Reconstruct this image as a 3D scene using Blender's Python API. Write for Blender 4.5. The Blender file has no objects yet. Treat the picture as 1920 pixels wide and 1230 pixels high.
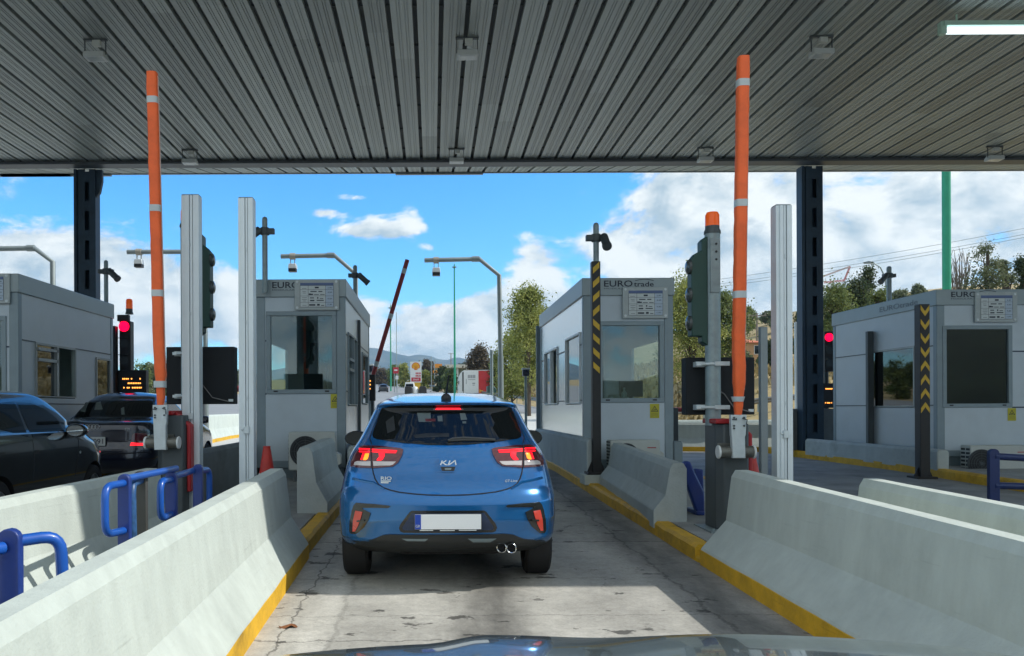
import bpy, bmesh, math, random
import numpy as np
from mathutils import Vector, Matrix
R = math.radians
random.seed(7)
scene = bpy.context.scene
col = scene.collection

# ------------------------------------------------------------------ camera
CAMZ, FPX, VX, VY = 1.42, 1500.0, 812.0, 765.0
cam = bpy.data.cameras.new('camera'); camo = bpy.data.objects.new('camera', cam); col.objects.link(camo)
camo.location = (0, 0, CAMZ); camo.rotation_euler = (R(90), R(0.25), 0)
cam.sensor_width = 36; cam.lens = FPX / 1920 * 36
cam.shift_x = (960 - VX) / 1920; cam.shift_y = (VY - 615) / 1920
cam.clip_start = 0.05; cam.clip_end = 9000
scene.camera = camo
scene.view_settings.view_transform = 'Standard'; scene.view_settings.look = 'None'
scene.view_settings.gamma = 1; scene.view_settings.exposure = 1.12

# ------------------------------------------------------------------ sun
SUN_EL, SUN_AZ_X, SUN_AZ_Y = 42.0, 1.0, -0.03          # horizontal direction towards the sun
sd = Vector((SUN_AZ_X, SUN_AZ_Y, 0)).normalized() * math.cos(R(SUN_EL)) + Vector((0, 0, math.sin(R(SUN_EL))))
sun = bpy.data.lights.new('sun', 'SUN'); sun.energy = 2.0; sun.angle = R(0.5); sun.color = (1, .965, .90)
suno = bpy.data.objects.new('sun', sun); col.objects.link(suno)
suno.rotation_euler = sd.to_track_quat('Z', 'Y').to_euler(); suno.location = (40, 0, 60)

# ------------------------------------------------------------------ world: sky + clouds
w = bpy.data.worlds.new('World'); scene.world = w; w.use_nodes = True
nt = w.node_tree; nt.nodes.clear()
def N(t, **k):
    n = nt.nodes.new(t)
    for a, b in k.items(): setattr(n, a, b)
    return n
def L(a, b): nt.links.new(a, b)
def MA(op, a, b=None, c=None, clamp=False):
    n = N('ShaderNodeMath', operation=op, use_clamp=clamp)
    for i, v in enumerate((a, b, c)):
        if v is None: continue
        if isinstance(v, (int, float)): n.inputs[i].default_value = v
        else: L(v, n.inputs[i])
    return n.outputs[0]
sky = N('ShaderNodeTexSky', sky_type='NISHITA', sun_disc=False)
sky.sun_elevation = R(SUN_EL); sky.sun_rotation = math.atan2(SUN_AZ_X, SUN_AZ_Y)
sky.air_density = 1.0; sky.dust_density = 0.4; sky.ozone_density = 2.0
hsv = N('ShaderNodeHueSaturation'); hsv.inputs['Saturation'].default_value = 1.35; hsv.inputs['Hue'].default_value = 0.497
L(sky.outputs[0], hsv.inputs['Color'])
bg_sky = N('ShaderNodeBackground'); bg_sky.inputs['Strength'].default_value = 0.12
tint = N('ShaderNodeMix', data_type='RGBA', blend_type='MULTIPLY'); tint.inputs[0].default_value = 1; tint.inputs[7].default_value = (0.50, 0.84, 1.06, 1)
L(hsv.outputs[0], tint.inputs[6]); L(tint.outputs[2], bg_sky.inputs['Color'])
tc = N('ShaderNodeTexCoord'); sep = N('ShaderNodeSeparateXYZ'); L(tc.outputs['Generated'], sep.inputs[0])
U = MA('ARCTAN2', sep.outputs[0], sep.outputs[1]); Vv = MA('ARCSINE', sep.outputs[2])
comb = N('ShaderNodeCombineXYZ'); L(U, comb.inputs[0]); L(MA('MULTIPLY', Vv, 1.7), comb.inputs[1]); comb.inputs[2].default_value = 3.1
n1 = N('ShaderNodeTexNoise'); n1.inputs['Scale'].default_value = 9; n1.inputs['Detail'].default_value = 9; n1.inputs['Roughness'].default_value = 0.63
n1.inputs['Distortion'].default_value = 0.25
L(comb.outputs[0], n1.inputs['Vector'])
bias = None
# cloud banks and gaps: azimuth, elevation, half width, half height (radians), strength
def dirpx(px, py): return math.atan2(px - VX, FPX), math.atan2(VY - py, FPX)
BL = []
for (px, py, sx, sy, s) in [(120, 515, 240, 52, .38), (300, 590, 320, 75, .36), (60, 620, 260, 90, .35), (640, 585, 170, 42, .36), (745, 640, 240, 55, .40),
        (720, 432, 95, 20, .42), (605, 401, 50, 11, .30), (670, 372, 45, 9, .26), (770, 390, 30, 22, .18), (812, 464, 38, 10, .28),
        (1000, 500, 48, 68, .42), (960, 585, 90, 40, .36), (900, 640, 260, 60, .38), (1180, 470, 120, 42, .40), (1360, 370, 150, 60, .46),
        (1500, 430, 260, 80, .40), (1750, 480, 330, 120, .40), (1850, 390, 180, 60, .32), (1620, 430, 80, 30, -.22), (1780, 545, 120, 30, -.20), (1420, 500, 60, 26, -.20), (1880, 440, 40, 40, -.16), (1400, 580, 330, 80, .40), (1240, 560, 100, 40, .22),
        (1210, 330, 40, 9, .26), (640, 331, 40, 8, .22), (1590, 345, 95, 34, -.55), (1120, 570, 60, 45, -.20), (1290, 475, 80, 22, -.12), (560, 470, 60, 50, -.15),
        (-600, 480, 500, 170, .36), (2700, 430, 600, 260, .40)]:
    u, v = dirpx(px, py); BL.append((u, v, sx / FPX, sy / FPX, s))
BL += [(2.4, .45, 1.0, .50, .46), (-2.4, .45, 1.0, .50, .46), (3.14, .45, .8, .5, .44), (-3.14, .45, .8, .5, .44), (0, 1.05, 4.0, .45, .40), (1.5, .5, .5, .3, .25), (-1.3, .5, .5, .3, .30)]  # unseen clouds added behind, beside and overhead to neutralise the blue fill light
for (u, v, a, b, s) in BL:
    du = MA('DIVIDE', MA('SUBTRACT', U, u), a); dv = MA('DIVIDE', MA('SUBTRACT', Vv, v), b)
    g = MA('MULTIPLY', MA('EXPONENT', MA('MULTIPLY', MA('ADD', MA('MULTIPLY', du, du), MA('MULTIPLY', dv, dv)), -1.0)), s)
    bias = g if bias is None else MA('ADD', bias, g)
bias = MA('MINIMUM', MA('MULTIPLY', bias, 0.86), 0.42)
dens = MA('ADD', n1.outputs[0], bias)
mr = N('ShaderNodeMapRange', interpolation_type='SMOOTHSTEP'); mr.inputs['From Min'].default_value = 0.70; mr.inputs['From Max'].default_value = 0.85
L(dens, mr.inputs['Value'])
# cloud tone: second noise plus thickness -> grey undersides
mp = N('ShaderNodeVectorMath', operation='ADD'); L(comb.outputs[0], mp.inputs[0]); mp.inputs[1].default_value = (0.02, 0.035, 0)
n2 = N('ShaderNodeTexNoise'); n2.inputs['Scale'].default_value = 9; n2.inputs['Detail'].default_value = 7; n2.inputs['Roughness'].default_value = 0.55
n2.inputs['Distortion'].default_value = 0.25; L(mp.outputs[0], n2.inputs['Vector'])
tone = MA('SUBTRACT', n1.outputs[0], n2.outputs[0])
tone2 = MA('ADD', MA('MULTIPLY', tone, 4.2), 0.66, clamp=True)
cr = N('ShaderNodeMix', data_type='RGBA'); cr.inputs[6].default_value = (0.43, 0.54, 0.60, 1); cr.inputs[7].default_value = (0.93, 0.96, 0.92, 1)
L(tone2, cr.inputs[0])
bg_c = N('ShaderNodeBackground'); bg_c.inputs['Strength'].default_value = 0.54; L(cr.outputs[2], bg_c.inputs['Color'])
mx = N('ShaderNodeMixShader'); L(MA('MULTIPLY', mr.outputs[0], 0.97), mx.inputs[0]); L(bg_sky.outputs[0], mx.inputs[1]); L(bg_c.outputs[0], mx.inputs[2])
# below the horizon: plain earth tone so that reflections stay believable
wo = N('ShaderNodeOutputWorld'); L(mx.outputs[0], wo.inputs[0])

# ------------------------------------------------------------------ helpers
def P(px, py, Y): return Vector(((px - VX) * Y / FPX, Y, CAMZ - (py - VY) * Y / FPX))
def PX(px, Y): return (px - VX) * Y / FPX
def PZ(py, Y): return CAMZ - (py - VY) * Y / FPX

MATS = {}
def mat(name, c, rough=.5, metal=0, var=.12, vs=2.5, bump=0, bs=40, coat=0, emit=None, es=1, spec=.5, streak=False, alpha=1, dirt=0, scuff=0):
    if name in MATS: return MATS[name]
    m = bpy.data.materials.new(name); m.use_nodes = True; t = m.node_tree; b = t.nodes['Principled BSDF']
    b.inputs['Roughness'].default_value = rough; b.inputs['Metallic'].default_value = metal
    b.inputs['Specular IOR Level'].default_value = spec
    if coat: b.inputs['Coat Weight'].default_value = coat; b.inputs['Coat Roughness'].default_value = .04
    b.inputs['Base Color'].default_value = (*c, 1)
    if emit: b.inputs['Emission Color'].default_value = (*emit, 1); b.inputs['Emission Strength'].default_value = es
    if var or bump:
        tc = t.nodes.new('ShaderNodeTexCoord'); src = tc.outputs['Object']
        if streak:
            mp = t.nodes.new('ShaderNodeMapping'); mp.inputs['Scale'].default_value = streak if isinstance(streak, tuple) else (6, 6, .5); t.links.new(src, mp.inputs[0]); src1 = mp.outputs[0]
        else: src1 = src
    if var:
        n = t.nodes.new('ShaderNodeTexNoise'); n.inputs['Scale'].default_value = vs; n.inputs['Detail'].default_value = 8; n.inputs['Roughness'].default_value = .65
        t.links.new(src1, n.inputs['Vector'])
        mr = t.nodes.new('ShaderNodeMapRange'); mr.inputs['From Min'].default_value = .3; mr.inputs['From Max'].default_value = .7
        mr.inputs['To Min'].default_value = 1 - var; mr.inputs['To Max'].default_value = 1 + var; t.links.new(n.outputs[0], mr.inputs[0])
        fac = mr.outputs[0]
        if dirt:
            n3 = t.nodes.new('ShaderNodeTexNoise'); n3.inputs['Scale'].default_value = 1.3; n3.inputs['Detail'].default_value = 10; n3.inputs['Roughness'].default_value = .72
            t.links.new(src, n3.inputs['Vector'])
            m3 = t.nodes.new('ShaderNodeMapRange'); m3.inputs['From Min'].default_value = .52; m3.inputs['From Max'].default_value = .72
            m3.inputs['To Min'].default_value = 1; m3.inputs['To Max'].default_value = 1 - dirt; t.links.new(n3.outputs[0], m3.inputs[0])
            mm = t.nodes.new('ShaderNodeMath'); mm.operation = 'MULTIPLY'; t.links.new(fac, mm.inputs[0]); t.links.new(m3.outputs[0], mm.inputs[1]); fac = mm.outputs[0]
        if scuff:
            ms = t.nodes.new('ShaderNodeMapping'); ms.inputs['Scale'].default_value = (5, .9, 16); t.links.new(src, ms.inputs[0])
            n4 = t.nodes.new('ShaderNodeTexNoise'); n4.inputs['Scale'].default_value = 1.6; n4.inputs['Detail'].default_value = 7; n4.inputs['Roughness'].default_value = .75; t.links.new(ms.outputs[0], n4.inputs['Vector'])
            m4 = t.nodes.new('ShaderNodeMapRange'); m4.inputs['From Min'].default_value = .60; m4.inputs['From Max'].default_value = .70; m4.inputs['To Min'].default_value = 1; m4.inputs['To Max'].default_value = 1 - scuff; t.links.new(n4.outputs[0], m4.inputs[0])
            mm = t.nodes.new('ShaderNodeMath'); mm.operation = 'MULTIPLY'; t.links.new(fac, mm.inputs[0]); t.links.new(m4.outputs[0], mm.inputs[1]); fac = mm.outputs[0]
        vm = t.nodes.new('ShaderNodeVectorMath'); vm.operation = 'SCALE'; vm.inputs[0].default_value = c; t.links.new(fac, vm.inputs['Scale'])
        t.links.new(vm.outputs[0], b.inputs['Base Color'])
        r2 = t.nodes.new('ShaderNodeMapRange'); r2.inputs['To Min'].default_value = max(.02, rough - .08); r2.inputs['To Max'].default_value = min(1, rough + .1)
        t.links.new(n.outputs[0], r2.inputs[0]); t.links.new(r2.outputs[0], b.inputs['Roughness'])
    if bump:
        n2 = t.nodes.new('ShaderNodeTexNoise'); n2.inputs['Scale'].default_value = bs; n2.inputs['Detail'].default_value = 6
        t.links.new(src, n2.inputs['Vector'])
        bp = t.nodes.new('ShaderNodeBump'); bp.inputs['Strength'].default_value = bump; bp.inputs['Distance'].default_value = .01
        t.links.new(n2.outputs[0], bp.inputs['Height']); t.links.new(bp.outputs[0], b.inputs['Normal'])
    MATS[name] = m; return m
def glass(name, tint=(.5, .6, .58), clear=.5, rough=.02):
    if name in MATS: return MATS[name]
    m = bpy.data.materials.new(name); m.use_nodes = True; t = m.node_tree; t.nodes.clear()
    o = t.nodes.new('ShaderNodeOutputMaterial'); tr = t.nodes.new('ShaderNodeBsdfTransparent'); tr.inputs[0].default_value = (*[x * clear for x in tint], 1)
    gl = t.nodes.new('ShaderNodeBsdfGlossy'); gl.inputs['Roughness'].default_value = rough; gl.inputs['Color'].default_value = (.9, .95, .95, 1)
    fr = t.nodes.new('ShaderNodeFresnel'); fr.inputs[0].default_value = 1.5
    ad = t.nodes.new('ShaderNodeMath'); ad.operation = 'MULTIPLY_ADD'; ad.inputs[1].default_value = 1.0; ad.inputs[2].default_value = .08; t.links.new(fr.outputs[0], ad.inputs[0])
    mx = t.nodes.new('ShaderNodeMixShader'); t.links.new(ad.outputs[0], mx.inputs[0]); t.links.new(tr.outputs[0], mx.inputs[1]); t.links.new(gl.outputs[0], mx.inputs[2])
    t.links.new(mx.outputs[0], o.inputs[0]); MATS[name] = m; return m

SPLIT = {'seat_shadow', 'panel_joint', 'reflective_band', 'windscreen_glint', 'diffuser_insert', 'fitting', 'board_screw', 'end_disc', 'bolt', 'drain_slot', 'unlit_lens', 'tail_lamp', 'headlamp', 'counter_spring', 'support_leg', 'canopy_column'}
class MB:
    def __init__(s): s.V = []; s.F = []; s.M = []
    def v(s, p): s.V.append(tuple(p)); return len(s.V) - 1
    def poly(s, pts, m=0):
        i = len(s.V); s.V += [tuple(p) for p in pts]; s.F.append(tuple(range(i, i + len(pts)))); s.M.append(m)
    def box(s, x0, x1, y0, y1, z0, z1, m=0):
        if x0 > x1: x0, x1 = x1, x0
        if y0 > y1: y0, y1 = y1, y0
        if z0 > z1: z0, z1 = z1, z0
        i = len(s.V)
        s.V += [(x0, y0, z0), (x1, y0, z0), (x1, y1, z0), (x0, y1, z0), (x0, y0, z1), (x1, y0, z1), (x1, y1, z1), (x0, y1, z1)]
        for f in ((0, 3, 2, 1), (4, 5, 6, 7), (0, 1, 5, 4), (1, 2, 6, 5), (2, 3, 7, 6), (3, 0, 4, 7)): s.F.append(tuple(i + k for k in f)); s.M.append(m)
        return s
    def obox(s, c, sx, sy, sz, rot=(0, 0, 0), m=0):
        from mathutils import Euler
        i = len(s.V); s.box(-sx / 2, sx / 2, -sy / 2, sy / 2, -sz / 2, sz / 2, m); E = Euler(rot).to_matrix(); c = Vector(c)
        for k in range(i, len(s.V)): s.V[k] = tuple(E @ Vector(s.V[k]) + c)
        return s
    def ring(s, c, ax, r, n):
        ax = Vector(ax).normalized(); a = ax.orthogonal().normalized(); b = ax.cross(a); i = len(s.V)
        for k in range(n):
            t = 2 * math.pi * k / n; s.V.append(tuple(Vector(c) + a * math.cos(t) * r + b * math.sin(t) * r))
        return i
    def cyl(s, p0, p1, r0, r1=None, n=14, m=0, cap=True):
        r1 = r0 if r1 is None else r1; ax = Vector(p1) - Vector(p0)
        i = s.ring(p0, ax, r0, n); j = s.ring(p1, ax, r1, n)
        for k in range(n): s.F.append((i + k, i + (k + 1) % n, j + (k + 1) % n, j + k)); s.M.append(m)
        if cap:
            s.F.append(tuple(i + k for k in reversed(range(n)))); s.M.append(m); s.F.append(tuple(j + k for k in range(n))); s.M.append(m)
        return s
    def tube(s, pts, r, n=10, m=0):
        pts = [Vector(p) for p in pts]; rs = r if isinstance(r, (list, tuple)) else [r] * len(pts); prev = None; up = None
        for q, p in enumerate(pts):
            d = (pts[min(q + 1, len(pts) - 1)] - pts[max(q - 1, 0)]).normalized()
            if up is None: up = d.orthogonal().normalized()
            up = (up - d * up.dot(d))
            up = up.normalized() if up.length > 1e-6 else d.orthogonal().normalized()
            b = d.cross(up); i = len(s.V)
            for k in range(n):
                t = 2 * math.pi * k / n; s.V.append(tuple(p + up * math.cos(t) * rs[q] + b * math.sin(t) * rs[q]))
            if prev is not None:
                for k in range(n): s.F.append((prev + k, prev + (k + 1) % n, i + (k + 1) % n, i + k)); s.M.append(m)
            else: s.F.append(tuple(i + k for k in reversed(range(n)))); s.M.append(m)
            prev = i
        s.F.append(tuple(prev + k for k in range(n))); s.M.append(m)
        return s
    def prism(s, poly, axis, lo, hi, m=0):
        def q(a, b, t): return {'y': (a, t, b), 'x': (t, a, b), 'z': (a, b, t)}[axis]
        n = len(poly); i = len(s.V)
        s.V += [q(a, b, lo) for a, b in poly] + [q(a, b, hi) for a, b in poly]
        for k in range(n): s.F.append((i + k, i + (k + 1) % n, i + n + (k + 1) % n, i + n + k)); s.M.append(m)
        s.F.append(tuple(i + k for k in reversed(range(n)))); s.M.append(m); s.F.append(tuple(i + n + k for k in range(n))); s.M.append(m)
        return s
    def lathe(s, prof, c, n=20, m=0, axis='z', cap=True):
        c = Vector(c); prev = None
        for (r, h) in prof:
            i = len(s.V)
            for k in range(n):
                t = 2 * math.pi * k / n; a, b = r * math.cos(t), r * math.sin(t)
                d = {'z': (a, b, h), 'y': (a, h, b), 'x': (h, a, b)}[axis]; s.V.append(tuple(c + Vector(d)))
            if prev is not None:
                for k in range(n): s.F.append((prev + k, prev + (k + 1) % n, i + (k + 1) % n, i + k)); s.M.append(m)
            elif cap: s.F.append(tuple(i + k for k in range(n))); s.M.append(m)
            prev = i
        if cap: s.F.append(tuple(prev + k for k in range(n))); s.M.append(m)
        return s
    def text(s, body, org, ux, uz, wd, ht, m=0, shear=0, offset=0):
        cu = bpy.data.curves.new('t', 'FONT'); cu.body = body; cu.shear = shear; cu.offset = offset; cu.resolution_u = 3
        o = bpy.data.objects.new('t', cu); col.objects.link(o); dg = bpy.context.evaluated_depsgraph_get(); me = bpy.data.meshes.new_from_object(o.evaluated_get(dg))
        co = np.array([v.co[:2] for v in me.vertices]); lo, hi = co.min(0), co.max(0); sc = ((wd if wd else ht * (hi[0] - lo[0]) / (hi[1] - lo[1])) / (hi[0] - lo[0]), ht / (hi[1] - lo[1]))
        i = len(s.V); ux, uz, org = Vector(ux), Vector(uz), Vector(org)
        for a, b in co: s.V.append(tuple(org + ux * (a - lo[0]) * sc[0] + uz * (b - lo[1]) * sc[1]))
        for p in me.polygons: s.F.append(tuple(i + k for k in p.vertices)); s.M.append(m)
        bpy.data.objects.remove(o); bpy.data.meshes.remove(me); bpy.data.curves.remove(cu)
        return s
    def islands(s):
        p = list(range(len(s.V)))
        def f(a):
            while p[a] != a: p[a] = p[p[a]]; a = p[a]
            return a
        for q in s.F:
            for k in q[1:]: p[f(k)] = f(q[0])
        out = {}
        for q, m in zip(s.F, s.M): out.setdefault(f(q[0]), []).append((q, m))
        res = []
        for fs in out.values():
            n = MB(); mp = {}
            for q, m in fs:
                for k in q:
                    if k not in mp: mp[k] = len(n.V); n.V.append(s.V[k])
                n.F.append(tuple(mp[k] for k in q)); n.M.append(m)
            res.append(n)
        return res
    def build(s, name, mats, parent=None, bevel=0, loc=None, label=None, cat=None, group=None, kind=None, ang=35, seg=2, fixn=True):
        if name in SPLIT and parent is not None:
            r_ = s.islands()
            if len(r_) > 1:
                SPLIT.discard(name)
                for q in r_: o = q.build(name, mats, parent, bevel, loc, label, cat, group, kind, ang, seg, fixn)
                SPLIT.add(name); return o
        mats = mats if isinstance(mats, (list, tuple)) else [mats]
        if parent is not None:
            off = Vector(parent.get('_w', (0, 0, 0)))
        elif loc is not None: off = Vector(loc)
        else: off = Vector((0, 0, 0))
        me = bpy.data.meshes.new(name); me.from_pydata([tuple(Vector(v) - off) for v in s.V], [], s.F)
        for mm in mats: me.materials.append(mm)
        me.polygons.foreach_set('material_index', s.M)
        me.polygons.foreach_set('use_smooth', [True] * len(me.polygons))
        if fixn and len(me.polygons) < 60000:
            bm = bmesh.new(); bm.from_mesh(me); bmesh.ops.recalc_face_normals(bm, faces=bm.faces); bm.to_mesh(me); bm.free()
        me.set_sharp_from_angle(angle=R(ang)); me.update()
        o = bpy.data.objects.new(name, me); col.objects.link(o); o['_w'] = tuple(off)
        if parent is not None: o.parent = parent
        else: o.location = off
        if bevel:
            bv = o.modifiers.new('bevel', 'BEVEL'); bv.width = bevel; bv.segments = seg; bv.limit_method = 'ANGLE'; bv.angle_limit = R(40)
        tag(o, label, cat, group, kind); return o
def tag(o, label=None, cat=None, group=None, kind=None):
    if label: o['label'] = label
    if cat: o['category'] = cat
    if group: o['group'] = group
    if kind: o['kind'] = kind
    return o
def thing(name, label, cat, loc, group=None, rz=0):
    o = bpy.data.objects.new(name, None); col.objects.link(o); o.location = loc; o['_w'] = tuple(loc); o.empty_display_size = .2
    return tag(o, label, cat, group)
def dup(root, loc, label=None, group=None, rz=None, scale=None):
    def cp(o, par):
        c = o.copy(); col.objects.link(c); c.parent = par
        for ch in o.children: cp(ch, c)
        return c
    r = cp(root, None); r.location = loc
    if rz is not None: r.rotation_euler.z = rz
    if scale is not None: r.scale = scale if isinstance(scale, tuple) else (scale,) * 3
    if label: r['label'] = label
    if group: r['group'] = group
    return r

# ------------------------------------------------------------------ shared materials
conc = mat('painted_concrete', (.48, .53, .485), .8, var=.09, vs=2.2, bump=.35, bs=60, streak=(3, 3, .7), dirt=.13, scuff=.15)
conc2 = mat('grey_concrete', (.42, .47, .46), .85, var=.12, vs=2.5, bump=.3, bs=50, dirt=.25, scuff=.25)
yellow = mat('yellow_kerb_paint', (.64, .37, .015), .65, var=.22, vs=5, bump=.4, bs=45, dirt=.55, scuff=.3)
alu = mat('aluminium', (.66, .72, .74), .45, .4, var=.05, vs=4)
galv = mat('galvanised_steel', (.27, .33, .34), .5, .35, var=.18, vs=9)
steel_grey = mat('grey_painted_steel', (.17, .22, .24), .5, .1, var=.1)
dkgrey = mat('dark_grey_steel', (.075, .09, .095), .5, .2, var=.15)
black = mat('black_plastic', (.012, .014, .016), .45, var=.2)
blackm = mat('matt_black_sheet', (.014, .017, .02), .7, var=.15, spec=.3)
blue = mat('blue_paint', (.008, .085, .40), .32, var=.15, vs=6, coat=.3, dirt=.35)
navy = mat('navy_paint', (.010, .024, .105), .45, var=.15, vs=6, dirt=.2)
orange = mat('orange_vinyl', (.95, .15, .032), .55, var=.14, vs=4, bump=.5, bs=9)
reflw = mat('reflective_band', (.55, .6, .6), .35, var=.1)
redp = mat('red_paint', (.38, .015, .02), .45, var=.15)
white = mat('white_paint', (.72, .75, .74), .45, var=.05)
whitem = mat('white_metal', (.58, .64, .65), .4, .2, var=.12, vs=8)
beige = mat('beige_casing', (.47, .50, .47), .5, var=.06)
greend = mat('dark_green_housing', (.012, .052, .040), .45, var=.1)
lens_off = mat('signal_lens', (.05, .06, .06), .15, var=0)
red_on = mat('red_lit_lens', (.6, .0, .02), .3, var=0, emit=(1, .0, .03), es=1.6)
amber = mat('amber_beacon', (.75, .11, .01), .25, var=.1, emit=(1, .13, .01), es=.10)
led = mat('amber_led', (.8, .3, .02), .4, var=0, emit=(1, .35, .06), es=1.6)
rubber = mat('tyre_rubber', (.012, .012, .013), .75, var=.2)
rim = mat('alloy_rim', (.40, .42, .44), .35, .8, var=.1)
# ------------------------------------------------------------------ terrain
def ss(a, b, x):
    t = min(1, max(0, (x - a) / (b - a))); return t * t * (3 - 2 * t)
def gY(y):
    if y < 16: return .018 * (max(y, -30) - 8)
    if y < 42: return .144
    if y < 300: return .144 + .0415 * (y - 42)
    return .144 + .0415 * 258 + .012 * (min(y, 1200) - 300)
def zG(x, y):
    z = gY(y)
    xe = 13.5 if y < 50 else max(-30, 13.5 - .10 * (y - 50))
    z += 3.0 * ss(xe, xe + 7, x) * ss(34, 52, y)
    z += 15.0 * ss(12, 95, x) * ss(45, 140, y)
    z += 1.5 * ss(-30, -60, x) * ss(40, 120, y)
    return z
ys = [-3000, -800, -300, -120, -60, -40, -30, -20, -10, 0, 8, 12, 16, 20, 24, 28, 31, 34, 37, 40, 42, 45, 48, 51, 54, 58, 62, 66, 70, 75, 80, 86, 92, 98, 105, 112, 120, 130, 140, 155, 170, 190, 220, 260, 300, 380, 500, 700, 1000, 1200, 1800, 3000, 6000]
xs = [-3000, -1500, -700, -350, -200, -140, -100, -80, -65, -55, -45, -38, -32, -26, -20, -15, -10, -5, 0, 4, 7, 9, 11, 12.5, 14, 15.5, 17, 18.5, 20, 22, 24, 27, 30, 34, 38, 43, 48, 54, 60, 68, 76, 86, 98, 115, 140, 180, 260, 400, 800, 1600, 3000]
g = MB()
for y in ys:
    for x in xs: g.v((x, y, zG(x, y) - .012))
nx = len(xs)
for j in range(len(ys) - 1):
    for i in range(nx - 1): g.F.append((j * nx + i, j * nx + i + 1, (j + 1) * nx + i + 1, (j + 1) * nx + i)); g.M.append(0 if ys[j] >= 24 or ys[j] < -120 else 1)
def ground_mat():
    m = bpy.data.materials.new('dry_grass_ground'); m.use_nodes = True; t = m.node_tree; b = t.nodes['Principled BSDF']; b.inputs['Roughness'].default_value = .95
    tc = t.nodes.new('ShaderNodeTexCoord')
    n = t.nodes.new('ShaderNodeTexNoise'); n.inputs['Scale'].default_value = .22; n.inputs['Detail'].default_value = 10; n.inputs['Roughness'].default_value = .7; t.links.new(tc.outputs['Object'], n.inputs[0])
    n2 = t.nodes.new('ShaderNodeTexNoise'); n2.inputs['Scale'].default_value = 2.5; n2.inputs['Detail'].default_value = 8; n2.inputs['Roughness'].default_value = .75; t.links.new(tc.outputs['Object'], n2.inputs[0])
    ad = t.nodes.new('ShaderNodeMath'); ad.operation = 'ADD'; t.links.new(n.outputs[0], ad.inputs[0]); t.links.new(n2.outputs[0], ad.inputs[1])
    c = t.nodes.new('ShaderNodeValToRGB'); t.links.new(ad.outputs[0], c.inputs[0])
    e = c.color_ramp.elements; e[0].position = .72; e[0].color = (.07, .075, .03, 1); e[1].position = 1.25 if False else 1.0; e[1].color = (.36, .27, .12, 1)
    k = c.color_ramp.elements.new(.88); k.color = (.20, .16, .065, 1)
    t.links.new(c.outputs[0], b.inputs['Base Color']); return m
asph = mat('plaza_concrete', (.33, .33, .31), .9, var=.18, vs=1.2, bump=.4, bs=90, dirt=.2)
dgm = ground_mat()
g.build('ground', [dgm, asph], kind='structure', fixn=False)

def sheet(name, rows, m, dz=.004, xn=8):
    s = MB()
    for (y, xa, xb) in rows:
        for i in range(xn + 1):
            x = xa + (xb - xa) * i / xn; s.v((x, y, gY(y) + dz))
    for j in range(len(rows) - 1):
        for i in range(xn): k = j * (xn + 1) + i; s.F.append((k, k + 1, k + xn + 2, k + xn + 1)); s.M.append(0)
    return s.build(name, m, kind='structure', fixn=False)
def yy(a, b): return sorted(set([a, b] + [y for y in ys if a < y < b]))
apron = mat('pale_concrete_apron', (.50, .50, .46), .85, var=.08, vs=.7, bump=.2, bs=50, dirt=.12)
sheet('plaza_apron', [(y, -45, 13) for y in yy(24, 62)], apron, .006)
sheet('road', [(y, -30 - .02 * y, (12 if y < 50 else 12 - .105 * (y - 50))) for y in yy(62, 300)], mat('road_asphalt', (.24, .25, .25), .9, var=.1, vs=.5, bump=.2), .006)  # plain asphalt grey with slight random variation

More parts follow.
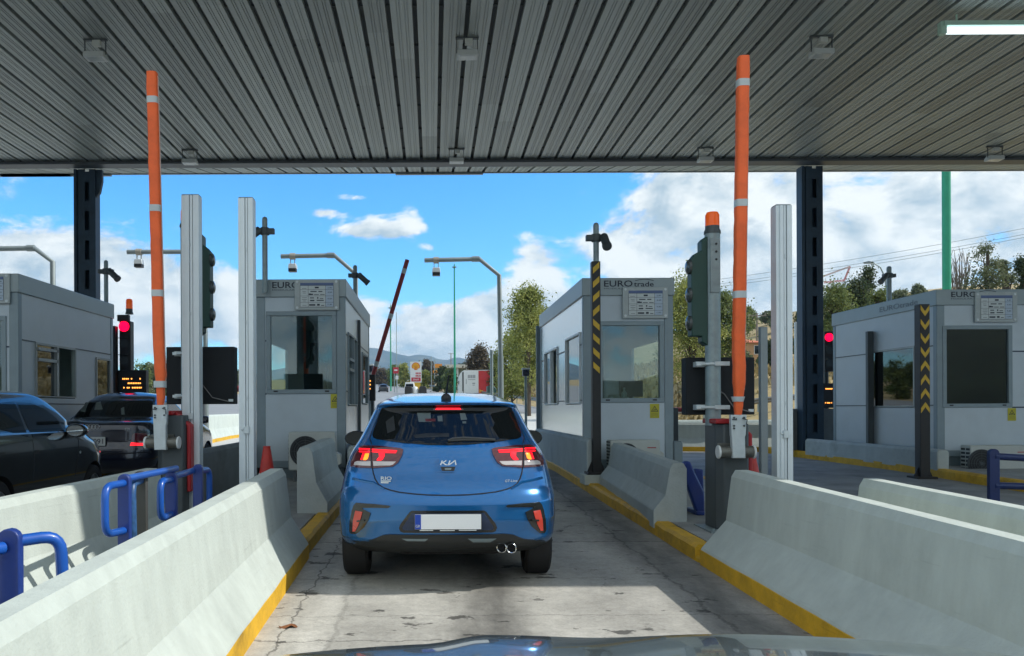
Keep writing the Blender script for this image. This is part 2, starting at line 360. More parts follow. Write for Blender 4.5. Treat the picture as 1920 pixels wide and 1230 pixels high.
def lane_mat():
    m = bpy.data.materials.new('lane_concrete'); m.use_nodes = True; t = m.node_tree; b = t.nodes['Principled BSDF']; b.inputs['Roughness'].default_value = .82
    def nn(ty, **k):
        n = t.nodes.new(ty)
        for a, v in k.items(): setattr(n, a, v)
        return n
    def ml(op, a, b2=None, c=None, cl=False):
        n = nn('ShaderNodeMath', operation=op, use_clamp=cl)
        for i, v in enumerate((a, b2, c)):
            if v is None: continue
            if isinstance(v, (int, float)): n.inputs[i].default_value = v
            else: t.links.new(v, n.inputs[i])
        return n.outputs[0]
    tc = nn('ShaderNodeTexCoord'); ob = tc.outputs['Object']; sp = nn('ShaderNodeSeparateXYZ'); t.links.new(ob, sp.inputs[0]); X, Yc = sp.outputs[0], sp.outputs[1]
    def noise(sc, det=8, ro=.65, vec=ob, scale=None):
        n = nn('ShaderNodeTexNoise'); n.inputs['Scale'].default_value = sc; n.inputs['Detail'].default_value = det; n.inputs['Roughness'].default_value = ro
        if scale:
            mp = nn('ShaderNodeMapping'); mp.inputs['Scale'].default_value = scale; t.links.new(vec, mp.inputs[0]); vec = mp.outputs[0]
        t.links.new(vec, n.inputs['Vector']); return n.outputs[0]
    big = noise(1.1, 9, .7); fine = noise(14, 8, .75); speck = noise(55, 4, .7)
    base = ml('ADD', ml('MULTIPLY', big, .7), ml('MULTIPLY', fine, .5))
    base = ml('ADD', base, ml('MULTIPLY', speck, .35))
    val = ml('MULTIPLY', ml('POWER', base, 1.35), .60)                                       # about .43 on average
    # oil drip band in the middle and tyre scuff toward the right kerb
    wob = ml('MULTIPLY', ml('SUBTRACT', noise(1.6, 6, .6, scale=(1, .35, 1)), .5), .8)
    def band(x0, wd, amt):
        d = ml('DIVIDE', ml('SUBTRACT', ml('ADD', X, wob), x0), wd); return ml('MULTIPLY', ml('EXPONENT', ml('MULTIPLY', ml('MULTIPLY', d, d), -1.0)), amt)
    rough_edge = ml('ADD', .45, ml('MULTIPLY', noise(5, 9, .75, scale=(1, .3, 1)), 1.0))
    st = ml('ADD', ml('ADD', band(.42, .26, .70), band(2.15, .38, .66)), ml('ADD', band(-.55, .25, .14), band(1.3, .2, .14)))
    st = ml('MULTIPLY', st, rough_edge); st = ml('MINIMUM', st, .8)
    val = ml('MULTIPLY', val, ml('SUBTRACT', 1.0, st))
    # tar patches
    pn = noise(2.6, 7, .62, scale=(.9, 1.5, 1)); pm = nn('ShaderNodeMapRange'); pm.inputs['From Min'].default_value = .615; pm.inputs['From Max'].default_value = .635; t.links.new(pn, pm.inputs[0])
    val = ml('MULTIPLY', val, ml('SUBTRACT', 1.0, ml('MULTIPLY', pm.outputs[0], .72)))
    # cracks: long joint lines, warped
    wv = ml('MULTIPLY', ml('SUBTRACT', noise(3.2, 8, .7), .5), .24)
    def line(c, pos, wd, amt):
        d = ml('ABSOLUTE', ml('SUBTRACT', ml('ADD', c, wv), pos)); k = nn('ShaderNodeMapRange'); k.inputs['From Min'].default_value = wd; k.inputs['From Max'].default_value = wd * 2.2
        k.inputs['To Min'].default_value = 1 - amt; k.inputs['To Max'].default_value = 1; t.links.new(d, k.inputs[0]); return k.outputs[0]
    for c, pos, wd, amt in ((X, -.98, .005, .55), (X, -.66, .010, .2), (Yc, 5.05, .005, .5), (Yc, 5.62, .004, .35), (Yc, 8.4, .010, .5), (X, 1.98, .008, .4), (Yc, 6.75, .004, .3), (Yc, 11.5, .012, .5)):
        val = ml('MULTIPLY', val, line(c, pos, wd, amt))
    # pale patched strip
    d = nn('ShaderNodeMapRange'); d.inputs['From Min'].default_value = .05; d.inputs['From Max'].default_value = .13; d.inputs['To Min'].default_value = 1.22; d.inputs['To Max'].default_value = 1
    t.links.new(ml('ABSOLUTE', ml('ADD', ml('ADD', X, wv), .78)), d.inputs[0]); val = ml('MULTIPLY', val, d.outputs[0])
    vm = nn('ShaderNodeVectorMath', operation='SCALE'); vm.inputs[0].default_value = (1.0, .965, .86); t.links.new(val, vm.inputs['Scale']); t.links.new(vm.outputs[0], b.inputs['Base Color'])
    bp = nn('ShaderNodeBump'); bp.inputs['Strength'].default_value = .5; bp.inputs['Distance'].default_value = .012; t.links.new(val, bp.inputs['Height']); t.links.new(bp.outputs[0], b.inputs['Normal'])
    return m
LM = lane_mat()
sheet('lane', [(y, -1.25, 2.9 if y < 7.4 else 2.45) for y in (-6, 0, 7.35, 7.45, 8, 12, 16, 20, 24)], LM, .004, 12)
sheet('lane', [(y, 4.6, 9.1) for y in (-6, 8, 16, 24)], mat('lane_dark_concrete', (.27, .275, .265), .85, var=.25, vs=1.5, bump=.3, dirt=.4), .003)
sheet('lane', [(y, -6.4, -3.2) for y in (-6, 8, 16, 24)], mat('lane_dark_concrete', (.27, .275, .265)), .003)

# ------------------------------------------------------------------ toll islands and kerbs
isl = mat('island_concrete', (.30, .31, .30), .9, var=.2, vs=3, bump=.4, bs=40, dirt=.35)
def island(x0, x1, y0, y1, h=.15):
    s = MB(); r = [y for y in (y0, 8, 12, 16, y1) if y0 <= y <= y1]
    r = sorted(set(r))
    for a, b in zip(r[:-1], r[1:]):
        i = len(s.V); s.V += [(x, y, z) for y in (a, b) for (x, z) in ((x0, gY(y) - .2), (x1, gY(y) - .2), (x1, gY(y) + h), (x0, gY(y) + h))]
        for f in ((0, 1, 2, 3), (5, 4, 7, 6), (3, 2, 6, 7), (1, 5, 6, 2), (4, 0, 3, 7)): s.F.append(tuple(i + k for k in f)); s.M.append(0)
    s.build('island', isl, kind='structure')
def kerb(x0, x1, y0, y1, h=.155, lo=.05):
    s = MB(); n = max(2, int((y1 - y0) / .25)); rng = random.Random(int(x0 * 100) + 3)
    def prof(y, e):
        g0 = gY(y); return [(x0, g0 - .1), (x1, g0 - .1), (x1, g0 + h - .03 + e), (x1 - .03, g0 + h + e), (x0 + .03, g0 + h + e), (x0, g0 + h - .03 + e)]
    pr = None
    for k in range(n + 1):
        y = y0 + (y1 - y0) * k / n; q = prof(y, rng.uniform(-.006, .006)); i = len(s.V); s.V += [(a + rng.uniform(-.004, .004), y, b) for a, b in q]
        if pr is not None:
            for m_ in range(6): s.F.append((pr + m_, pr + (m_ + 1) % 6, i + (m_ + 1) % 6, i + m_)); s.M.append(0)
        else: s.F.append(tuple(i + m_ for m_ in range(6))); s.M.append(0)
        pr = i
    s.F.append(tuple(pr + m_ for m_ in range(6))); s.M.append(0)
    s.build('kerb', yellow, kind='structure')
island(-3.05, -1.40, 1.0, 22.0); kerb(-1.40, -1.22, 7.66, 22.0); kerb(-3.23, -3.05, 8.2, 22.0)
island(2.60, 4.42, 7.4, 22.0); kerb(2.42, 2.60, 7.42, 22.0); kerb(4.42, 4.6, 7.4, 22)
island(-8.6, -6.62, 8.0, 24.0); kerb(-6.62, -6.44, 8, 24)
island(9.38, 11.6, 11.0, 24.0); kerb(9.2, 9.38, 11, 24)
# torn end of the kerb paint, as the low step in front of the right island
s = MB(); s.prism([(2.42, 7.42), (2.66, 7.42), (2.60, 7.24), (2.45, 7.22)], 'z', gY(7.3) - .05, gY(7.3) + .06); s.build('kerb', yellow, kind='structure', bevel=.02)

# ------------------------------------------------------------------ concrete barriers
def barrier(name, label, path, h=.86, base=0, paint=True, hw=.30, tw=.09, mats=None, group='concrete barriers', flat=0):
    """jersey profile swept along path [(x, y)], its foot on the ground"""
    s = MB(); pts = []; rng = random.Random(len(label))
    for (a, b) in zip(path[:-1], path[1:]):
        L_ = math.hypot(b[0] - a[0], b[1] - a[1]); n = max(1, int(L_ / .35))
        for k in range(n): pts.append((a[0] + (b[0] - a[0]) * k / n, a[1] + (b[1] - a[1]) * k / n))
    pts.append(path[-1]); pr = None
    for q, (x, y) in enumerate(pts):
        a = pts[max(q - 1, 0)]; b = pts[min(q + 1, len(pts) - 1)]; d = Vector((b[0] - a[0], b[1] - a[1], 0)).normalized(); nrm = Vector((d.y, -d.x, 0))
        z0 = gY(y) + base; j = lambda t: rng.uniform(-t, t) * .35
        prof = [(-hw, -.05), (-hw, .14), (-hw + .01, .16), (-tw - .05, h * .47), (-tw, h - .06 + j(.003)), (-tw + .035, h + j(.003)), (tw - .035, h + j(.003)), (tw, h - .06 + j(.003)), (tw + .05, h * .47), (hw - .01, .16), (hw, .14), (hw, -.05)]
        if flat: prof = [((flat * tw if o * flat > tw else o), zz) for o, zz in prof]
        i = len(s.V); s.V += [(x + nrm.x * o + j(.002), y + nrm.y * o, z0 + zz) for o, zz in prof]
        if pr is not None:
            for k in range(11):
                s.F.append((pr + k, pr + k + 1, i + k + 1, i + k)); s.M.append(0)
        else: s.F.append(tuple(i + k for k in range(12))); s.M.append(0)
        pr = i
    s.F.append(tuple(pr + k for k in range(12))); s.M.append(0)
    mid = path[len(path) // 2]
    o = s.build(name, (mats or [conc])[0], loc=(mid[0], mid[1], gY(mid[1])), label=label, cat='barrier', group=group, ang=9)
    if paint:
        nn_ = len(s.V) // 12; rg = random.Random(5)
        for (ka, kb, sg) in ((0, 1, -1), (11, 10, 1)):
            f = MB(); w1 = [0.0]
            for q in range(nn_):
                a = Vector(s.V[q * 12 + ka]); b = Vector(s.V[q * 12 + kb]); c_ = Vector(s.V[q * 12 + (3 if ka == 0 else 8)]); out = (b - c_); out.z = 0; out = out.normalized() * .005; w_ = rg.uniform(-.008, .004)
                f.V += [tuple(a + out), tuple(b + out + Vector((0, 0, w_))), tuple(b + out * .2 + Vector((0, 0, w_ + .004)))]
                if q:
                    for e in (0, 1): k = (q - 1) * 3 + e; f.F.append((k, k + 1, k + 4, k + 3)); f.M.append(0)
            f.build('yellow_foot', yellow, o, fixn=False)
    return o
barrier('concrete_barrier', 'long pale concrete barrier with yellow foot along left edge of lane, nearest the camera', [(-1.37, .5), (-1.49, 7.6)])
barrier('concrete_barrier', 'long pale concrete barrier with yellow foot along right edge of lane, in shade', [(2.82, .8), (2.79, 7.25)], hw=.37)
barrier('concrete_barrier', 'pale concrete barrier behind blue guard rails, next to the black hatchback', [(-3.62, .8), (-2.78, 7.9)], paint=False, h=.84)
barrier('concrete_barrier', 'second concrete barrier on far right, parallel behind the long shaded one', [(3.60, .8), (3.55, 6.5)], paint=False, h=.86)
barrier('concrete_barrier', 'short concrete barrier end in front of air conditioner left of the blue car', [(-1.53, 9.5), (-1.52, 11.6)], base=.13, h=.80, paint=False, hw=.27, flat=-1, mats=[conc2, yellow])
barrier('concrete_barrier', 'short grey concrete barrier on kerb right of the blue car', [(2.68, 8.75), (2.85, 12.4)], base=.13, h=.66, paint=False, hw=.27, flat=1, mats=[conc2, yellow])
barrier('concrete_barrier', 'sunlit barrier with yellow foot seen between the two aluminium posts', [(-8.3, 27), (-8.9, 34), (-9.0, 48)], h=1.05, tw=.12)
barrier('concrete_barrier', 'sunlit barrier with yellow foot beyond the right lane, behind the boom cabinet', [(5.9, 23.6), (8.2, 22.9), (10.4, 22.6)], h=.82)
barrier('concrete_barrier', 'far sunlit barrier behind black sign panel, lower edge of the dry bank', [(8.0, 31), (14.5, 29.5)], h=.78, paint=False)
barrier('concrete_barrier', 'far sunlit barrier to the left of the red boom, beyond the exit', [(-6.5, 40), (-3.6, 52)], h=.8, paint=False)

def plinth(label, x0, x1, y0, y1, z1, m=conc2, name='concrete_plinth'):
    s = MB(); n = 6
    s.prism([(x0, gY(y0) + .1), (x1, gY(y0) + .1), (x1, z1 - .05), (x1 - .04, z1), (x0 + .04, z1), (x0, z1 - .05)], 'y', y0, y1)
    return s.build(name, m, loc=((x0 + x1) / 2, y0, gY(y0) + .1), bevel=.02, label=label, cat='plinth', group='low concrete guard walls of the booths')
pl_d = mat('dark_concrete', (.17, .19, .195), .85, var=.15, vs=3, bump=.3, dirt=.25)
plinth('low grey guard wall along the lane side of right centre booth', 2.44, 2.62, 12.7, 19.2, .92)
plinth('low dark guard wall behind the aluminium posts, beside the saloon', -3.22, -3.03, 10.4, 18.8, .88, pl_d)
plinth('low grey guard wall under the far right booth with side window', 9.20, 9.42, 14.6, 19.8, .62)
plinth('low guard wall on lane side of left centre booth, behind blue car mirror', -1.42, -1.26, 13.2, 18.6, .80)

# ------------------------------------------------------------------ toll canopy
ceil_m = mat('canopy_panel_metal', (.335, .375, .36), .42, .2, var=.10, vs=2.0, streak=(3.0, .12, 1), spec=.4)
gap_m = mat('canopy_gap_shadow', (.085, .095, .095), .8, var=0)
beam_m = mat('canopy_beam_grey', (.075, .09, .10), .5, .2, var=.1)
navy_m = mat('column_navy_steel', (.022, .050, .082), .5, .1, var=.25, vs=3, dirt=.25)
_t = ceil_m.node_tree; _b = _t.nodes['Principled BSDF']; _l = _b.inputs['Base Color'].links[0].from_socket
_tc = _t.nodes.new('ShaderNodeTexCoord'); _sp = _t.nodes.new('ShaderNodeSeparateXYZ'); _t.links.new(_tc.outputs['Object'], _sp.inputs[0])
_dv = _t.nodes.new('ShaderNodeMath'); _dv.operation = 'MULTIPLY_ADD'; _dv.inputs[1].default_value = 1 / .414; _dv.inputs[2].default_value = 33 / .414; _t.links.new(_sp.outputs[0], _dv.inputs[0])
_fl = _t.nodes.new('ShaderNodeMath'); _fl.operation = 'FLOOR'; _t.links.new(_dv.outputs[0], _fl.inputs[0])
_yd = _t.nodes.new('ShaderNodeMath'); _yd.operation = 'MULTIPLY_ADD'; _yd.inputs[1].default_value = 1 / 6.1; _t.links.new(_sp.outputs[1], _yd.inputs[0])
_w0 = _t.nodes.new('ShaderNodeTexWhiteNoise'); _w0.noise_dimensions = '1D'; _t.links.new(_fl.outputs[0], _w0.inputs['W']); _t.links.new(_w0.outputs[0], _yd.inputs[2])
_fy = _t.nodes.new('ShaderNodeMath'); _fy.operation = 'FLOOR'; _t.links.new(_yd.outputs[0], _fy.inputs[0])
_cb = _t.nodes.new('ShaderNodeCombineXYZ'); _t.links.new(_fl.outputs[0], _cb.inputs[0]); _t.links.new(_fy.outputs[0], _cb.inputs[1])
_wn = _t.nodes.new('ShaderNodeTexWhiteNoise'); _wn.noise_dimensions = '2D'; _t.links.new(_cb.outputs[0], _wn.inputs['Vector'])
_mr = _t.nodes.new('ShaderNodeMapRange'); _mr.inputs['To Min'].default_value = .80; _mr.inputs['To Max'].default_value = 1.12; _t.links.new(_wn.outputs[0], _mr.inputs[0])
_vm = _t.nodes.new('ShaderNodeVectorMath'); _vm.operation = 'SCALE'; _t.links.new(_l, _vm.inputs[0]); _t.links.new(_mr.outputs[0], _vm.inputs['Scale']); _t.links.new(_vm.outputs[0], _b.inputs['Base Color'])
CZ = 7.58; CY0, CY1 = 6.22, 19.85
can = thing('toll_canopy', 'large flat grey canopy of ribbed metal panels on navy columns over the toll lanes', 'canopy', (0, 13, 0))
PITCH = .414
def soffit(y0, z0, y1, z1, name, x0=-33.0, x1=33.0):
    s = MB(); prof = []
    a, gd = .07, .07
    x = x0
    while x < x1:
        prof += [(x, gd, 0), (x + a, gd, 1), (x + a + .004, 0, 0)]
        wd = PITCH - a; st = x + a
        for f in (.30, .42, .66, .78):
            c = st + wd * f; prof += [(c - .008, 0, 0), (c - .005, .011, 0), (c + .005, .011, 0), (c + .008, 0, 0)]
        prof += [(x + PITCH - .004, 0, 0)]
        x += PITCH
    for (px_, dz, _) in prof: s.V += [(px_, y0, z0 + dz), (px_, y1, z1 + dz)]
    for k in range(len(prof) - 1):
        s.F.append((2 * k, 2 * k + 2, 2 * k + 3, 2 * k + 1)); s.M.append(1 if abs(prof[k][1] - gd) < 1e-6 and abs(prof[k + 1][1] - gd) < 1e-6 else 0)
    me = s.build(name, [ceil_m, gap_m], can, fixn=False, ang=20)
    return me
soffit(CY0, CZ, CY1, CZ, 'soffit')
soffit(20.12, CZ - .06, 22.0, CZ + .32, 'overhang_soffit')
s = MB()
y = 6.9
while y < 19.8:
    s.box(-33, 33, y, y + .05, CZ + .045, CZ + .073); y += 1.36
s.build('carrier_bar', gap_m, can)
s = MB(); s.box(-33, 33, CY1, 20.12, CZ - .10, CZ + .12); s.box(-33, 33, CY1 - .10, CY1, CZ - .10, CZ - .05); s.build('edge_beam', beam_m, can)
s = MB(); s.box(-33, 33, CY0, 22.02, CZ + .42, CZ + .95); s.box(-33, 33, CY0 - .03, CY0, CZ - .03, CZ + .95); s.box(-33, 33, 22.0, 22.06, CZ + .30, CZ + 1.0)
for xa, xb in ((-14.5, -9.9), (-1.0, 1.4), (-11.8, -8.8)): s.box(xa, xb, 21.9, 21.99, CZ + .24, CZ + .30)
s.build('roof_deck', mat('roof_sheet', (.25, .28, .28), .5, .2), can)
for xc in (-8.76, 9.58):
    cm = MB(); z0, z1 = .1, CZ - .1; yf = 20.15
    cm.box(xc - .27, xc - .20, yf, yf + .3, z0, z1); cm.box(xc - .20, xc - .16, yf + .05, yf + .3, z0, z1)
    cm.box(xc - .16, xc - .0, yf + .02, yf + .05, z0, z1); cm.box(xc + .11, xc + .27, yf + .02, yf + .05, z0, z1)
    cm.box(xc + .24, xc + .27, yf + .05, yf + .3, z0, z1); cm.box(xc - .16, xc + .24, yf + .26, yf + .3, z0, z1)
    zz = z0 + .4
    while zz < z1:
        cm.box(xc, xc + .11, yf + .022, yf + .05, zz, min(zz + .26, z1)); zz += .74
    cm.build('column', navy_m, can)
br = MB(); br.prism([(-8.488, CZ - .10), (-8.488, CZ - .80), (-8.40, CZ - .68), (-8.34, CZ - .40), (-8.34, CZ - .10)], 'y', 20.2, 20.32); br.build('column_bracket', navy_m, can, bevel=.01)
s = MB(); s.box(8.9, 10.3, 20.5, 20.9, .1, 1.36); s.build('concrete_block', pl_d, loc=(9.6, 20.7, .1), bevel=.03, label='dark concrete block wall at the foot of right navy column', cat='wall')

# flood lamps under the canopy
FS = .64
def flood(px, py, label, Y, proto=None):
    X = PX(px, Y); loc = (X, Y, CZ)
    if proto: return dup(proto, loc, label, scale=FS)
    t = thing('canopy_floodlight', label, 'lamp', loc, 'floodlights hanging under the canopy')
    b = MB(); b.box(X - .30, X + .30, Y - .04, Y + .04, CZ - .05, CZ - .004)
    for sx in (-1, 1): b.box(X + sx * .27 - .012, X + sx * .27 + .012, Y - .03, Y + .0, CZ - .42, CZ - .03)
    b.build('bracket', dkgrey, t)
    q = MB(); q.box(X - .06, X + .14, Y - .07, Y + .07, CZ - .19, CZ - .05); q.build('ballast_box', beige, t, bevel=.008)
    h = MB(); h.prism([(Y - .16, CZ - .52), (Y + .20, CZ - .52), (Y + .20, CZ - .44), (Y + .05, CZ - .34), (Y - .16, CZ - .38)], 'x', X - .265, X + .265); h.build('lamp_body', mat('lamp_casing', (.50, .54, .53), .45, .1, var=.1), t, bevel=.01)
    t.scale = (FS,) * 3
    gl = MB(); gl.box(X - .19, X + .19, Y - .11, Y + .14, CZ - .526, CZ - .519); gl.build('lamp_glass', mat('lamp_glass', (.45, .5, .5), .12, var=.1), t)
    return t
Yn, Yf = 13.3, 19.0
f0 = flood(182, 80, 'floodlight under canopy, upper left of the left orange boom', Yn)
flood(879, 80, 'floodlight under canopy at top centre, nearer of the middle pair', Yn, f0)
flood(1543, 75, 'floodlight under canopy, upper right of the right orange boom', Yn, f0)
flood(358, 282, 'floodlight near the canopy edge, just right of left orange boom', Yf, f0)
flood(858, 282, 'floodlight near the canopy edge at centre, farther of the middle pair', Yf, f0)
flood(1325, 277, 'floodlight near the canopy edge, just left of right orange boom', Yf, f0)
flood(1867, 270, 'floodlight near the canopy edge at the far right', Yf, f0)
# glowing tube added to stand for a windscreen reflection at top right
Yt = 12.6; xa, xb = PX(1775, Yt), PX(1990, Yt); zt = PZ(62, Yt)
t = thing('reflection_strip', 'white glowing strip added for a windscreen reflection at top right', 'lamp', ((xa + xb) / 2, Yt, zt + .1))
s = MB(); s.cyl((xa, Yt, zt), (xb, Yt, zt), .05, n=16); s.build('glow_tube', mat('reflection_glow', (.9, .95, .95), .3, var=0, emit=(.80, .95, 1), es=1.0), t)
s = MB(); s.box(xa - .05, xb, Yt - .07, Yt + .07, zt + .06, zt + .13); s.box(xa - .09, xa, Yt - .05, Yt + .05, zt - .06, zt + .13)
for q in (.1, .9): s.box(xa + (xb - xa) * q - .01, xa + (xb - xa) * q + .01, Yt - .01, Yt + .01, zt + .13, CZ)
s.build('strip_casing', mat('strip_casing_green', (.42, .62, .52), .4, var=.05), t)
# ------------------------------------------------------------------ toll booths
post_m = mat('booth_frame_blue_grey', (.24, .305, .335), .45, .15, var=.08, vs=3)
panel_m = mat('booth_panel', (.52, .60, .65), .5, .05, var=.06, vs=2)
side_m = mat('booth_side_panel', (.50, .55, .57), .42, .1, var=.06, vs=1.5)
side_shiny = mat('booth_bright_panel', (.50, .55, .58), .20, .8, var=.10, vs=1.0, bump=.05, bs=3, streak=(1, .35, 9))
slit_m = mat('panel_joint', (.015, .03, .07), .5, var=0)
ink = mat('sign_ink', (.015, .025, .045), .6, var=0)
gl_front = glass('booth_glass', (.66, .78, .75), .9)
gl_side = glass('booth_side_glass', (.5, .55, .55), .55)
gl_dark = glass('dark_booth_glass', (.42, .52, .50), .6)
inner_m = mat('booth_inside', (.48, .54, .52), .7, var=.1)
paper = mat('board_paper', (.60, .66, .66), .5, var=.05)
boardm = mat('board_plastic', (.40, .45, .45), .25, var=.06)
bhead = mat('board_header_blue', (.10, .15, .30), .5, var=.1)
bprice = mat('board_price_blue', (.45, .55, .66), .5, var=.05)
stick_m = mat('sticker_yellow', (.50, .46, .03), .5, var=.12)
def price_board(par, X0, X1, z0, z1, Yf):
    W, H = X1 - X0, z1 - z0
    b = MB(); b.box(X0, X1, Yf - .05, Yf - .02, z0, z1); bo = b.build('price_board', boardm, par, bevel=.006)
    s = MB()
    for (u, v) in ((.06, .08), (.94, .08), (.06, .93), (.94, .93)): s.cyl((X0 + u * W, Yf - .058, z0 + v * H), (X0 + u * W, Yf - .048, z0 + v * H), .022, n=12)
    s.build('board_screw', whitem, bo)
    y = Yf - .0535
    def R_(m, u0, u1, v0, v1, dy=0): m.poly([(X0 + u0 * W, y - dy, z0 + v0 * H), (X0 + u1 * W, y - dy, z0 + v0 * H), (X0 + u1 * W, y - dy, z0 + v1 * H), (X0 + u0 * W, y - dy, z0 + v1 * H)])
    p = MB(); R_(p, .13, .88, .10, .89); p.build('tariff_sheet', paper, bo)
    h = MB(); R_(h, .13, .88, .80, .89, .0015); h.build('tariff_header', bhead, bo)
    q = MB(); R_(q, .70, .88, .10, .80, .0015); q.build('price_column', bprice, bo)
    k = MB()
    for v in (.10, .25, .46, .67, .80): R_(k, .13, .88, v - .004, v + .004, .003)
    for u in (.13, .31, .70, .88): R_(k, u - .003, u + .003, .10, .80, .003)
    for (u0, u1, v0, v1) in ((.46, .55, .71, .76), (.36, .50, .59, .62), (.54, .63, .59, .62), (.32, .42, .49, .53), (.44, .55, .49, .51), (.58, .68, .49, .51), (.32, .38, .52, .54),
                             (.35, .44, .38, .41), (.51, .54, .37, .42), (.57, .65, .37, .39), (.35, .45, .29, .33), (.50, .66, .30, .33), (.33, .47, .14, .19), (.51, .57, .14, .20), (.60, .67, .14, .16),
                             (.17, .27, .70, .71), (.18, .26, .60, .61), (.19, .26, .55, .56), (.17, .28, .40, .41), (.17, .28, .34, .35), (.19, .26, .29, .30), (.18, .27, .15, .16)): R_(k, u0, u1, v0, v1, .003)
    for (txt, v) in (('2,80', .70), ('4,00', .55), ('9,80', .34), ('13,80', .15)): k.text(txt, (X0 + .745 * W, y - .003, z0 + v * H), (1, 0, 0), (0, 0, 1), .10 * W, .05 * H)
    k.build('printed_text', ink, bo)
def warning_sticker(par, x, z, Yf, w=.155, h=.24):
    s = MB(); s.box(x, x + w, Yf - .008, Yf - .003, z - h, z); so = s.build('warning_sticker', stick_m, par)
    k = MB(); y = Yf - .010; cx = x + w / 2; zb = z - h * .55; r = w * .40; hh = h * .42
    def tri(sc): return [(cx - r * sc, y, zb + hh * (1 - sc) * .33), (cx + r * sc, y, zb + hh * (1 - sc) * .33), (cx, y, zb + hh * (.33 + .67 * sc))]
    a, b = tri(1), tri(.72)
    for i in range(3): j = (i + 1) % 3; k.poly([a[i], a[j], b[j], b[i]])
    k.poly([(cx - .028, y, zb + .018), (cx + .026, y, zb + .026), (cx + .026, y, zb + .036), (cx - .02, y, zb + .03)]); k.poly([(cx - .004, y, zb + .03), (cx + .012, y, zb + .03), (cx + .005, y, zb + .055)])
    for q in range(3): k.poly([(x + .02, y, z - h * (.68 + .09 * q)), (x + w - .02, y, z - h * (.68 + .09 * q)), (x + w - .02, y, z - h * (.665 + .09 * q)), (x + .02, y, z - h * (.665 + .09 * q))])
    k.build('warning_symbol', ink, so)

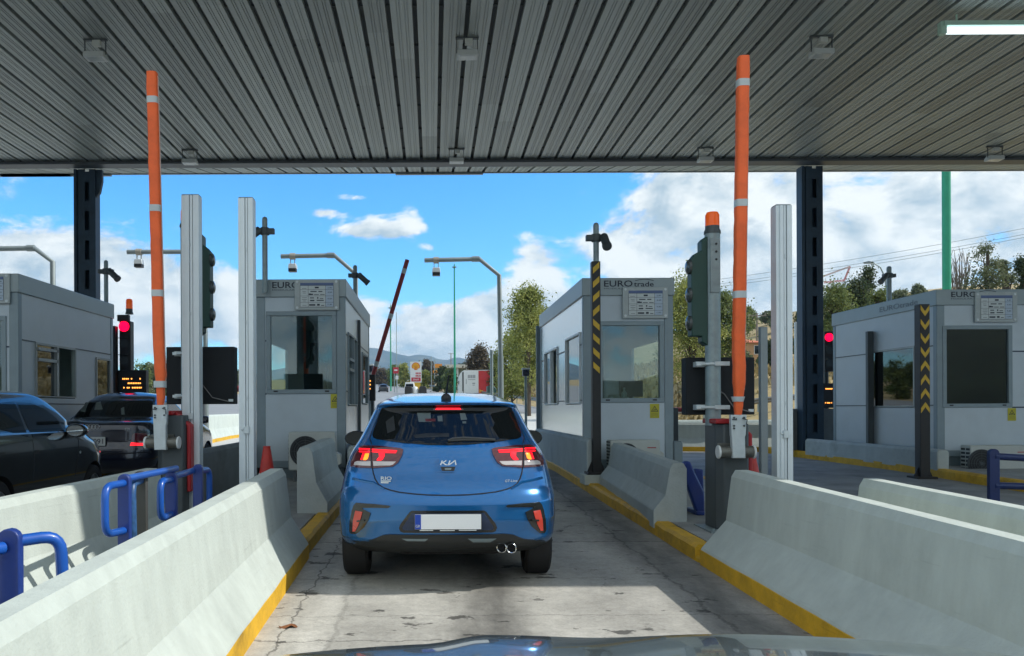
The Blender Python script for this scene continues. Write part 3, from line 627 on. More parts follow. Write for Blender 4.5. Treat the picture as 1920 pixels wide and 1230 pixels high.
def booth(label, X0, X1, Y0, Y1, win, side, sidewins, board, sticker, lettering, backwins=(), zb=.30, zt=3.60, sidem=side_m, front_glass=gl_front, extra_side_text=False, side_gl=gl_side, shiny_z=None):
    """win = (xa, xb, za, zb) front glass; sidewins = [(ya, yb, za, zb, style)] on the service side; side = -1 left or +1 right"""
    t = thing('toll_booth', label, 'toll booth', ((X0 + X1) / 2, (Y0 + Y1) / 2, gY(Y0) + .15), 'toll booths')
    F = .30                                             # fascia height
    xa, xb, za, zb_ = win; fw = .075
    xs_, xo = (X1, X0) if side > 0 else (X0, X1)
    # base
    s = MB(); s.box(X0 + .04, X1 - .04, Y0 + .05, Y1 - .05, gY(Y0) + .05, zb); s.build('base_frame', steel_grey, t)
    # fascia / roof
    s = MB(); s.box(X0 - .02, X1 + .02, Y0 - .02, Y1 + .02, zt - F, zt); s.build('fascia', mat('booth_fascia', (.30, .36, .375), .4, .15, var=.07, vs=2), t, bevel=.012)
    # corner posts and front rails
    pw = .15
    for x in (X0, X1 - pw):
        for y in (Y0, Y1 - .12): s = MB(); s.box(x, x + pw, y, y + .12, zb, zt - F); s.build('corner_post', post_m, t, bevel=.01)
    s = MB(); s.box(X0 + pw, X1 - pw, Y0 + .005, Y0 + .1, zb, zb + .12); s.build('bottom_rail', post_m, t, bevel=.01)
    # front panels around the window
    s = MB(); y0, y1 = Y0 + .012, Y0 + .07
    s.box(X0 + pw, X1 - pw, y0, y1, zb + .12, za - fw); s.box(X0 + pw, X1 - pw, y0, y1, zb_ + fw, zt - F)
    s.box(X0 + pw, xa - fw, y0, y1, za - fw, zb_ + fw); s.box(xb + fw, X1 - pw, y0, y1, za - fw, zb_ + fw)
    s.build('front_panel', panel_m, t)
    for zz in (za - fw, zb_ - .42):
        for (p_, q_) in ((X0 + pw, xa - fw), (xb + fw, X1 - pw)):
            if q_ - p_ > .01: s = MB(); s.box(p_, q_, y0 - .003, y0 + .01, zz - .012, zz + .012); s.build('panel_joint', slit_m, t)
    fr = MB(); y0, y1 = Y0 - .012, Y0 + .08
    fr.box(xa - fw, xb + fw, y0, y1, za - fw, za); fr.box(xa - fw, xb + fw, y0, y1, zb_, zb_ + fw); fr.box(xa - fw, xa, y0, y1, za, zb_); fr.box(xb, xb + fw, y0, y1, za, zb_)
    fo = fr.build('window_frame', post_m, t, bevel=.006)
    s = MB(); s.box(xa, xb, Y0 + .03, Y0 + .036, za, zb_); s.build('window_glass', front_glass, fo)
    s = MB()
    for x in (xa + .05, xb - .12): s.box(x, x + .07, y0 - .004, y0 + .004, za - .045, za - .02)
    s.build('drain_slot', black, fo)
    # service side wall with window holes
    def wall_side(x, wins, m, sgn):
        s = MB(); xi = x - sgn * .05; a0, a1 = min(x, xi), max(x, xi); ya_, yb_ = Y0 + .12, Y1 - .12
        ws = sorted(wins); cur = ya_
        for (wa, wb, wza, wzb) in ws:
            s.box(a0, a1, cur, wa, zb, zt - F); s.box(a0, a1, wa, wb, zb, wza); s.box(a0, a1, wa, wb, wzb, zt - F); cur = wb
        s.box(a0, a1, cur, yb_, zb, zt - F); return s.build('side_wall', m, t)
    wall_side(xs_ - side * .01, [w_[:4] for w_ in sidewins], sidem, side)
    wall_side(xo + side * .01, [(Y0 + .7, Y0 + 2.6, 1.55, 2.6)] if backwins else [], side_m, -side)
    for (wa, wb, wza, wzb, style) in sidewins:
        fr = MB(); xf = xs_ + side * .015; x_in = xs_ - side * .06; f = .035
        fr.box(xf, x_in, wa, wb, wza - f + .05, wza + f); fr.box(xf, x_in, wa, wb, wzb - f, wzb); fr.box(xf, x_in, wa, wa + f, wza + f, wzb - f); fr.box(xf, x_in, wb - f, wb, wza + f, wzb - f)
        mid = (wa + wb) / 2
        if style == 'slide': fr.box(xf - side * .002, x_in, mid - .03, mid + .03, wza + f, wzb - f)
        if style == 'sash':
            fr.box(xf + side * .02, x_in, wa + .05, mid, wza + .62, wza + .67); fr.box(xf + side * .02, x_in, wa + .05, mid, wza + .80, wza + .85); fr.box(xf + side * .02, x_in, mid - .05, mid + .02, wza + f, wzb - f)
        fo = fr.build('side_window', mat('side_window_frame', (.30, .33, .33), .4, .3, var=.12) if side_gl is not gl_side else (alu if sidem is side_shiny else post_m), t)
        s = MB(); xg = xs_ - side * .025
        if style == 'slide': s.box(xg, xg + .005, wa + f, mid, wza + f, wzb - f) if False else s.box(xg, xg + .005, mid, wb - f, wza + f, wzb - f)
        elif style == 'sash': s.box(xg, xg + .005, wa + f, mid, wza + f, wzb - f)
        else: s.box(xg, xg + .005, wa + f, wb - f, wza + f, wzb - f)
        s.build('window_glass', side_gl, fo)
    s = MB(); xj = xs_ + side * .0
    for zz in (za - .03, zb_ - .3):
        segs = []; cur = Y0 + .12
        for (wa, wb, wza, wzb, st) in sorted(sidewins):
            if wza - .05 < zz < wzb + .05: segs.append((cur, wa)); cur = wb
        segs.append((cur, Y1 - .12))
        for (a, b) in segs: s.box(xj - .004, xj + .004, a, b, zz - .010, zz + .010)
    s.build('panel_joint', mat('joint_grey', (.08, .1, .11), .5, var=0), t)
    # back wall with a window, floor, counter, blind
    s = MB(); yb = Y1 - .06; cur = X0 + pw; holes = list(backwins)
    for (ha, hb) in holes:
        s.box(cur, ha, yb, Y1, zb, zt - F); s.box(ha, hb, yb, Y1, zb, 1.50); s.box(ha, hb, yb, Y1, 2.42, zt - F); cur = hb
    s.box(cur, X1 - pw, yb, Y1, zb, zt - F); s.build('back_wall', inner_m, t)
    for (nx_, nz_, nw, nh, nm) in ((.22, 1.62, .21, .30, white), (.50, 1.75, .30, .21, paper), (.80, 1.60, .15, .21, stick_m)):
        xx = X0 + (X1 - X0) * nx_; s = MB(); s.box(xx, xx + nw, Y1 - .075, Y1 - .066, nz_ + .9, nz_ + .9 + nh); s.build('wall_notice', nm, t)
    s = MB(); s.box(X0 + .08, X0 + .42, Y1 - 1.2, Y1 - .5, zb + .03, zb + 1.35); s.build('cabinet', beige, t, bevel=.01)
    s = MB(); s.box((X0 + X1) / 2 - .1, (X0 + X1) / 2 + .1, Y0 + 1.0, Y0 + 2.3, zt - F - .15, zt - F - .085); s.build('ceiling_lamp', white, t)
    s = MB(); s.box(X0 + .1, X1 - .1, Y0 + .1, Y1 - .1, zb - .005, zb + .03); s.box(X0 + .1, X1 - .1, Y0 + .08, Y1 - .1, zt - F - .08, zt - F - .004); s.build('floor', inner_m, t)
    s = MB(); s.box(X0 + .08, X1 - .08, Y0 + .09, Y0 + .65, za - .10, za - .05); s.build('counter', mat('counter_top', (.12, .13, .13), .5), t)
    if board: price_board(t, *board, Y0)
    if sticker: warning_sticker(t, *sticker, Y0 + .012)
    if lettering:
        k = MB(); xl, wid = lettering; yq = Y0 - .024
        k.text('EURO', (xl, yq, zt - .150), (1, 0, 0), (0, 0, 1), wid * .575, .105, offset=.012)
        k.text('trade', (xl + wid * .60, yq, zt - .150), (1, 0, 0), (0, 0, 1), wid * .40, .085, offset=.012)
        k.text('MODULAR BUILDINGS', (xl, yq, zt - .192), (1, 0, 0), (0, 0, 1), wid, .022)
        n = 8; x_a, x_b = xl + wid * .63, xl + wid
        for i in range(n):
            f0, f1 = i / n, (i + 1) / n; q = lambda f: zt - .055 + .04 * math.sin(f * math.pi) * .6
            k.poly([(x_a + (x_b - x_a) * f0, yq, q(f0)), (x_a + (x_b - x_a) * f1, yq, q(f1)), (x_a + (x_b - x_a) * f1, yq, q(f1) + .010), (x_a + (x_b - x_a) * f0, yq, q(f0) + .010)])
        if extra_side_text:
            xq = (X0 - .024); k2 = MB(); k2.text('EUROtrade', (xq, Y0 + 1.9, zt - .21), (0, -1, 0), (0, 0, 1), 1.35, .11, offset=.012); k2.build('lettering', mat('faint_ink', (.16, .19, .21), .5, var=0), t)
        k.build('lettering', ink, t)
    return t
def zf(py, Y=13.5): return PZ(py, Y)
# centre right booth
YC = 13.5
bC = booth('right centre toll booth with mirror-like side panels, right of the blue car', PX(1094, YC), PX(1263, YC), YC, 18.9,
      (PX(1130, YC), PX(1237, YC), zf(748), zf(612)), -1,
      [(13.78, 15.3, 1.47, 2.72, 'fixed'), (16.3, 18.2, 1.47, 2.66, 'slide')],
      (PX(1167, YC), PX(1252, YC), zf(599), zf(541)), (PX(1219, YC), zf(759)), (PX(1133, YC), PX(1226, YC) - PX(1133, YC)), backwins=[(2.90, 3.20), (3.30, 3.62), (3.70, 3.90)], sidem=side_shiny, zb=.42)
bB = booth('left centre toll booth with grey front, left of the blue car', PX(481, YC), PX(648, YC), YC, 18.6,
      (PX(508, YC), PX(623, YC), zf(729), zf(591)), 1,
      [(13.95, 15.6, 1.46, 2.75, 'sash'), (16.7, 18.1, 1.5, 2.6, 'fixed')],
      (PX(554, YC), PX(637, YC), zf(581), zf(524)), (PX(620, YC), zf(738)), (PX(512, YC), .80), backwins=[(-2.78, -2.50), (-2.20, -1.95), (-1.86, -1.66)], zb=.42, sidem=mat('booth_side_bright', (.52, .56, .58), .3, .5, var=.06))
YA = 12.8
bA = booth('far left toll booth with open sliding window, behind the black hatchback', PX(35, YA) - 1.72, PX(35, YA), YA, 16.6,
      (PX(35, YA) - 1.45, PX(35, YA) - .27, 1.55, 2.85), 1,
      [(13.35, 14.85, 1.62, 2.55, 'sash'), (15.75, 16.45, 1.58, 2.45, 'fixed')],
      (PX(35, YA) - .90, PX(22, YA), PZ(566, YA), PZ(510, YA)), None, (PX(35, YA) - 1.4, .8), zb=.4, side_gl=gl_dark)
YD = 15.2
bD = booth('far right toll booth with dark front window, behind the second barrier', PX(1757, YD), PX(1757, YD) + 1.90, YD, 19.15,
      (PX(1775, YD), PX(1891, YD), PZ(761, YD), PZ(622, YD)), -1,
      [(15.9, 17.6, PZ(768, 16.3), PZ(655, 16.3), 'fixed')],
      (PX(1826, YD), PX(1905, YD), PZ(609, YD), PZ(553, YD)), (PX(1890, YD), PZ(770, YD)), (PX(1783, YD), .85), zb=.45, front_glass=gl_dark, extra_side_text=True, zt=PZ(547, YD), side_gl=glass('mirror_side_glass', (.4, .45, .45), .3))
# side posts standing at the service windows
def post(name, label, cat, x, y, z0, z1, w_, m, d=None, group=None):
    s = MB(); d = d or w_; s.box(x - w_ / 2, x + w_ / 2, y - d / 2, y + d / 2, z0, z1); return s.build(name, m, loc=(x, y, z0), bevel=.008, label=label, cat=cat, group=group)
post('guard_post', 'slim dark grey post against the side wall of far right booth', 'post', PX(1631, 17.4), 17.4, .2, PZ(625, 17.4), .13, dkgrey, .1)
post('guard_post', 'slim grey post beside sliding window of left centre booth', 'post', PX(670, 15.9) + .02, 15.9, .2, PZ(600, 15.9), .10, dkgrey, .12)
post('guard_post', 'tall grey edge post at back corner of right centre booth', 'post', PX(1010, 19.1), 19.1, .1, PZ(612, 19.1), .11, steel_grey, .1)
post('guard_post', 'thin black post behind left centre booth, beside the small display', 'post', PX(681, 18.9), 18.9, .1, PZ(618, 18.9), .15, black, .1)

# ------------------------------------------------------------------ air conditioner units
def aircon(label, X0, X1, Y, z0, z1, fan=.30):
    t = thing('air_conditioner', label, 'air conditioner', ((X0 + X1) / 2, Y, z0), 'air conditioner units in front of the booths')
    s = MB(); s.box(X0, X1, Y, Y + .30, z0, z1); s.build('casing', beige, t, bevel=.02)
    H = z1 - z0; r = H * .40; cx, cz = X0 + (X1 - X0) * fan + r * .2, z0 + H * .5
    s = MB(); s.lathe([(r, 0), (r, -.012), (r * .96, -.018), (r * .94, -.004)], (cx, Y - .001, cz), n=32, axis='y'); s.cyl((cx, Y - .006, cz), (cx, Y - .002, cz), r * .95, n=32, m=1)
    gr = s.build('fan_grille', [dkgrey, black], t)
    s = MB()
    for q in (.2, .38, .55, .72, .88):
        pts = [(cx + math.cos(a * .2618) * r * q, Y - .014, cz + math.sin(a * .2618) * r * q) for a in range(25)]; s.tube(pts, .004, n=5)
    for a in range(8): s.tube([(cx, Y - .014, cz), (cx + math.cos(a * .785) * r * .95, Y - .014, cz + math.sin(a * .785) * r * .95)], .003, n=4)
    s.cyl((cx, Y - .02, cz), (cx, Y - .008, cz), r * .13, n=16); s.build('grille_wire', dkgrey, gr)
    s = MB(); x = X0 + (X1 - X0) * .74; s.box(x, x + .14, Y - .003, Y - .001, z1 - .13, z1 - .115); s.build('maker_mark', redp, t)
    s = MB()
    for k in range(8): s.box(X0 - .004, X0 + .004, Y + .03, Y + .13, z0 + .06 + k * H * .11, z0 + .06 + k * H * .11 + H * .06); s.box(X0 - .004, X0 + .004, Y + .16, Y + .27, z0 + .06 + k * H * .11, z0 + .06 + k * H * .11 + H * .06)
    s.build('side_vent', black, t)
    s = MB(); s.box(X0 + .08, X0 + .12, Y + .02, Y + .28, gY(Y) + .15, z0); s.box(X1 - .12, X1 - .08, Y + .02, Y + .28, gY(Y) + .15, z0); s.build('support_leg', dkgrey, t)
    s = MB(); s.prism([(X1, z0 + .06), (X1 + .08, z0 + .10), (X1 + .08, z0 + .25), (X1, z0 + .3)], 'y', Y + .06, Y + .24); s.build('valve_cover', beige, t, bevel=.01)
    return t
aircon('air conditioner unit half hidden by barrier, in front of left centre booth', PX(540, 12.9), PX(628, 12.9), 12.9, .42, PZ(809, 12.9))
aircon('air conditioner unit mostly hidden by barrier, in front of right centre booth', PX(1144, 12.9), PX(1238, 12.9), 12.9, .42, PZ(827, 12.9), fan=.28)
aircon('air conditioner unit behind dark blue rail, in front of far right booth', PX(1820, 14.6), PX(1820, 14.6) + 1.15, 14.6, PZ(907, 14.6), PZ(840, 14.6), fan=.12)
# things on the counter behind the right centre window
zc = zf(748) - .05
for (px, h, r, lab) in ((1146, .105, .052, 'white tissue tub on the counter, left of the pair behind window'), (1157, .105, .052, 'white tissue tub on the counter, next to the spray bottle')):
    x = PX(px, 13.75); s = MB(); s.lathe([(r * .9, 0), (r, .01), (r, h), (r * .85, h + .004), (r * .8, h - .01)], (x, 13.78, zc), n=20); s.build('tissue_tub', white, loc=(x, 13.78, zc), label=lab, cat='tub', group='tubs on the counter')
x = PX(1171, 13.75); s = MB(); s.lathe([(.045, 0), (.05, .01), (.05, .14), (.018, .18), (.016, .21), (.022, .21), (.022, .235)], (x, 13.78, zc), n=18); s.build('spray_bottle', white, loc=(x, 13.78, zc), label='small white bottle standing on counter behind the window of right booth', cat='bottle')
t = thing('monitor', 'black monitor on the counter seen from behind through right booth window', 'monitor', (PX(1183, 14.1), 14.1, zc)); xm = PX(1183, 14.1)
s = MB(); s.box(xm - .21, xm + .21, 14.08, 14.12, zc + .08, zc + .36); s.build('screen', black, t, bevel=.01); s = MB(); s.box(xm - .03, xm + .03, 14.1, 14.13, zc, zc + .1); s.box(xm - .11, xm + .11, 14.03, 14.2, zc, zc + .012); s.build('stand', black, t)
# kiosk seat / hood silhouettes seen in the left booth
xb_ = PX(588, 14.4); t = thing('office_chair', 'dark high-backed chair seen through the left centre booth window', 'chair', (xb_, 14.4, .45))
s = MB(); s.prism([(xb_ - .20, 1.55), (xb_ + .20, 1.55), (xb_ + .22, 1.75), (xb_ + .20, 2.25), (xb_ + .09, 2.35), (xb_ + .06, 2.62), (xb_ - .08, 2.62), (xb_ - .11, 2.35), (xb_ - .22, 2.25)], 'y', 14.6, 14.7); s.build('backrest', black, t, bevel=.02)
s = MB(); s.box(xb_ - .24, xb_ + .24, 14.2, 14.7, .9, 1.02); s.build('seat', black, t, bevel=.03); s = MB(); s.cyl((xb_, 14.45, .5), (xb_, 14.45, .9), .035)
s.box(xb_ - .04, xb_ + .04, 14.66, 14.72, .98, 1.6); s.box(xb_ - .25, xb_ + .25, 14.42, 14.48, .46, .5); s.box(xb_ - .03, xb_ + .03, 14.2, 14.7, .46, .5); s.build('chair_frame', dkgrey, t)

# ------------------------------------------------------------------ black and yellow bumper posts
hazard = mat('hazard_yellow', (.62, .40, .03), .5, var=.12, vs=8)
hblack = mat('hazard_black', (.018, .018, .018), .5, var=.3, vs=9, dirt=.2)
def hazard_post(label, x, y, z0, zs, zt_, w_, chevron=False):
    t = thing('bumper_post', label, 'post', (x, y, z0), 'black and yellow bumper posts')
    s = MB(); h = w_ / 2; s.box(x - h, x + h, y, y + w_, z0, zt_); s.build('post', hblack, t, bevel=.006)
    s = MB(); yy_ = y - .004; n = 8; st = (zt_ - zs) / n
    for k in range(n):
        z = zs + st * k + st * .12; up = k >= n / 2; d = st * .5 if up else -st * .5
        if chevron:
            up = k >= n / 2; d = -st * .45 if up else st * .45; d = d
            s.poly([(x - h * .9, yy_, z + (0 if not up else st * .45)), (x, yy_, z + (st * .45 if not up else 0)), (x, yy_, z + (st * .45 if not up else 0) + st * .36), (x - h * .9, yy_, z + (0 if not up else st * .45) + st * .36)])
            s.poly([(x, yy_, z + (st * .45 if not up else 0)), (x + h * .9, yy_, z + (0 if not up else st * .45)), (x + h * .9, yy_, z + (0 if not up else st * .45) + st * .36), (x, yy_, z + (st * .45 if not up else 0) + st * .36)])
        else:
            a, b = (0, st * .42) if up else (st * .42, 0)
            s.poly([(x - h * .78, yy_, z + a), (x + h * .72, yy_, z + b), (x + h * .72, yy_, z + b + st * .42), (x - h * .78, yy_, z + a + st * .42)])
    s.build('stripe', hazard, t, fixn=False)
    s = MB(); s.box(x - h - .09, x + h + .09, y - .07, y + w_ + .1, z0 - .02, z0 + .02)
    for sx in (-1, 1): s.prism([(x + sx * h, z0 + .02), (x + sx * (h + .08), z0 + .02), (x + sx * h, z0 + .20)], 'y', y + w_ * .4, y + w_ * .5)
    s.build('base_plate', hblack, t)
    return t
Yq = 12.6; xq = PX(1119, Yq)
hp = hazard_post('black and yellow striped post with camera mast on top, by right centre booth', xq, Yq, .38, PZ(705, Yq), PZ(491, Yq), .135)
s = MB(); s.box(xq - .22, xq + .28, Yq - .12, Yq + .3, gY(Yq) + .12, .36); s.build('concrete_foot', conc, hp, bevel=.015, label='pale concrete foot block')
Yq2 = 14.3; hazard_post('black and yellow chevron post in front of far right booth', PX(1735, Yq2), Yq2, PZ(900, Yq2), PZ(782, Yq2), PZ(574, Yq2), .175, True)

# ------------------------------------------------------------------ camera masts
def camera_mast(label, px, pytop, pybot, Y, ang, r=.045, z0=None):
    x = PX(px, Y); zt_ = PZ(pytop, Y); zb = PZ(pybot, Y) if z0 is None else z0
    t = thing('camera_mast', label, 'camera', (x, Y, zb), 'cameras on short masts')
    s = MB(); s.cyl((x, Y, zb), (x, Y, zt_), r, n=14); s.lathe([(r, 0), (r * .8, .03), (.01, .045)], (x, Y, zt_), n=14); s.build('mast', galv, t)
    d = Vector((math.sin(ang), math.cos(ang), -.85)).normalized(); c = Vector((x, Y, zt_ - .20))
    s = MB(); s.cyl(c - Vector((0, 0, .06)), c + Vector((0, 0, .06)), r + .03, n=14); s.box(c.x - .16, c.x + .16, Y - .05, Y + .05, c.z - .045, c.z + .045); s.build('clamp', dkgrey, t, bevel=.006)
    side = Vector((d.y, -d.x, 0)).normalized() * .0; p0 = c + Vector((math.copysign(.12, math.sin(ang) + 1e-6), -.06, -.02)) - d * .06; p1 = p0 + d * .27
    s = MB(); s.cyl(p0, p1, .065, n=14); s.cyl(p1, p1 + d * .05, .075, .075, n=14); s.build('camera_housing', dkgrey, t)
    return t
camera_mast('grey camera mast on front corner of left centre booth', 498, 410, 548, 13.35, -2.1)
camera_mast('thin camera mast between navy column and red signal, behind far left booth', 200, 489, 575, 17.2, 1.9)
camera_mast('camera head on short mast topping the striped bumper post', 1119, 424, 492, 12.67, math.pi)
camera_mast('camera mast behind the far right booth roof, under the power lines', 1668, 506, 575, 20.5, -2.0, r=.06)
camera_mast('camera on mast at rear right corner of left centre booth', 667, 500, 620, 18.75, 1.3, r=.05)
# ------------------------------------------------------------------ aluminium sensor posts
def alu_post(label, px, w_px, pytop, Y, bend=0):
    x = PX(px, Y); w_ = w_px * Y / FPX; zt_ = PZ(pytop, Y); z0 = gY(Y) + .12; h = w_ / 2
    t = thing('sensor_post', label, 'post', (x, Y, z0), 'aluminium sensor posts')
    s = MB(); pr = [(x - h, Y), (x - h * .55, Y), (x - h * .55, Y - .012), (x - h * .1, Y - .012), (x - h * .1, Y + .015), (x + .0, Y + .015), (x + .0, Y - .004), (x + h * .25, Y - .004), (x + h * .25, Y + .015), (x + h * .35, Y + .015), (x + h * .35, Y - .012), (x + h, Y - .012), (x + h, Y + .12), (x - h, Y + .12)]
    s.prism(pr, 'z', z0, zt_); s.build('profile', alu, t, ang=20)
    s = MB(); s.box(x - h + .005, x + h - .005, Y + .002, Y + .115, zt_, zt_ + .012); s.build('end_cap', steel_grey, t)
    s = MB()
    for f in (.18, .42, .64, .85):
        z = z0 + (zt_ - z0) * f; s.box(x - .012, x - .004, Y + .0, Y + .012, z - .02, z + .02); s.box(x + .004, x + .012, Y - .0085, Y + .0, z - .02, z + .02)
    z = z0 + (zt_ - z0) * .33; s.box(x - .02, x + .03, Y - .035, Y - .014, z - .04, z + .03); s.cyl((x - .045, Y - .02, z), (x - .02, Y - .02, z), .008, n=8); s.build('fitting', whitem, t, bevel=.003)
    s = MB(); s.box(x - h - .06, x + h + .06, Y - .06, Y + .18, z0, z0 + .015); s.build('foot_plate', galv, t)
    return t
alu_post('tall aluminium post in front of the black sign panel, left of its neighbour', 358, 33, 364, 8.9)
alu_post('tall aluminium post just left of left centre booth', 462, 28, 370, 7.75)
alu_post('tall aluminium post right of the right orange boom, before navy column', 1471, 29, 388, 7.5)
post('sensor_post', 'shorter grey post between the orange boom and tall aluminium post on right', 'post', PX(1431, 13), 13, gY(13) + .1, PZ(616, 13), .115, mat('weathered_aluminium', (.30, .34, .35), .45, .4, var=.12), .1)
post('sensor_post', 'thin pale post seen far back between the tall aluminium post and navy column', 'post', PX(1493, 24), 24, .1, PZ(607, 24), .07, alu)

# ------------------------------------------------------------------ boom gates with raised orange arms
def boom_gate(label, pxb, pyb, pxt, pyt, Y, cab, side):
    xb, zb, xt, zt_ = PX(pxb, Y), PZ(pyb, Y), PX(pxt, Y), PZ(pyt, Y)
    t = thing('boom_gate', label, 'boom gate', (xb, Y + .3, gY(Y) + .15), 'boom gates with raised orange arms')
    x0, x1, ztop = cab; z0 = gY(Y) + .15
    s = MB(); s.prism([(x0 + .07, Y + .12), (x1 - .02, Y + .12), (x1, Y + .16), (x1, Y + .50), (x0, Y + .50), (x0, Y + .19)], 'z', z0 + .015, ztop - .05); s.build('cabinet', dkgrey, t, bevel=.012)
    s = MB(); s.prism([(x0 - .02, Y + .10), (x1 - .12, Y + .10), (x1 - .12, Y + .52), (x0 - .02, Y + .52)], 'z', ztop - .05, ztop); s.build('cabinet_lid', redp, t, bevel=.012)
    s = MB(); s.prism([(x1 - .12, ztop - .01), (x1 + .05, ztop - .16), (x1 + .05, z0 + .35), (x1 + .005, z0 + .35), (x1 + .005, ztop - .17), (x1 - .12, ztop - .07)], 'y', Y + .18, Y + .48); s.build('side_guard', redp, t, bevel=.012)
    s = MB(); s.box(x0 - .10, x1 + .06, Y + .02, Y + .55, z0, z0 + .018)
    for q in ((x0 - .06, Y + .08), (x1 + .02, Y + .06)): s.cyl((q[0], q[1], z0 + .018), (q[0], q[1], z0 + .04), .018, n=8)
    s.build('base_plate', galv, t)
    # drive shaft drums, white end discs
    zr = PZ(850 if pxb > 800 else 828, Y); wr = .165
    s = MB(); s.cyl((xb - wr, Y + .02, zr), (xb - .06, Y + .02, zr), .060, n=20); s.cyl((xb + .06, Y + .02, zr), (xb + wr, Y + .02, zr), .060, n=20)
    s.cyl((xb - .02, Y + .02, zr), (xb - .02, Y + .2, zr), .05, n=14); s.box(xb - .15, xb + .1, Y + .08, Y + .13, zr + .06, zr + .085); s.build('counter_spring', mat('drum_steel', (.16, .16, .14), .45, .5, var=.25, vs=30), t)
    s = MB(); s.cyl((xb - wr - .022, Y + .02, zr), (xb - wr, Y + .02, zr), .068, n=24); s.cyl((xb + wr, Y + .02, zr), (xb + wr + .022, Y + .02, zr), .068, n=24); s.build('end_disc', white, t, bevel=.008)
    zc = PZ(780 if pxb > 800 else 757, Y); zd = PZ(861 if pxb > 800 else 841, Y)
    s = MB(); s.prism([(xb - .078, zc), (xb + .078, zc), (xb + .07, zc - .2), (xb + .062, zc - .22), (xb + .066, zd), (xb - .062, zd), (xb - .07, zc - .22), (xb - .072, zc - .2)], 'y', Y - .06, Y + .0); s.build('arm_bracket', whitem, t, bevel=.006)
    s = MB()
    for (a, b) in ((-.05, .03), (.05, .03), (-.05, .11), (.05, .11), (-.05, .135)): s.cyl((xb + a, Y - .072, zc - b), (xb + a, Y - .058, zc - b), .010, n=8)
    s.tube([(xb - .07, Y - .07, zc - .045), (xb - .03, Y - .085, zc - .05), (xb - .03, Y - .07, zc - .035)], .006, 6); s.tube([(xb + .07, Y - .07, zc - .10), (xb + .072, Y - .085, zc - .05), (xb + .03, Y - .07, zc - .035)], .006, 6)
    s.build('bolt', dkgrey, t)
    # padded vinyl arm
    v0 = Vector((xb, Y - .03, zc)); v1 = Vector((xt, Y - .03, zt_)); d = v1 - v0; rng = random.Random(int(pxb))
    s = MB(); n = 44; pr = None; q = 20
    for k in range(n + 1):
        f = k / n; c = v0 + d * f; base = 1.0
        if f < .02: base = .55
        elif f < .05: base = .72
        elif f < .07: base = .82
        if f > .985: base = .93
        wob = rng.uniform(-.003, .003) + (.008 * math.sin(f * 17) if f < .25 else 0); i = len(s.V)
        for m_ in range(q):
            a = 2 * math.pi * m_ / q; ca, sa = math.cos(a), math.sin(a); e = .55
            s.V.append((c.x + wob + .058 * base * math.copysign(abs(ca) ** e, ca), c.y + .055 * base * math.copysign(abs(sa) ** e, sa), c.z))
        if pr is not None:
            for m_ in range(q): s.F.append((pr + m_, pr + (m_ + 1) % q, i + (m_ + 1) % q, i + m_)); s.M.append(0)
        else: s.F.append(tuple(i + m_ for m_ in range(q))); s.M.append(0)
        pr = i
    s.F.append(tuple(pr + m_ for m_ in range(q))); s.M.append(0)
    arm = s.build('arm', orange, t, ang=60)
    s = MB()
    fr = ([.062, .335, .59, .915] if pxb < 800 else [.335, .59, .925])
    for f in fr:
        c = v0 + d * f; pr2 = []
        for m_ in range(q):
            a = 2 * math.pi * m_ / q; ca, sa = math.cos(a), math.sin(a); pr2.append((c.x + .0610 * math.copysign(abs(ca) ** .55, ca), c.y + .0585 * math.copysign(abs(sa) ** .55, sa)))
        s.prism(pr2, 'z', c.z - .035, c.z + .035)
    if pxb > 800: c = v0 + d * .045; s.cyl((c.x, c.y, c.z - .03), (c.x, c.y, c.z + .02), .052, .066, n=18)
    s.build('reflective_band', reflw, arm, ang=60)
    s = MB(); s.tube([v0 + d * .07 + Vector((.060, 0, 0)), v0 + d * .3 + Vector((.063, 0, 0)), v0 + d * .99 + Vector((.061, 0, 0))], .007, 6); s.build('edge_seam', mat('seam_pale', (.55, .45, .40), .6), arm)
    return t
YL = 8.6; boom_gate('boom gate with raised orange arm standing left of the aluminium posts', 303, 757, 290, 136, YL, (PX(284, YL), PX(339, YL), PZ(768, YL)), -1)
YR = 8.0; boom_gate('boom gate with raised orange arm standing right of the blue car', 1381, 780, 1394, 112, YR, (PX(1324, YR + .45), PX(1404, YR + .15), PZ(788, YR)), 1)
# far red boom and lowered red booms
def red_boom(label, p0, p1, r, bands):
    p0, p1 = Vector(p0), Vector(p1); t = thing('exit_boom', label, 'boom', tuple(p0), 'thin red exit booms')
    s = MB(); s.cyl(p0, p1, r, n=10); a = s.build('arm', mat('dull_red_paint', (.30, .028, .03), .5, var=.1), t)
    s = MB()
    for f in bands: c = p0 + (p1 - p0) * f; dd = (p1 - p0).normalized() * .07; s.cyl(c - dd, c + dd, r + .004, n=10)
    if bands: s.build('reflective_band', reflw, a)
    s = MB(); s.box(p0.x - .14, p0.x + .10, p0.y - .1, p0.y + .25, gY(p0.y) + .1, p0.z + .05); s.build('cabinet', dkgrey, t, bevel=.01)
red_boom('thin dark red boom raised at a slant above the blue car', (PX(697, 21), 21, PZ(715, 21)), P(765, 487, 21), .062, (.13, .42, .70, .95)) if False else red_boom('thin dark red boom raised at a slant above the blue car', P(694, 722, 21), P(765, 487, 21), .058, (.17, .55, .91))
red_boom('lowered red boom seen between the black sign panel and post on left', P(375, 728, 23), P(486, 727, 23), .09, ())
red_boom('lowered red boom crossing behind the black sign panel on right', P(1263, 770, 22.3), P(1412, 771, 22.3), .06, ())

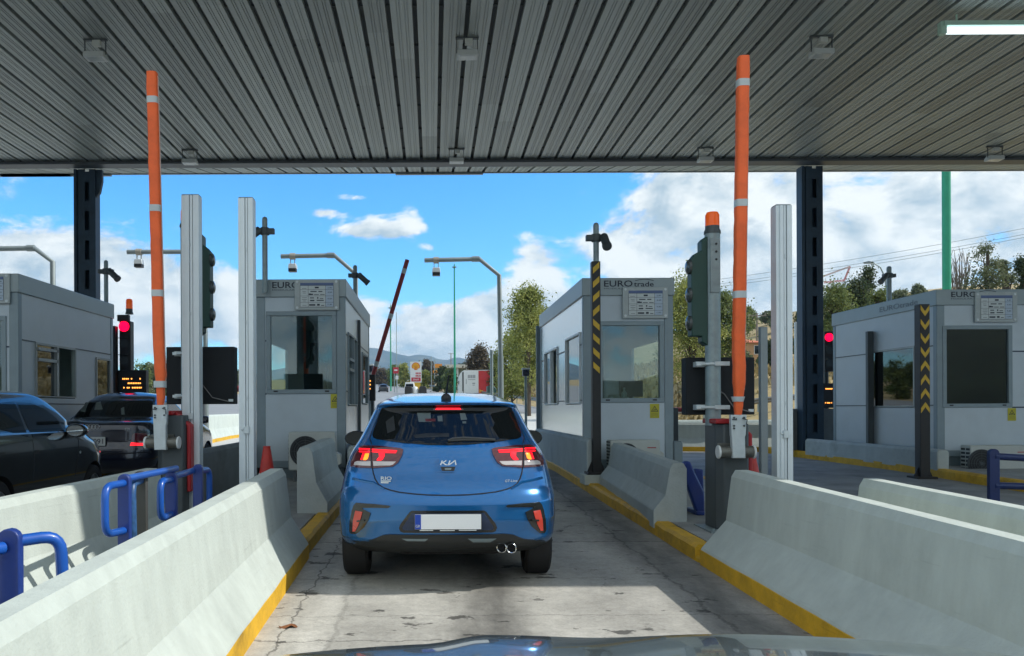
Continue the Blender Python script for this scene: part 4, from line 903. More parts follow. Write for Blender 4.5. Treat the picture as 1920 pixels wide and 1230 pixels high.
# ------------------------------------------------------------------ black sign panels seen from behind, signal heads and beacons on poles
def beacon(par, x, y, z, r, h):
    s = MB(); s.lathe([(r * 1.12, 0), (r * 1.1, .03), (r * .95, .05), (r * .95, h * .35)], (x, y, z), n=18); s.build('beacon_base', dkgrey, par)
    s = MB(); s.lathe([(r * .95, h * .35), (r * .93, h * .85), (r * .75, h * .97), (r * .3, h)], (x, y, z), n=18); s.build('beacon_lens', amber, par)
def sign_pole(label, px, Y, r, pytop, panel, head, headside, clampy, z0, beac=True):
    x = PX(px, Y); zt_ = PZ(pytop, Y)
    t = thing('signal_pole', label, 'signal pole', (x, Y, z0), 'galvanised poles with signals and sign panels')
    s = MB(); s.cyl((x, Y, z0), (x, Y, zt_), r, n=22)
    s.build('pole', galv, t)
    s = MB(); s.box(x - .05, x + .05, Y - r - .008, Y - r + .02, zt_ - .62, zt_ - .06); s.build('cover_plate', galv, t, bevel=.004)
    s = MB()
    for zz in (zt_ - .2, zt_ - .12, zt_ - .28, zt_ - 2.35): s.cyl((x + .01, Y - r - .012, zz), (x + .01, Y - r - .004, zz), .012, n=8)
    s.build('bolt', black, t)
    if beac: beacon(t, x, Y, zt_, .076, .23)
    X0, X1, z1, zb = PX(panel[0], Y + .2), PX(panel[1], Y + .2), PZ(panel[2], Y + .2), PZ(panel[3], Y + .2)
    s = MB(); s.box(X0, X1, Y + .14, Y + .30, zb, z1); po = s.build('sign_panel', blackm, t, bevel=.008)
    s = MB(); s.box(X0 + .02, X1 - .02, Y + .300, Y + .306, zb + .02, z1 - .02); s.build('display_face', black, po)
    s = MB(); s.box(X1 - .07, X1 - .015, Y + .13, Y + .14, zb + .03, zb + .06); s.build('rating_label', whitem, po)
    s = MB(); s.tube([(x + r, Y + .1, zb + .27), (x + r + .08, Y + .11, zb + .22), (x + .26, Y + .12, zb + .08), (X1 - .06, Y + .12, zb + .03)], .006, 6); s.build('cable', mat('cable_grey', (.2, .2, .2), .6), po)
    s = MB()
    for zz in (PZ(clampy[0], Y), PZ(clampy[1], Y)):
        s.box(x - r - .09, x - r + .01, Y + .02, Y + .13, zz - .028, zz + .028); s.tube([(x - r - .06, Y - .0, zz), (x - r * .7, Y - r * .85, zz), (x, Y - r - .012, zz), (x + r * .7, Y - r * .85, zz), (x + r + .05, Y, zz)], .016, 6)
        s.box(x - r * .2, x + r + .06, Y - r - .03, Y - r - .008, zz - .022, zz + .022); s.box(x - r - .10, x + r + .07, Y - .02, Y + .02, zz - .018, zz + .018)
    s.build('clamp', whitem, t, bevel=.004)
    if head:
        a, b, z1, zb = PX(head[0], Y), PX(head[1], Y), PZ(head[2], Y), PZ(head[3], Y); lo, hi = min(a, b), max(a, b); out = lo if headside < 0 else hi; inn = hi if headside < 0 else lo
        s = MB(); s.prism([(out, z1 - .06), (out - headside * .05, z1), (inn + headside * .06, z1 + .02), (inn + headside * .06, z1 + .13), (inn + headside * .02, z1 + .17), (inn, z1 + .17), (inn, zb - .1), (inn + headside * .06, zb - .06), (inn + headside * .06, zb), (out, zb)], 'y', Y - .05, Y + .10)
        ho = s.build('signal_head', greend, t, bevel=.012)
        H = z1 - zb
        for f in (.16, .5, .84):
            s = MB(); c = Vector((out, Y, zb + H * f)); s.cyl(c, c + Vector((headside * .012, 0, 0)), .072, n=20); s.lathe([(.078, 0), (.074, headside * .028), (.05, headside * .040), (.01, headside * .044)], c, n=20, axis='x'); s.build('signal_lens', lens_off, ho)
    return t
Y8 = 8.35
sign_pole('galvanised pole with amber beacon, green signal head and black panel, by right boom', 1337, Y8, .078, 441, (1283, 1411, 673, 780), (1295, 1325, 478, 633), -1, (685, 766), PZ(800, Y8))
Y9 = 9.5
sign_pole('galvanised pole with green signal head and black panel, behind the left aluminium post', 352, Y9, .075, 425, (315, 442, 649, 756), (374, 397, 462, 612), 1, (661, 741), gY(9.5) + .15)

# ------------------------------------------------------------------ red signals with LED displays
def lane_signal(label, px, Y, pt, pb, lx, ly, lr, tw, ledbox, rows, beac):
    x0, x1 = PX(px[0], Y), PX(px[1], Y); xc = (x0 + x1) / 2; zt_, zb = PZ(pt, Y), PZ(pb, Y); z0 = gY(Y) + .15
    t = thing('lane_signal', label, 'traffic light', (xc, Y, z0), 'lane signals with displays')
    s = MB(); s.cyl((xc, Y + .2, z0), (xc, Y + .2, zt_), .06, n=12); s.build('pole', dkgrey, t)
    s = MB(); s.box(x0, x1, Y - .05, Y + .15, zb, zt_)
    ho = s.build('signal_head', black, t, bevel=.01)
    H = zt_ - zb; zl = PZ(ly, Y); xl = PX(lx, Y); r = lr * Y / FPX
    s = MB(); s.cyl((xl, Y - .075, zl), (xl, Y - .05, zl), r, n=28); s.build('lit_red_lens', red_on, ho)
    s = MB()
    for k in (1, 2):
        z = zl - k * H * .32; s.cyl((xl, Y - .06, z), (xl, Y - .05, z), r * .9, n=22)
        s.box(xl - r, xl + r, Y - .2, Y - .05, z + r * .92, z + r)
    s.build('unlit_lens', lens_off, ho)
    if tw: s = MB(); s.box(x0 - .12 - tw, x0 - .02, Y - .22, Y - .06, z0, zt_ - .12); s.box(x0 - .05, x1 - .04, Y - .05, Y + .05, zt_, zt_ + .14); s.build('shroud_post', black, t, bevel=.01)
    if ledbox:
        a, b, c, d = PX(ledbox[0], Y), PX(ledbox[1], Y), PZ(ledbox[2], Y), PZ(ledbox[3], Y)
        s = MB(); s.box(a, b, Y - .1, Y + .08, d, c); lo = s.build('display_box', black, t, bevel=.012)
        s = MB()
        for (xs0, txt, zz, hh) in rows:
            n = len(txt); wd = (b - a) * .055
            for i, ch in enumerate(txt):
                if ch == ' ': continue
                xx = a + (b - a) * xs0 + i * wd; z = d + (c - d) * zz; e = wd * .36
                s.box(xx, xx + e, Y - .108, Y - .101, z, z + (c - d) * hh); s.box(xx + e, xx + e * 1.7, Y - .108, Y - .101, z + (c - d) * hh * .3, z + (c - d) * hh * .7)
        s.build('led_text', led, lo)
    if beac: beacon(t, xc + .06, Y + .05, zt_ + .16, .075, .34)
    return t
lane_signal('lane signal lit red with amber message display, right of far left booth', (226, 247), 17.5, 600, 698, 235, 610, 9.5, .10, (219, 277, 692, 738),
            [(.25, 'TTAA I    I', .62, .06), (.42, 'AAAIIIAA', .44, .06), (.28, 'I AA IIAIII', .26, .06)], True)
lane_signal('red lit signal half hidden between the navy column and far right booth', (1545, 1568), 20.6, 625, 700, 1553, 636, 7.5, 0, (1540, 1570, 722, 768), [(.15, 'IIIIIIII', .75, .05), (.12, 'I IIII I', .18, .05)], False)
t = thing('message_display', 'small black display with amber dots beside left centre booth', 'display', (PX(695, 19.5), 19.5, gY(19.5) + .15)); Y = 19.5; a, b = PX(685, Y), PX(704, Y)
s = MB(); s.box(a, b, Y - .12, Y + .12, PZ(751, Y), PZ(702, Y)); s.build('display_box', black, t, bevel=.01); s = MB(); s.cyl((PX(692, Y), Y, gY(Y)), (PX(692, Y), Y, PZ(751, Y)), .045); s.build('pole', galv, t)
s = MB()
for (px, py, w_) in ((694, 714, 2), (690, 721, 2), (694, 721, 2), (688, 728.5, 5), (694, 728.5, 1.5)): s.box(PX(px, Y), PX(px + w_, Y), Y - .126, Y - .121, PZ(py + 1, Y), PZ(py - 1, Y))
s.build('led_text', led, t)

# ------------------------------------------------------------------ overhead sensor gantries
gant = mat('gantry_grey_steel', (.22, .26, .26), .5, .25, var=.1)
def gantry(label, pts, Y, r, sensor_px, z0=None):
    Q = [P(a, b, Y) for a, b in pts]; t = thing('sensor_gantry', label, 'gantry pole', (Q[-1].x, Y, gY(Y)), 'cranked gantry poles with hanging sensors')
    s = MB(); s.tube(Q, r, 14); base = Q[-1]; s.cyl((base.x, Y, gY(Y)), base, r * 1.25, n=14); s.build('pole', gant, t)
    s = MB(); s.cyl((Q[1].x - .25, Y, Q[1].z), (Q[1].x, Y, Q[1].z), r * 1.25, n=14); s.build('collar', gant, t)
    x, zz = PX(sensor_px, Y), Q[0].z
    s = MB(); s.cyl((x - .09, Y, zz), (x + .09, Y, zz), r * 1.45, n=14)
    for q in (-.07, .07): s.box(x + q - .012, x + q + .012, Y - .02, Y + .02, zz - .30, zz)
    so = s.build('hanger', mat('hanger_tan', (.36, .33, .27), .5, .2), t)
    s = MB(); s.prism([(x - .12, zz - .26), (x + .12, zz - .26), (x + .14, zz - .42), (x - .14, zz - .42)], 'y', Y - .12, Y + .14); s.build('sensor_hood', white, so, bevel=.01)
    s = MB(); s.box(x - .13, x + .13, Y - .135, Y + .10, zz - .53, zz - .421); s.build('sensor', black, so, bevel=.01)
gantry('cranked gantry pole with hanging sensor above the blue car, right of centre', [(797, 488), (900, 486), (937, 517), (939, 668)], 27, .078, 819)
gantry('cranked gantry pole with hanging sensor behind left centre booth', [(528, 479.5), (628, 478), (668, 513), (669, 640)], 27, .078, 550)
gantry('gantry arm with hanging sensor behind left orange boom', [(240, 470), (372, 470), (385, 500), (386, 700)], 27, .078, 262)
gantry('cranked gantry pole rising behind the far left booth roof', [(-40, 463), (66, 462), (100, 488), (100, 640)], 27, .088, -20)
def slim_pole(label, px, Y, top, w_px, m, z0=None, name='pole', r2=None):
    x = PX(px, Y); r = w_px * Y / FPX / 2; zb = z0 if z0 is not None else zG(x, Y) - .05
    s = MB(); s.cyl((x, Y, zb), (x, Y, PZ(top, Y)), r, r2 or r, n=12); return s.build(name, m, loc=(x, Y, zb), label=label, cat='pole')
slim_pole('plain grey pole in front of the red lorry, left of gantry pole', 922, 26, 657, 6, galv, .1)
# small white-topped detector posts
def detector(label, px, Y, ptop, r, sc=1.0):
    x = PX(px, Y); zt_ = PZ(ptop, Y); t = thing('detector_post', label, 'detector post', (x, Y, gY(Y) + .1), 'detector posts with white caps')
    s = MB(); s.cyl((x, Y, gY(Y) + .1), (x, Y, zt_ - .2 * sc), r, n=12); s.build('pole', galv, t)
    s = MB(); s.box(x - .085 * sc, x + .085 * sc, Y - .1, Y + .1, zt_ - .21 * sc, zt_ - .04 * sc); s.cyl((x - .04 * sc, Y - .13, zt_ - .1 * sc), (x - .04 * sc, Y - .1, zt_ - .1 * sc), .03 * sc, n=10); s.cyl((x + .04 * sc, Y - .13, zt_ - .1 * sc), (x + .04 * sc, Y - .1, zt_ - .1 * sc), .03 * sc, n=10); s.build('detector_head', mat('detector_navy', (.02, .028, .06), .4), t, bevel=.008)
    s = MB(); s.box(x - .10 * sc, x + .10 * sc, Y - .13, Y + .1, zt_ - .04 * sc, zt_); s.build('white_cap', white, t, bevel=.006)
detector('thin post with white-capped detector head, left of right centre booth', 986, 21, 691, .035)
detector('white-capped detector half hidden by the small display, by the red boom foot', 694.5, 24, 683, .03, 1.05)

# ------------------------------------------------------------------ blue guard loops and plates
def guard(label, plate, loops, m=blue, mp_=None, r=.042):
    """plate = (x, y, z top, width, thickness, z foot); loops = lists of points swept as a bent tube"""
    x, y, zt_, wd, th, z0 = plate; t = thing('guard_rail_loop', label, 'guard rail', (x, y, z0), 'blue tube guard loops on the islands')
    pl = [(x - th, z0)]
    s = MB(); pr = [(y - wd / 2, z0), (y + wd / 2, z0), (y + wd / 2, zt_ - wd / 2)] + [(y + wd / 2 * math.cos(a * .3927), zt_ - wd / 2 + wd / 2 * math.sin(a * .3927)) for a in range(1, 8)] + [(y - wd / 2, zt_ - wd / 2)]
    # rounded plate facing the driver: width along x, thickness along y
    pr = [(x + (a - y), b) for a, b in pr]; s.prism(pr, 'y', y - th / 2, y + th / 2); s.build('upright_plate', mp_ or navy_b, t, bevel=.006)
    for lp in loops:
        # rounded corners
        pts = [Vector(lp[0])]
        for a, b, c in zip(lp[:-2], lp[1:-1], lp[2:]):
            a, b, c = Vector(a), Vector(b), Vector(c); rr = .09; u = (a - b); v = (c - b); ru = min(rr, u.length * .45); rv = min(rr, v.length * .45); u.normalize(); v.normalize()
            for q in range(6): f = q / 5; p0, p1 = b + u * ru, b + v * rv; pts.append((p0 * (1 - f) + b * f) * (1 - f) + (b * (1 - f) + p1 * f) * f)
        pts.append(Vector(lp[-1])); s = MB(); s.tube(pts, r, 14); s.build('tube_loop', m, t)
navy_b = mat('plate_blue', (.010, .035, .20), .4, var=.15, vs=6, coat=.2, dirt=.3)
def ploop(p, Y): return P(p[0], p[1], Y)
# nearest, cut by the left frame edge
Y = 3.9; x = PX(18, Y)
guard('blue guard loop with rounded plate at the left frame edge, nearest the camera', (x, Y, PZ(987, Y), .11, .05, -.05),
      [[(x, Y, PZ(1013, Y)), P(112, 1000, Y + .15), P(122, 1075, Y + .15) - Vector((0, 0, .35))], [(x - .02, Y - .03, PZ(1022, Y)), P(-60, 1032, Y - .2), P(-60, 1100, Y - .2) - Vector((0, 0, .3))]], r=.030)
Y = 5.6; x = PX(233, Y)
guard('blue square guard loop with plate, casting its shadow on the barrier', (x, Y, PZ(886, Y), .085, .05, 0),
      [[(x, Y, PZ(903, Y)), P(196, 910, Y - .3), P(196, 1000, Y - .3), (x, Y, PZ(992, Y))], [(x, Y, PZ(896, Y)), P(330, 876, Y + 1.1)]], r=.026)
Y = 6.1; x = PX(263, Y)
guard('worn blue loop on a grey-brown post, between the other blue loops', (x, Y, PZ(880, Y), .10, .05, 0),
      [[(x, Y, PZ(898, Y)), P(246, 905, Y - .3), P(248, 1010, Y - .3)]], m=mat('worn_blue_paint', (.03, .10, .25), .4, var=.5, vs=14, dirt=.6), mp_=mat('grey_brown_steel', (.055, .055, .05), .5, var=.2), r=.03)
Y = 6.6; x = PX(321, Y)
guard('blue guard loop with navy plate in front of the left boom cabinet', (x, Y, PZ(882, Y), .095, .05, 0),
      [[(x, Y, PZ(897, Y)), P(300, 900, Y - .3), P(300, 970, Y - .3), (x, Y, PZ(962, Y))], [(x, Y, PZ(893, Y)), P(376, 876, Y + 1.0)]], r=.028)
Y = 7.3; x = PX(371, Y)
guard('blue guard loop farthest back, at the foot of the left aluminium post', (x, Y, PZ(868, Y), .085, .05, 0), [[(x, Y, PZ(882, Y)), P(392, 878, Y + .3), P(392, 945, Y + .3)]], r=.028)
Y = 9.2; x = PX(1297, Y)
t = thing('bumper_bollard', 'dark blue leaning bumper bollard between short grey barrier and boom cabinet', 'bollard', (x, Y, gY(Y) + .15), 'blue bumpers')
s = MB(); s.prism([(PX(1280, Y), PZ(872, Y)), (PX(1286, Y), PZ(866, Y)), (PX(1295, Y), PZ(868, Y)), (PX(1303, Y), PZ(888, Y)), (PX(1321, Y), PZ(925, Y)), (PX(1321, Y), PZ(975, Y)), (PX(1308, Y), PZ(970, Y)), (PX(1285, Y), PZ(905, Y))], 'y', Y, Y + .09); s.build('bumper_plate', navy_b, t, bevel=.02)
s = MB(); s.prism([(PX(1300, Y + .3), PZ(880, Y + .3)), (PX(1316, Y + .3), PZ(882, Y + .3)), (PX(1318, Y + .3), PZ(960, Y + .3)), (PX(1300, Y + .3), PZ(955, Y + .3))], 'y', Y + .25, Y + .33); s.box(PX(1304, Y), PX(1320, Y), Y - .02, Y + .36, gY(Y) + .15, PZ(960, Y)); s.build('rear_plate', navy_b, t, bevel=.015)
Y = 10.2; x = PX(1862, Y)
guard('dark navy guard loop in front of the far right air conditioner', (x, Y, PZ(846, Y), .13, .06, .1), [[(x, Y, PZ(860, Y)), P(1960, 866, Y + .2)], [(x, Y, PZ(915, Y)), P(1960, 918, Y + .2)]], m=navy, mp_=navy, r=.045)
# grey barrier end posts by the right centre booth
s = MB(); Y = 12.2; s.prism([(PX(1264, Y), PZ(829, Y)), (PX(1277, Y), PZ(829, Y)), (PX(1280, Y), PZ(834, Y)), (PX(1280, Y), PZ(865, Y) - .4), (PX(1264, Y), PZ(865, Y) - .4)], 'y', Y, Y + .08); s.build('guard_plate', steel_grey, loc=(PX(1272, Y), Y, .3), bevel=.01, label='small grey steel guard plate at right front corner of right centre booth', cat='guard plate')

# ------------------------------------------------------------------ traffic cones
cone_red = mat('cone_red', (.45, .03, .02), .5, var=.2, vs=6)
def cone(label, px, Y, ptop, h, r0=.125):
    x = PX(px, Y); zt_ = PZ(ptop, Y); z0 = zt_ - h; t = thing('traffic_cone', label, 'traffic cone', (x, Y, z0), 'red traffic cones')
    s = MB(); s.lathe([(r0 * 1.02, .04), (r0 * .80, h * .36), (r0 * .67, h * .58), (r0 * .36, h * .93), (r0 * .32, h * .96), (r0 * .32, h), (r0 * .2, h)], (x, Y, z0), n=20); s.build('cone_body', cone_red, t)
    s = MB(); s.lathe([(r0 * .81 + .003, h * .36), (r0 * .67 + .004, h * .58)], (x, Y, z0), n=20); s.build('white_band', white, t)
    s = MB(); s.box(x - r0 * 1.4, x + r0 * 1.4, Y - r0 * 1.4, Y + r0 * 1.4, z0, z0 + .04); s.build('cone_base', cone_red, t, bevel=.02)
cone('red traffic cone peeking over the barrier in front of left centre booth', 500, 8.7, 835, .70)
cone('red traffic cone behind the right barrier, at the boom cabinet', 1408, 8.7, 853, .62, .14)
# leaf on the lane
s = MB(); x, y = PX(537, 5.35), 5.35; z = gY(y) + .012
pts = [(-.062, .0), (-.045, .012), (-.02, .022), (.02, .02), (.045, .026), (.075, .01), (.06, -.012), (.03, -.012), (.01, -.03), (-.012, -.02), (-.035, -.026)]
s.poly([(x + a, y + b * 1.4, z + .012 * math.sin(a * 60)) for a, b in pts]); s.build('fallen_leaf', mat('dead_leaf', (.22, .085, .03), .7, var=.3, vs=30), loc=(x, y, z), label='brown dead leaf lying on the concrete near left kerb', cat='leaf')
# ------------------------------------------------------------------ cars
class Car:
    """body = stack of horizontal sections: z, half width W, rear y, front y, rear and front corner depth. Local axes: x right, y forward, rear at y = 0"""
    def __init__(s, X0, Y0, zg, tab, n=2.5, Rf=.7, smooth=2, nl=72):
        s.X0, s.Y0, s.zg, s.n = X0, Y0, zg, n
        T = np.array(tab, float); z = T[:, 0]; s.z = np.linspace(z[0], z[-1], nl)
        def itp(c):
            a = np.interp(s.z, z, T[:, c])
            for _ in range(smooth): a = np.concatenate([[a[0]], .25 * a[:-2] + .5 * a[1:-1] + .25 * a[2:], [a[-1]]])
            return a
        s.W, s.yr, s.yf, s.Rr = itp(1), itp(2), itp(3), itp(4); s.Rfa = np.interp(s.z, [z[-1] * .62, z[-1] * .76], [Rf, .26])
    def at(s, z): return tuple(float(np.interp(z, s.z, a)) for a in (s.W, s.yr, s.yf, s.Rr))
    def rear_y(s, x, z):
        W, yr, yf, Rr = s.at(z); u = min(.9999, abs(x) / W); return yr + Rr * (1 - (1 - u ** s.n) ** (1 / s.n))
    def side_x(s, y, z):
        W, yr, yf, Rr = s.at(z); Rf = min(float(np.interp(z, s.z, s.Rfa)), (yf - yr) * .45)
        if y < yr + Rr: t = min(.9999, max(0, (yr + Rr - y) / Rr))
        elif y > yf - Rf: t = min(.9999, max(0, (y - yf + Rf) / Rf))
        else: return W
        return W * (1 - t ** s.n) ** (1 / s.n)
    def front_y(s, x, z):
        W, yr, yf, Rr = s.at(z); Rf = min(float(np.interp(z, s.z, s.Rfa)), (yf - yr) * .45); u = min(.9999, abs(x) / W); return yf - Rf * (1 - (1 - u ** s.n) ** (1 / s.n))
    def rp(s, px, py):
        y = .1
        for _ in range(14):
            Y = s.Y0 + y; x = (px - VX) * Y / FPX - s.X0; z = CAMZ - (py - VY) * Y / FPX - s.zg; y = .5 * y + .5 * s.rear_y(x, z)
        return (x, z)
    def sp(s, px, py):
        x = .8; z = .8
        for _ in range(20):
            Y = (s.X0 + x) * FPX / (px - VX); z = CAMZ - (py - VY) * Y / FPX - s.zg; x = .5 * x + .5 * s.side_x(Y - s.Y0, z)
        return (Y - s.Y0, z)
    def body(s, name, mats, root, arches, K=11, M=12, roof_m=0, archr=.36):
        b = MB(); nz = len(s.z); ring = None
        for k in range(nz):
            z = s.z[k]; W, yr, yf, Rr = s.W[k], s.yr[k], s.yf[k], s.Rr[k]; Rf = min(s.Rfa[k], (yf - yr) * .45); Rr = min(Rr, (yf - yr) * .45); n = s.n; half = []
            for q in range(K):
                t = math.pi / 2 * q / K; half.append((W * math.sin(t) ** (2 / n), yr + Rr * (1 - math.cos(t) ** (2 / n))))
            for q in range(M): half.append((W, yr + Rr + (yf - Rf - yr - Rr) * q / M))
            for q in range(K + 1):
                t = math.pi / 2 * (1 - q / K); half.append((W * math.sin(t) ** (2 / n), yf - Rf * (1 - math.cos(t) ** (2 / n))))
            full = half + [(-x, y) for x, y in reversed(half[1:-1])]
            i = len(b.V); b.V += [(s.X0 + x, s.Y0 + y, s.zg + z) for x, y in full]; m = len(full)
            if ring is not None:
                for q in range(m): b.F.append((ring + q, ring + (q + 1) % m, i + (q + 1) % m, i + q)); b.M.append(0)
            else: b.F.append(tuple(i + q for q in reversed(range(m)))); b.M.append(1)
            ring = i
        b.F.append(tuple(ring + q for q in range(m))); b.M.append(0)
        o = b.build(name, mats, root, ang=28)
        if arches:
            c = MB()
            for (y, zc, r) in arches:
                for sx in (-1, 1): c.cyl((s.X0 + sx * .50, s.Y0 + y, s.zg + zc), (s.X0 + sx * 1.4, s.Y0 + y, s.zg + zc), r, n=40)
            co = c.build('cutter', [mats[1]], root); md = o.modifiers.new('b', 'BOOLEAN'); md.object = co; md.operation = 'DIFFERENCE'; md.solver = 'EXACT'; md.material_mode = 'TRANSFER'
            bpy.context.view_layer.update(); dg = bpy.context.evaluated_depsgraph_get(); me = bpy.data.meshes.new_from_object(o.evaluated_get(dg)); o.modifiers.clear(); old = o.data; o.data = me
            bpy.data.objects.remove(co); me.set_sharp_from_angle(angle=R(28))
        return o
    def patch(s, b, poly, off=.004, side=None, rows=None, cols=None, m=0, skirt=.012):
        """poly in (x,z) on the rear or (y,z) on the side (side=+1/-1); swept row by row, lifted off the body by off, with an inward rim"""
        P_ = [tuple(p) for p in poly]; z0, z1 = min(p[1] for p in P_), max(p[1] for p in P_); x0, x1 = min(p[0] for p in P_), max(p[0] for p in P_)
        rows = rows or max(3, min(26, int((z1 - z0) / .018) + 2)); cols = cols or max(3, min(40, int((x1 - x0) / .03) + 2)); g = []
        zs_ = sorted(set(list(np.linspace(z0, z1, rows)) + [p[1] for p in P_]))
        for z in zs_:
            zz = min(max(z, z0 + 1e-5), z1 - 1e-5); xs_ = []
            for i in range(len(P_)):
                (xa, za), (xb, zb) = P_[i], P_[(i + 1) % len(P_)]
                if (za <= zz < zb) or (zb <= zz < za): xs_.append(xa + (xb - xa) * (zz - za) / (zb - za))
            if len(xs_) < 2: continue
            a, c = min(xs_), max(xs_); row = []
            for q in range(cols + 1):
                t = a + (c - a) * q / cols
                if side == 'front': row.append((s.X0 + t, s.Y0 + s.front_y(t, z) + off, s.zg + z))
                elif side is None: row.append((s.X0 + t, s.Y0 + s.rear_y(t, z) - off, s.zg + z))
                else: row.append((s.X0 + side * (s.side_x(t, z) + off), s.Y0 + t, s.zg + z))
            g.append(row)
        base = len(b.V); nc = cols + 1
        for row in g: b.V += row
        for r in range(len(g) - 1):
            for q in range(cols): k = base + r * nc + q; b.F.append((k, k + 1, k + nc + 1, k + nc)); b.M.append(m)
        edge = [base + q for q in range(nc)] + [base + r * nc + cols for r in range(1, len(g))] + [base + (len(g) - 1) * nc + q for q in range(cols - 1, -1, -1)] + [base + r * nc for r in range(len(g) - 2, 0, -1)]
        i = len(b.V)
        for e in edge:
            p = b.V[e]
            if side == 'front': b.V.append((p[0], p[1] - off - skirt, p[2])); continue
            b.V.append((p[0], p[1] + off + skirt, p[2]) if side is None else (p[0] - side * (off + skirt), p[1], p[2]))
        n = len(edge)
        for q in range(n): b.F.append((edge[q], edge[(q + 1) % n], i + (q + 1) % n, i + q)); b.M.append(m)
    def seam(s, b, pts, r=.004, side=None, off=.001, m=0, sub=8):
        out = []
        for (a, c) in zip(pts[:-1], pts[1:]):
            for q in range(sub): f = q / sub; out.append((a[0] + (c[0] - a[0]) * f, a[1] + (c[1] - a[1]) * f))
        out.append(pts[-1])
        b.tube([(s.X0 + x, s.Y0 + s.rear_y(x, z) - off, s.zg + z) if side is None else (s.X0 + side * (s.side_x(x, z) + off), s.Y0 + x, s.zg + z) for x, z in out], r, 6, m)
    def wheel(s, root, x, y, r=.31, wd=.20, side=1):
        c = Vector((s.X0 + x, s.Y0 + y, s.zg + r)); w = MB(); h = wd / 2
        w.lathe([(r * .62, -h), (r * .9, -h), (r * .985, -h * .8), (r, -h * .4), (r, h * .4), (r * .985, h * .8), (r * .9, h), (r * .62, h), (r * .62, -h)], c, n=36, axis='x', cap=False); wo = w.build('wheel', rubber, root)
        q = MB(); fx = side * h * .9; q.lathe([(r * .64, side * h * .2), (r * .64, fx), (r * .58, fx), (r * .56, side * h * .45), (r * .2, side * h * .55), (r * .16, side * h * .75), (.01, side * h * .75)], c, n=30, axis='x')
        for k in range(5):
            a = k * 2 * math.pi / 5 + .3; d = Vector((0, math.cos(a), math.sin(a))); e = Vector((0, -math.sin(a), math.cos(a)))
            pts = [c + d * r * .12 + e * r * .10, c + d * r * .6 + e * r * .06, c + d * r * .6 - e * r * .06, c + d * r * .12 - e * r * .10]
            q.poly([p + Vector((side * h * .82, 0, 0)) for p in pts]); 
        q.build('rim', rim, wo)
        return wo
def mirror_poly(p): return [(-x, z) for x, z in p]
cglass = mat('dark_car_glass', (.006, .008, .009), .03, var=0, spec=.35)
cunder = mat('car_underside', (.006, .006, .007), .8, var=0)
seam_m = mat('car_seam', (.003, .004, .008), .6, var=0)
chrome = mat('chrome', (.75, .77, .78), .12, 1.0, var=0)
silver = mat('silver_badge', (.75, .78, .80), .25, .6, var=0)
tail_dark = mat('tail_lamp_dark_red', (.085, .006, .012), .08, var=0, coat=1)
tail_on = mat('tail_lamp_lit', (.7, .0, .01), .25, var=0, emit=(1, .006, .015), es=.95)
tail_pink = mat('reflector_red', (.55, .055, .035), .25, var=.1, coat=.6)
tail_or = mat('indicator_lit', (.9, .2, .01), .25, var=0, emit=(1, .20, .01), es=1.1)
tail_white = mat('reverse_lens', (.55, .50, .49), .12, var=.1, coat=1)

# ---- blue hatchback in the centre lane
def paint(name, c, c2=None, rough=.28, metal=.35):
    m = mat(name, c, rough, metal, var=.03, vs=300, coat=1); return m
kblue = paint('blue_metallic_paint', (.0, .115, .34), rough=.2, metal=.4)
KY = 6.2
tab = [(.26, .80, .34, 3.85, .40), (.34, .865, .12, 3.98, .46), (.40, .885, .045, 4.03, .48), (.56, .895, .0, 4.06, .50), (.70, .893, .005, 4.05, .50), (.755, .888, .03, 4.02, .50), (.80, .880, .060, 3.98, .50), (.86, .868, .075, 3.9, .48),
       (.93, .850, .085, 3.6, .46), (1.0, .832, .105, 3.2, .45), (1.06, .812, .125, 2.95, .44), (1.12, .778, .150, 2.85, .42), (1.18, .740, .195, 2.7, .42), (1.30, .682, .30, 2.60, .40), (1.42, .628, .40, 2.45, .38), (1.455, .612, .41, 2.4, .36), (1.470, .60, .33, 2.38, .40), (1.485, .588, .37, 2.36, .42), (1.50, .572, .55, 2.34, .42),
       (1.53, .545, .92, 2.30, .42), (1.56, .505, 1.30, 2.25, .4), (1.58, .45, 1.62, 2.2, .3), (1.592, .34, 1.85, 2.15, .15)]
K = Car(PX(839, KY + .1), KY, gY(KY + .5), tab, n=2.6, Rf=.6, smooth=1, nl=120)
kr = thing('hatchback_car', 'bright blue hatchback with lit brake lamps stopped in the centre lane', 'car', (K.X0, KY + 2, K.zg), 'cars queueing at the booths')
K.body('body', [kblue, cunder], kr, [(.80, .30, .365), (3.25, .30, .365)])
for yy_ in (.80, 3.25):
    for sx in (-1, 1): K.wheel(kr, sx * .775, yy_, .305, .215, sx)
def rpl(pts): return [K.rp(a, b) for a, b in pts]
def both(b, pts, **k):
    p = rpl(pts); K.patch(b, p, **k); K.patch(b, mirror_poly(p), **k)
# rear window
wl = [(716, 765), (708, 785), (701, 803), (698, 814), (700, 820), (707, 823), (755, 830), (800, 833.5), (839, 834.5)]
wtop = [(839, 757.5), (800, 758), (760, 760), (730, 762)]
lp = rpl(wl); tp = rpl(wtop); poly = lp + [(-x, z) for x, z in reversed(lp[:-1])] + [(-x, z) for x, z in reversed(tp[1:])] + tp
b = MB(); K.patch(b, poly, off=.005, rows=22, cols=36); rw = b.build('rear_window', cglass, kr)
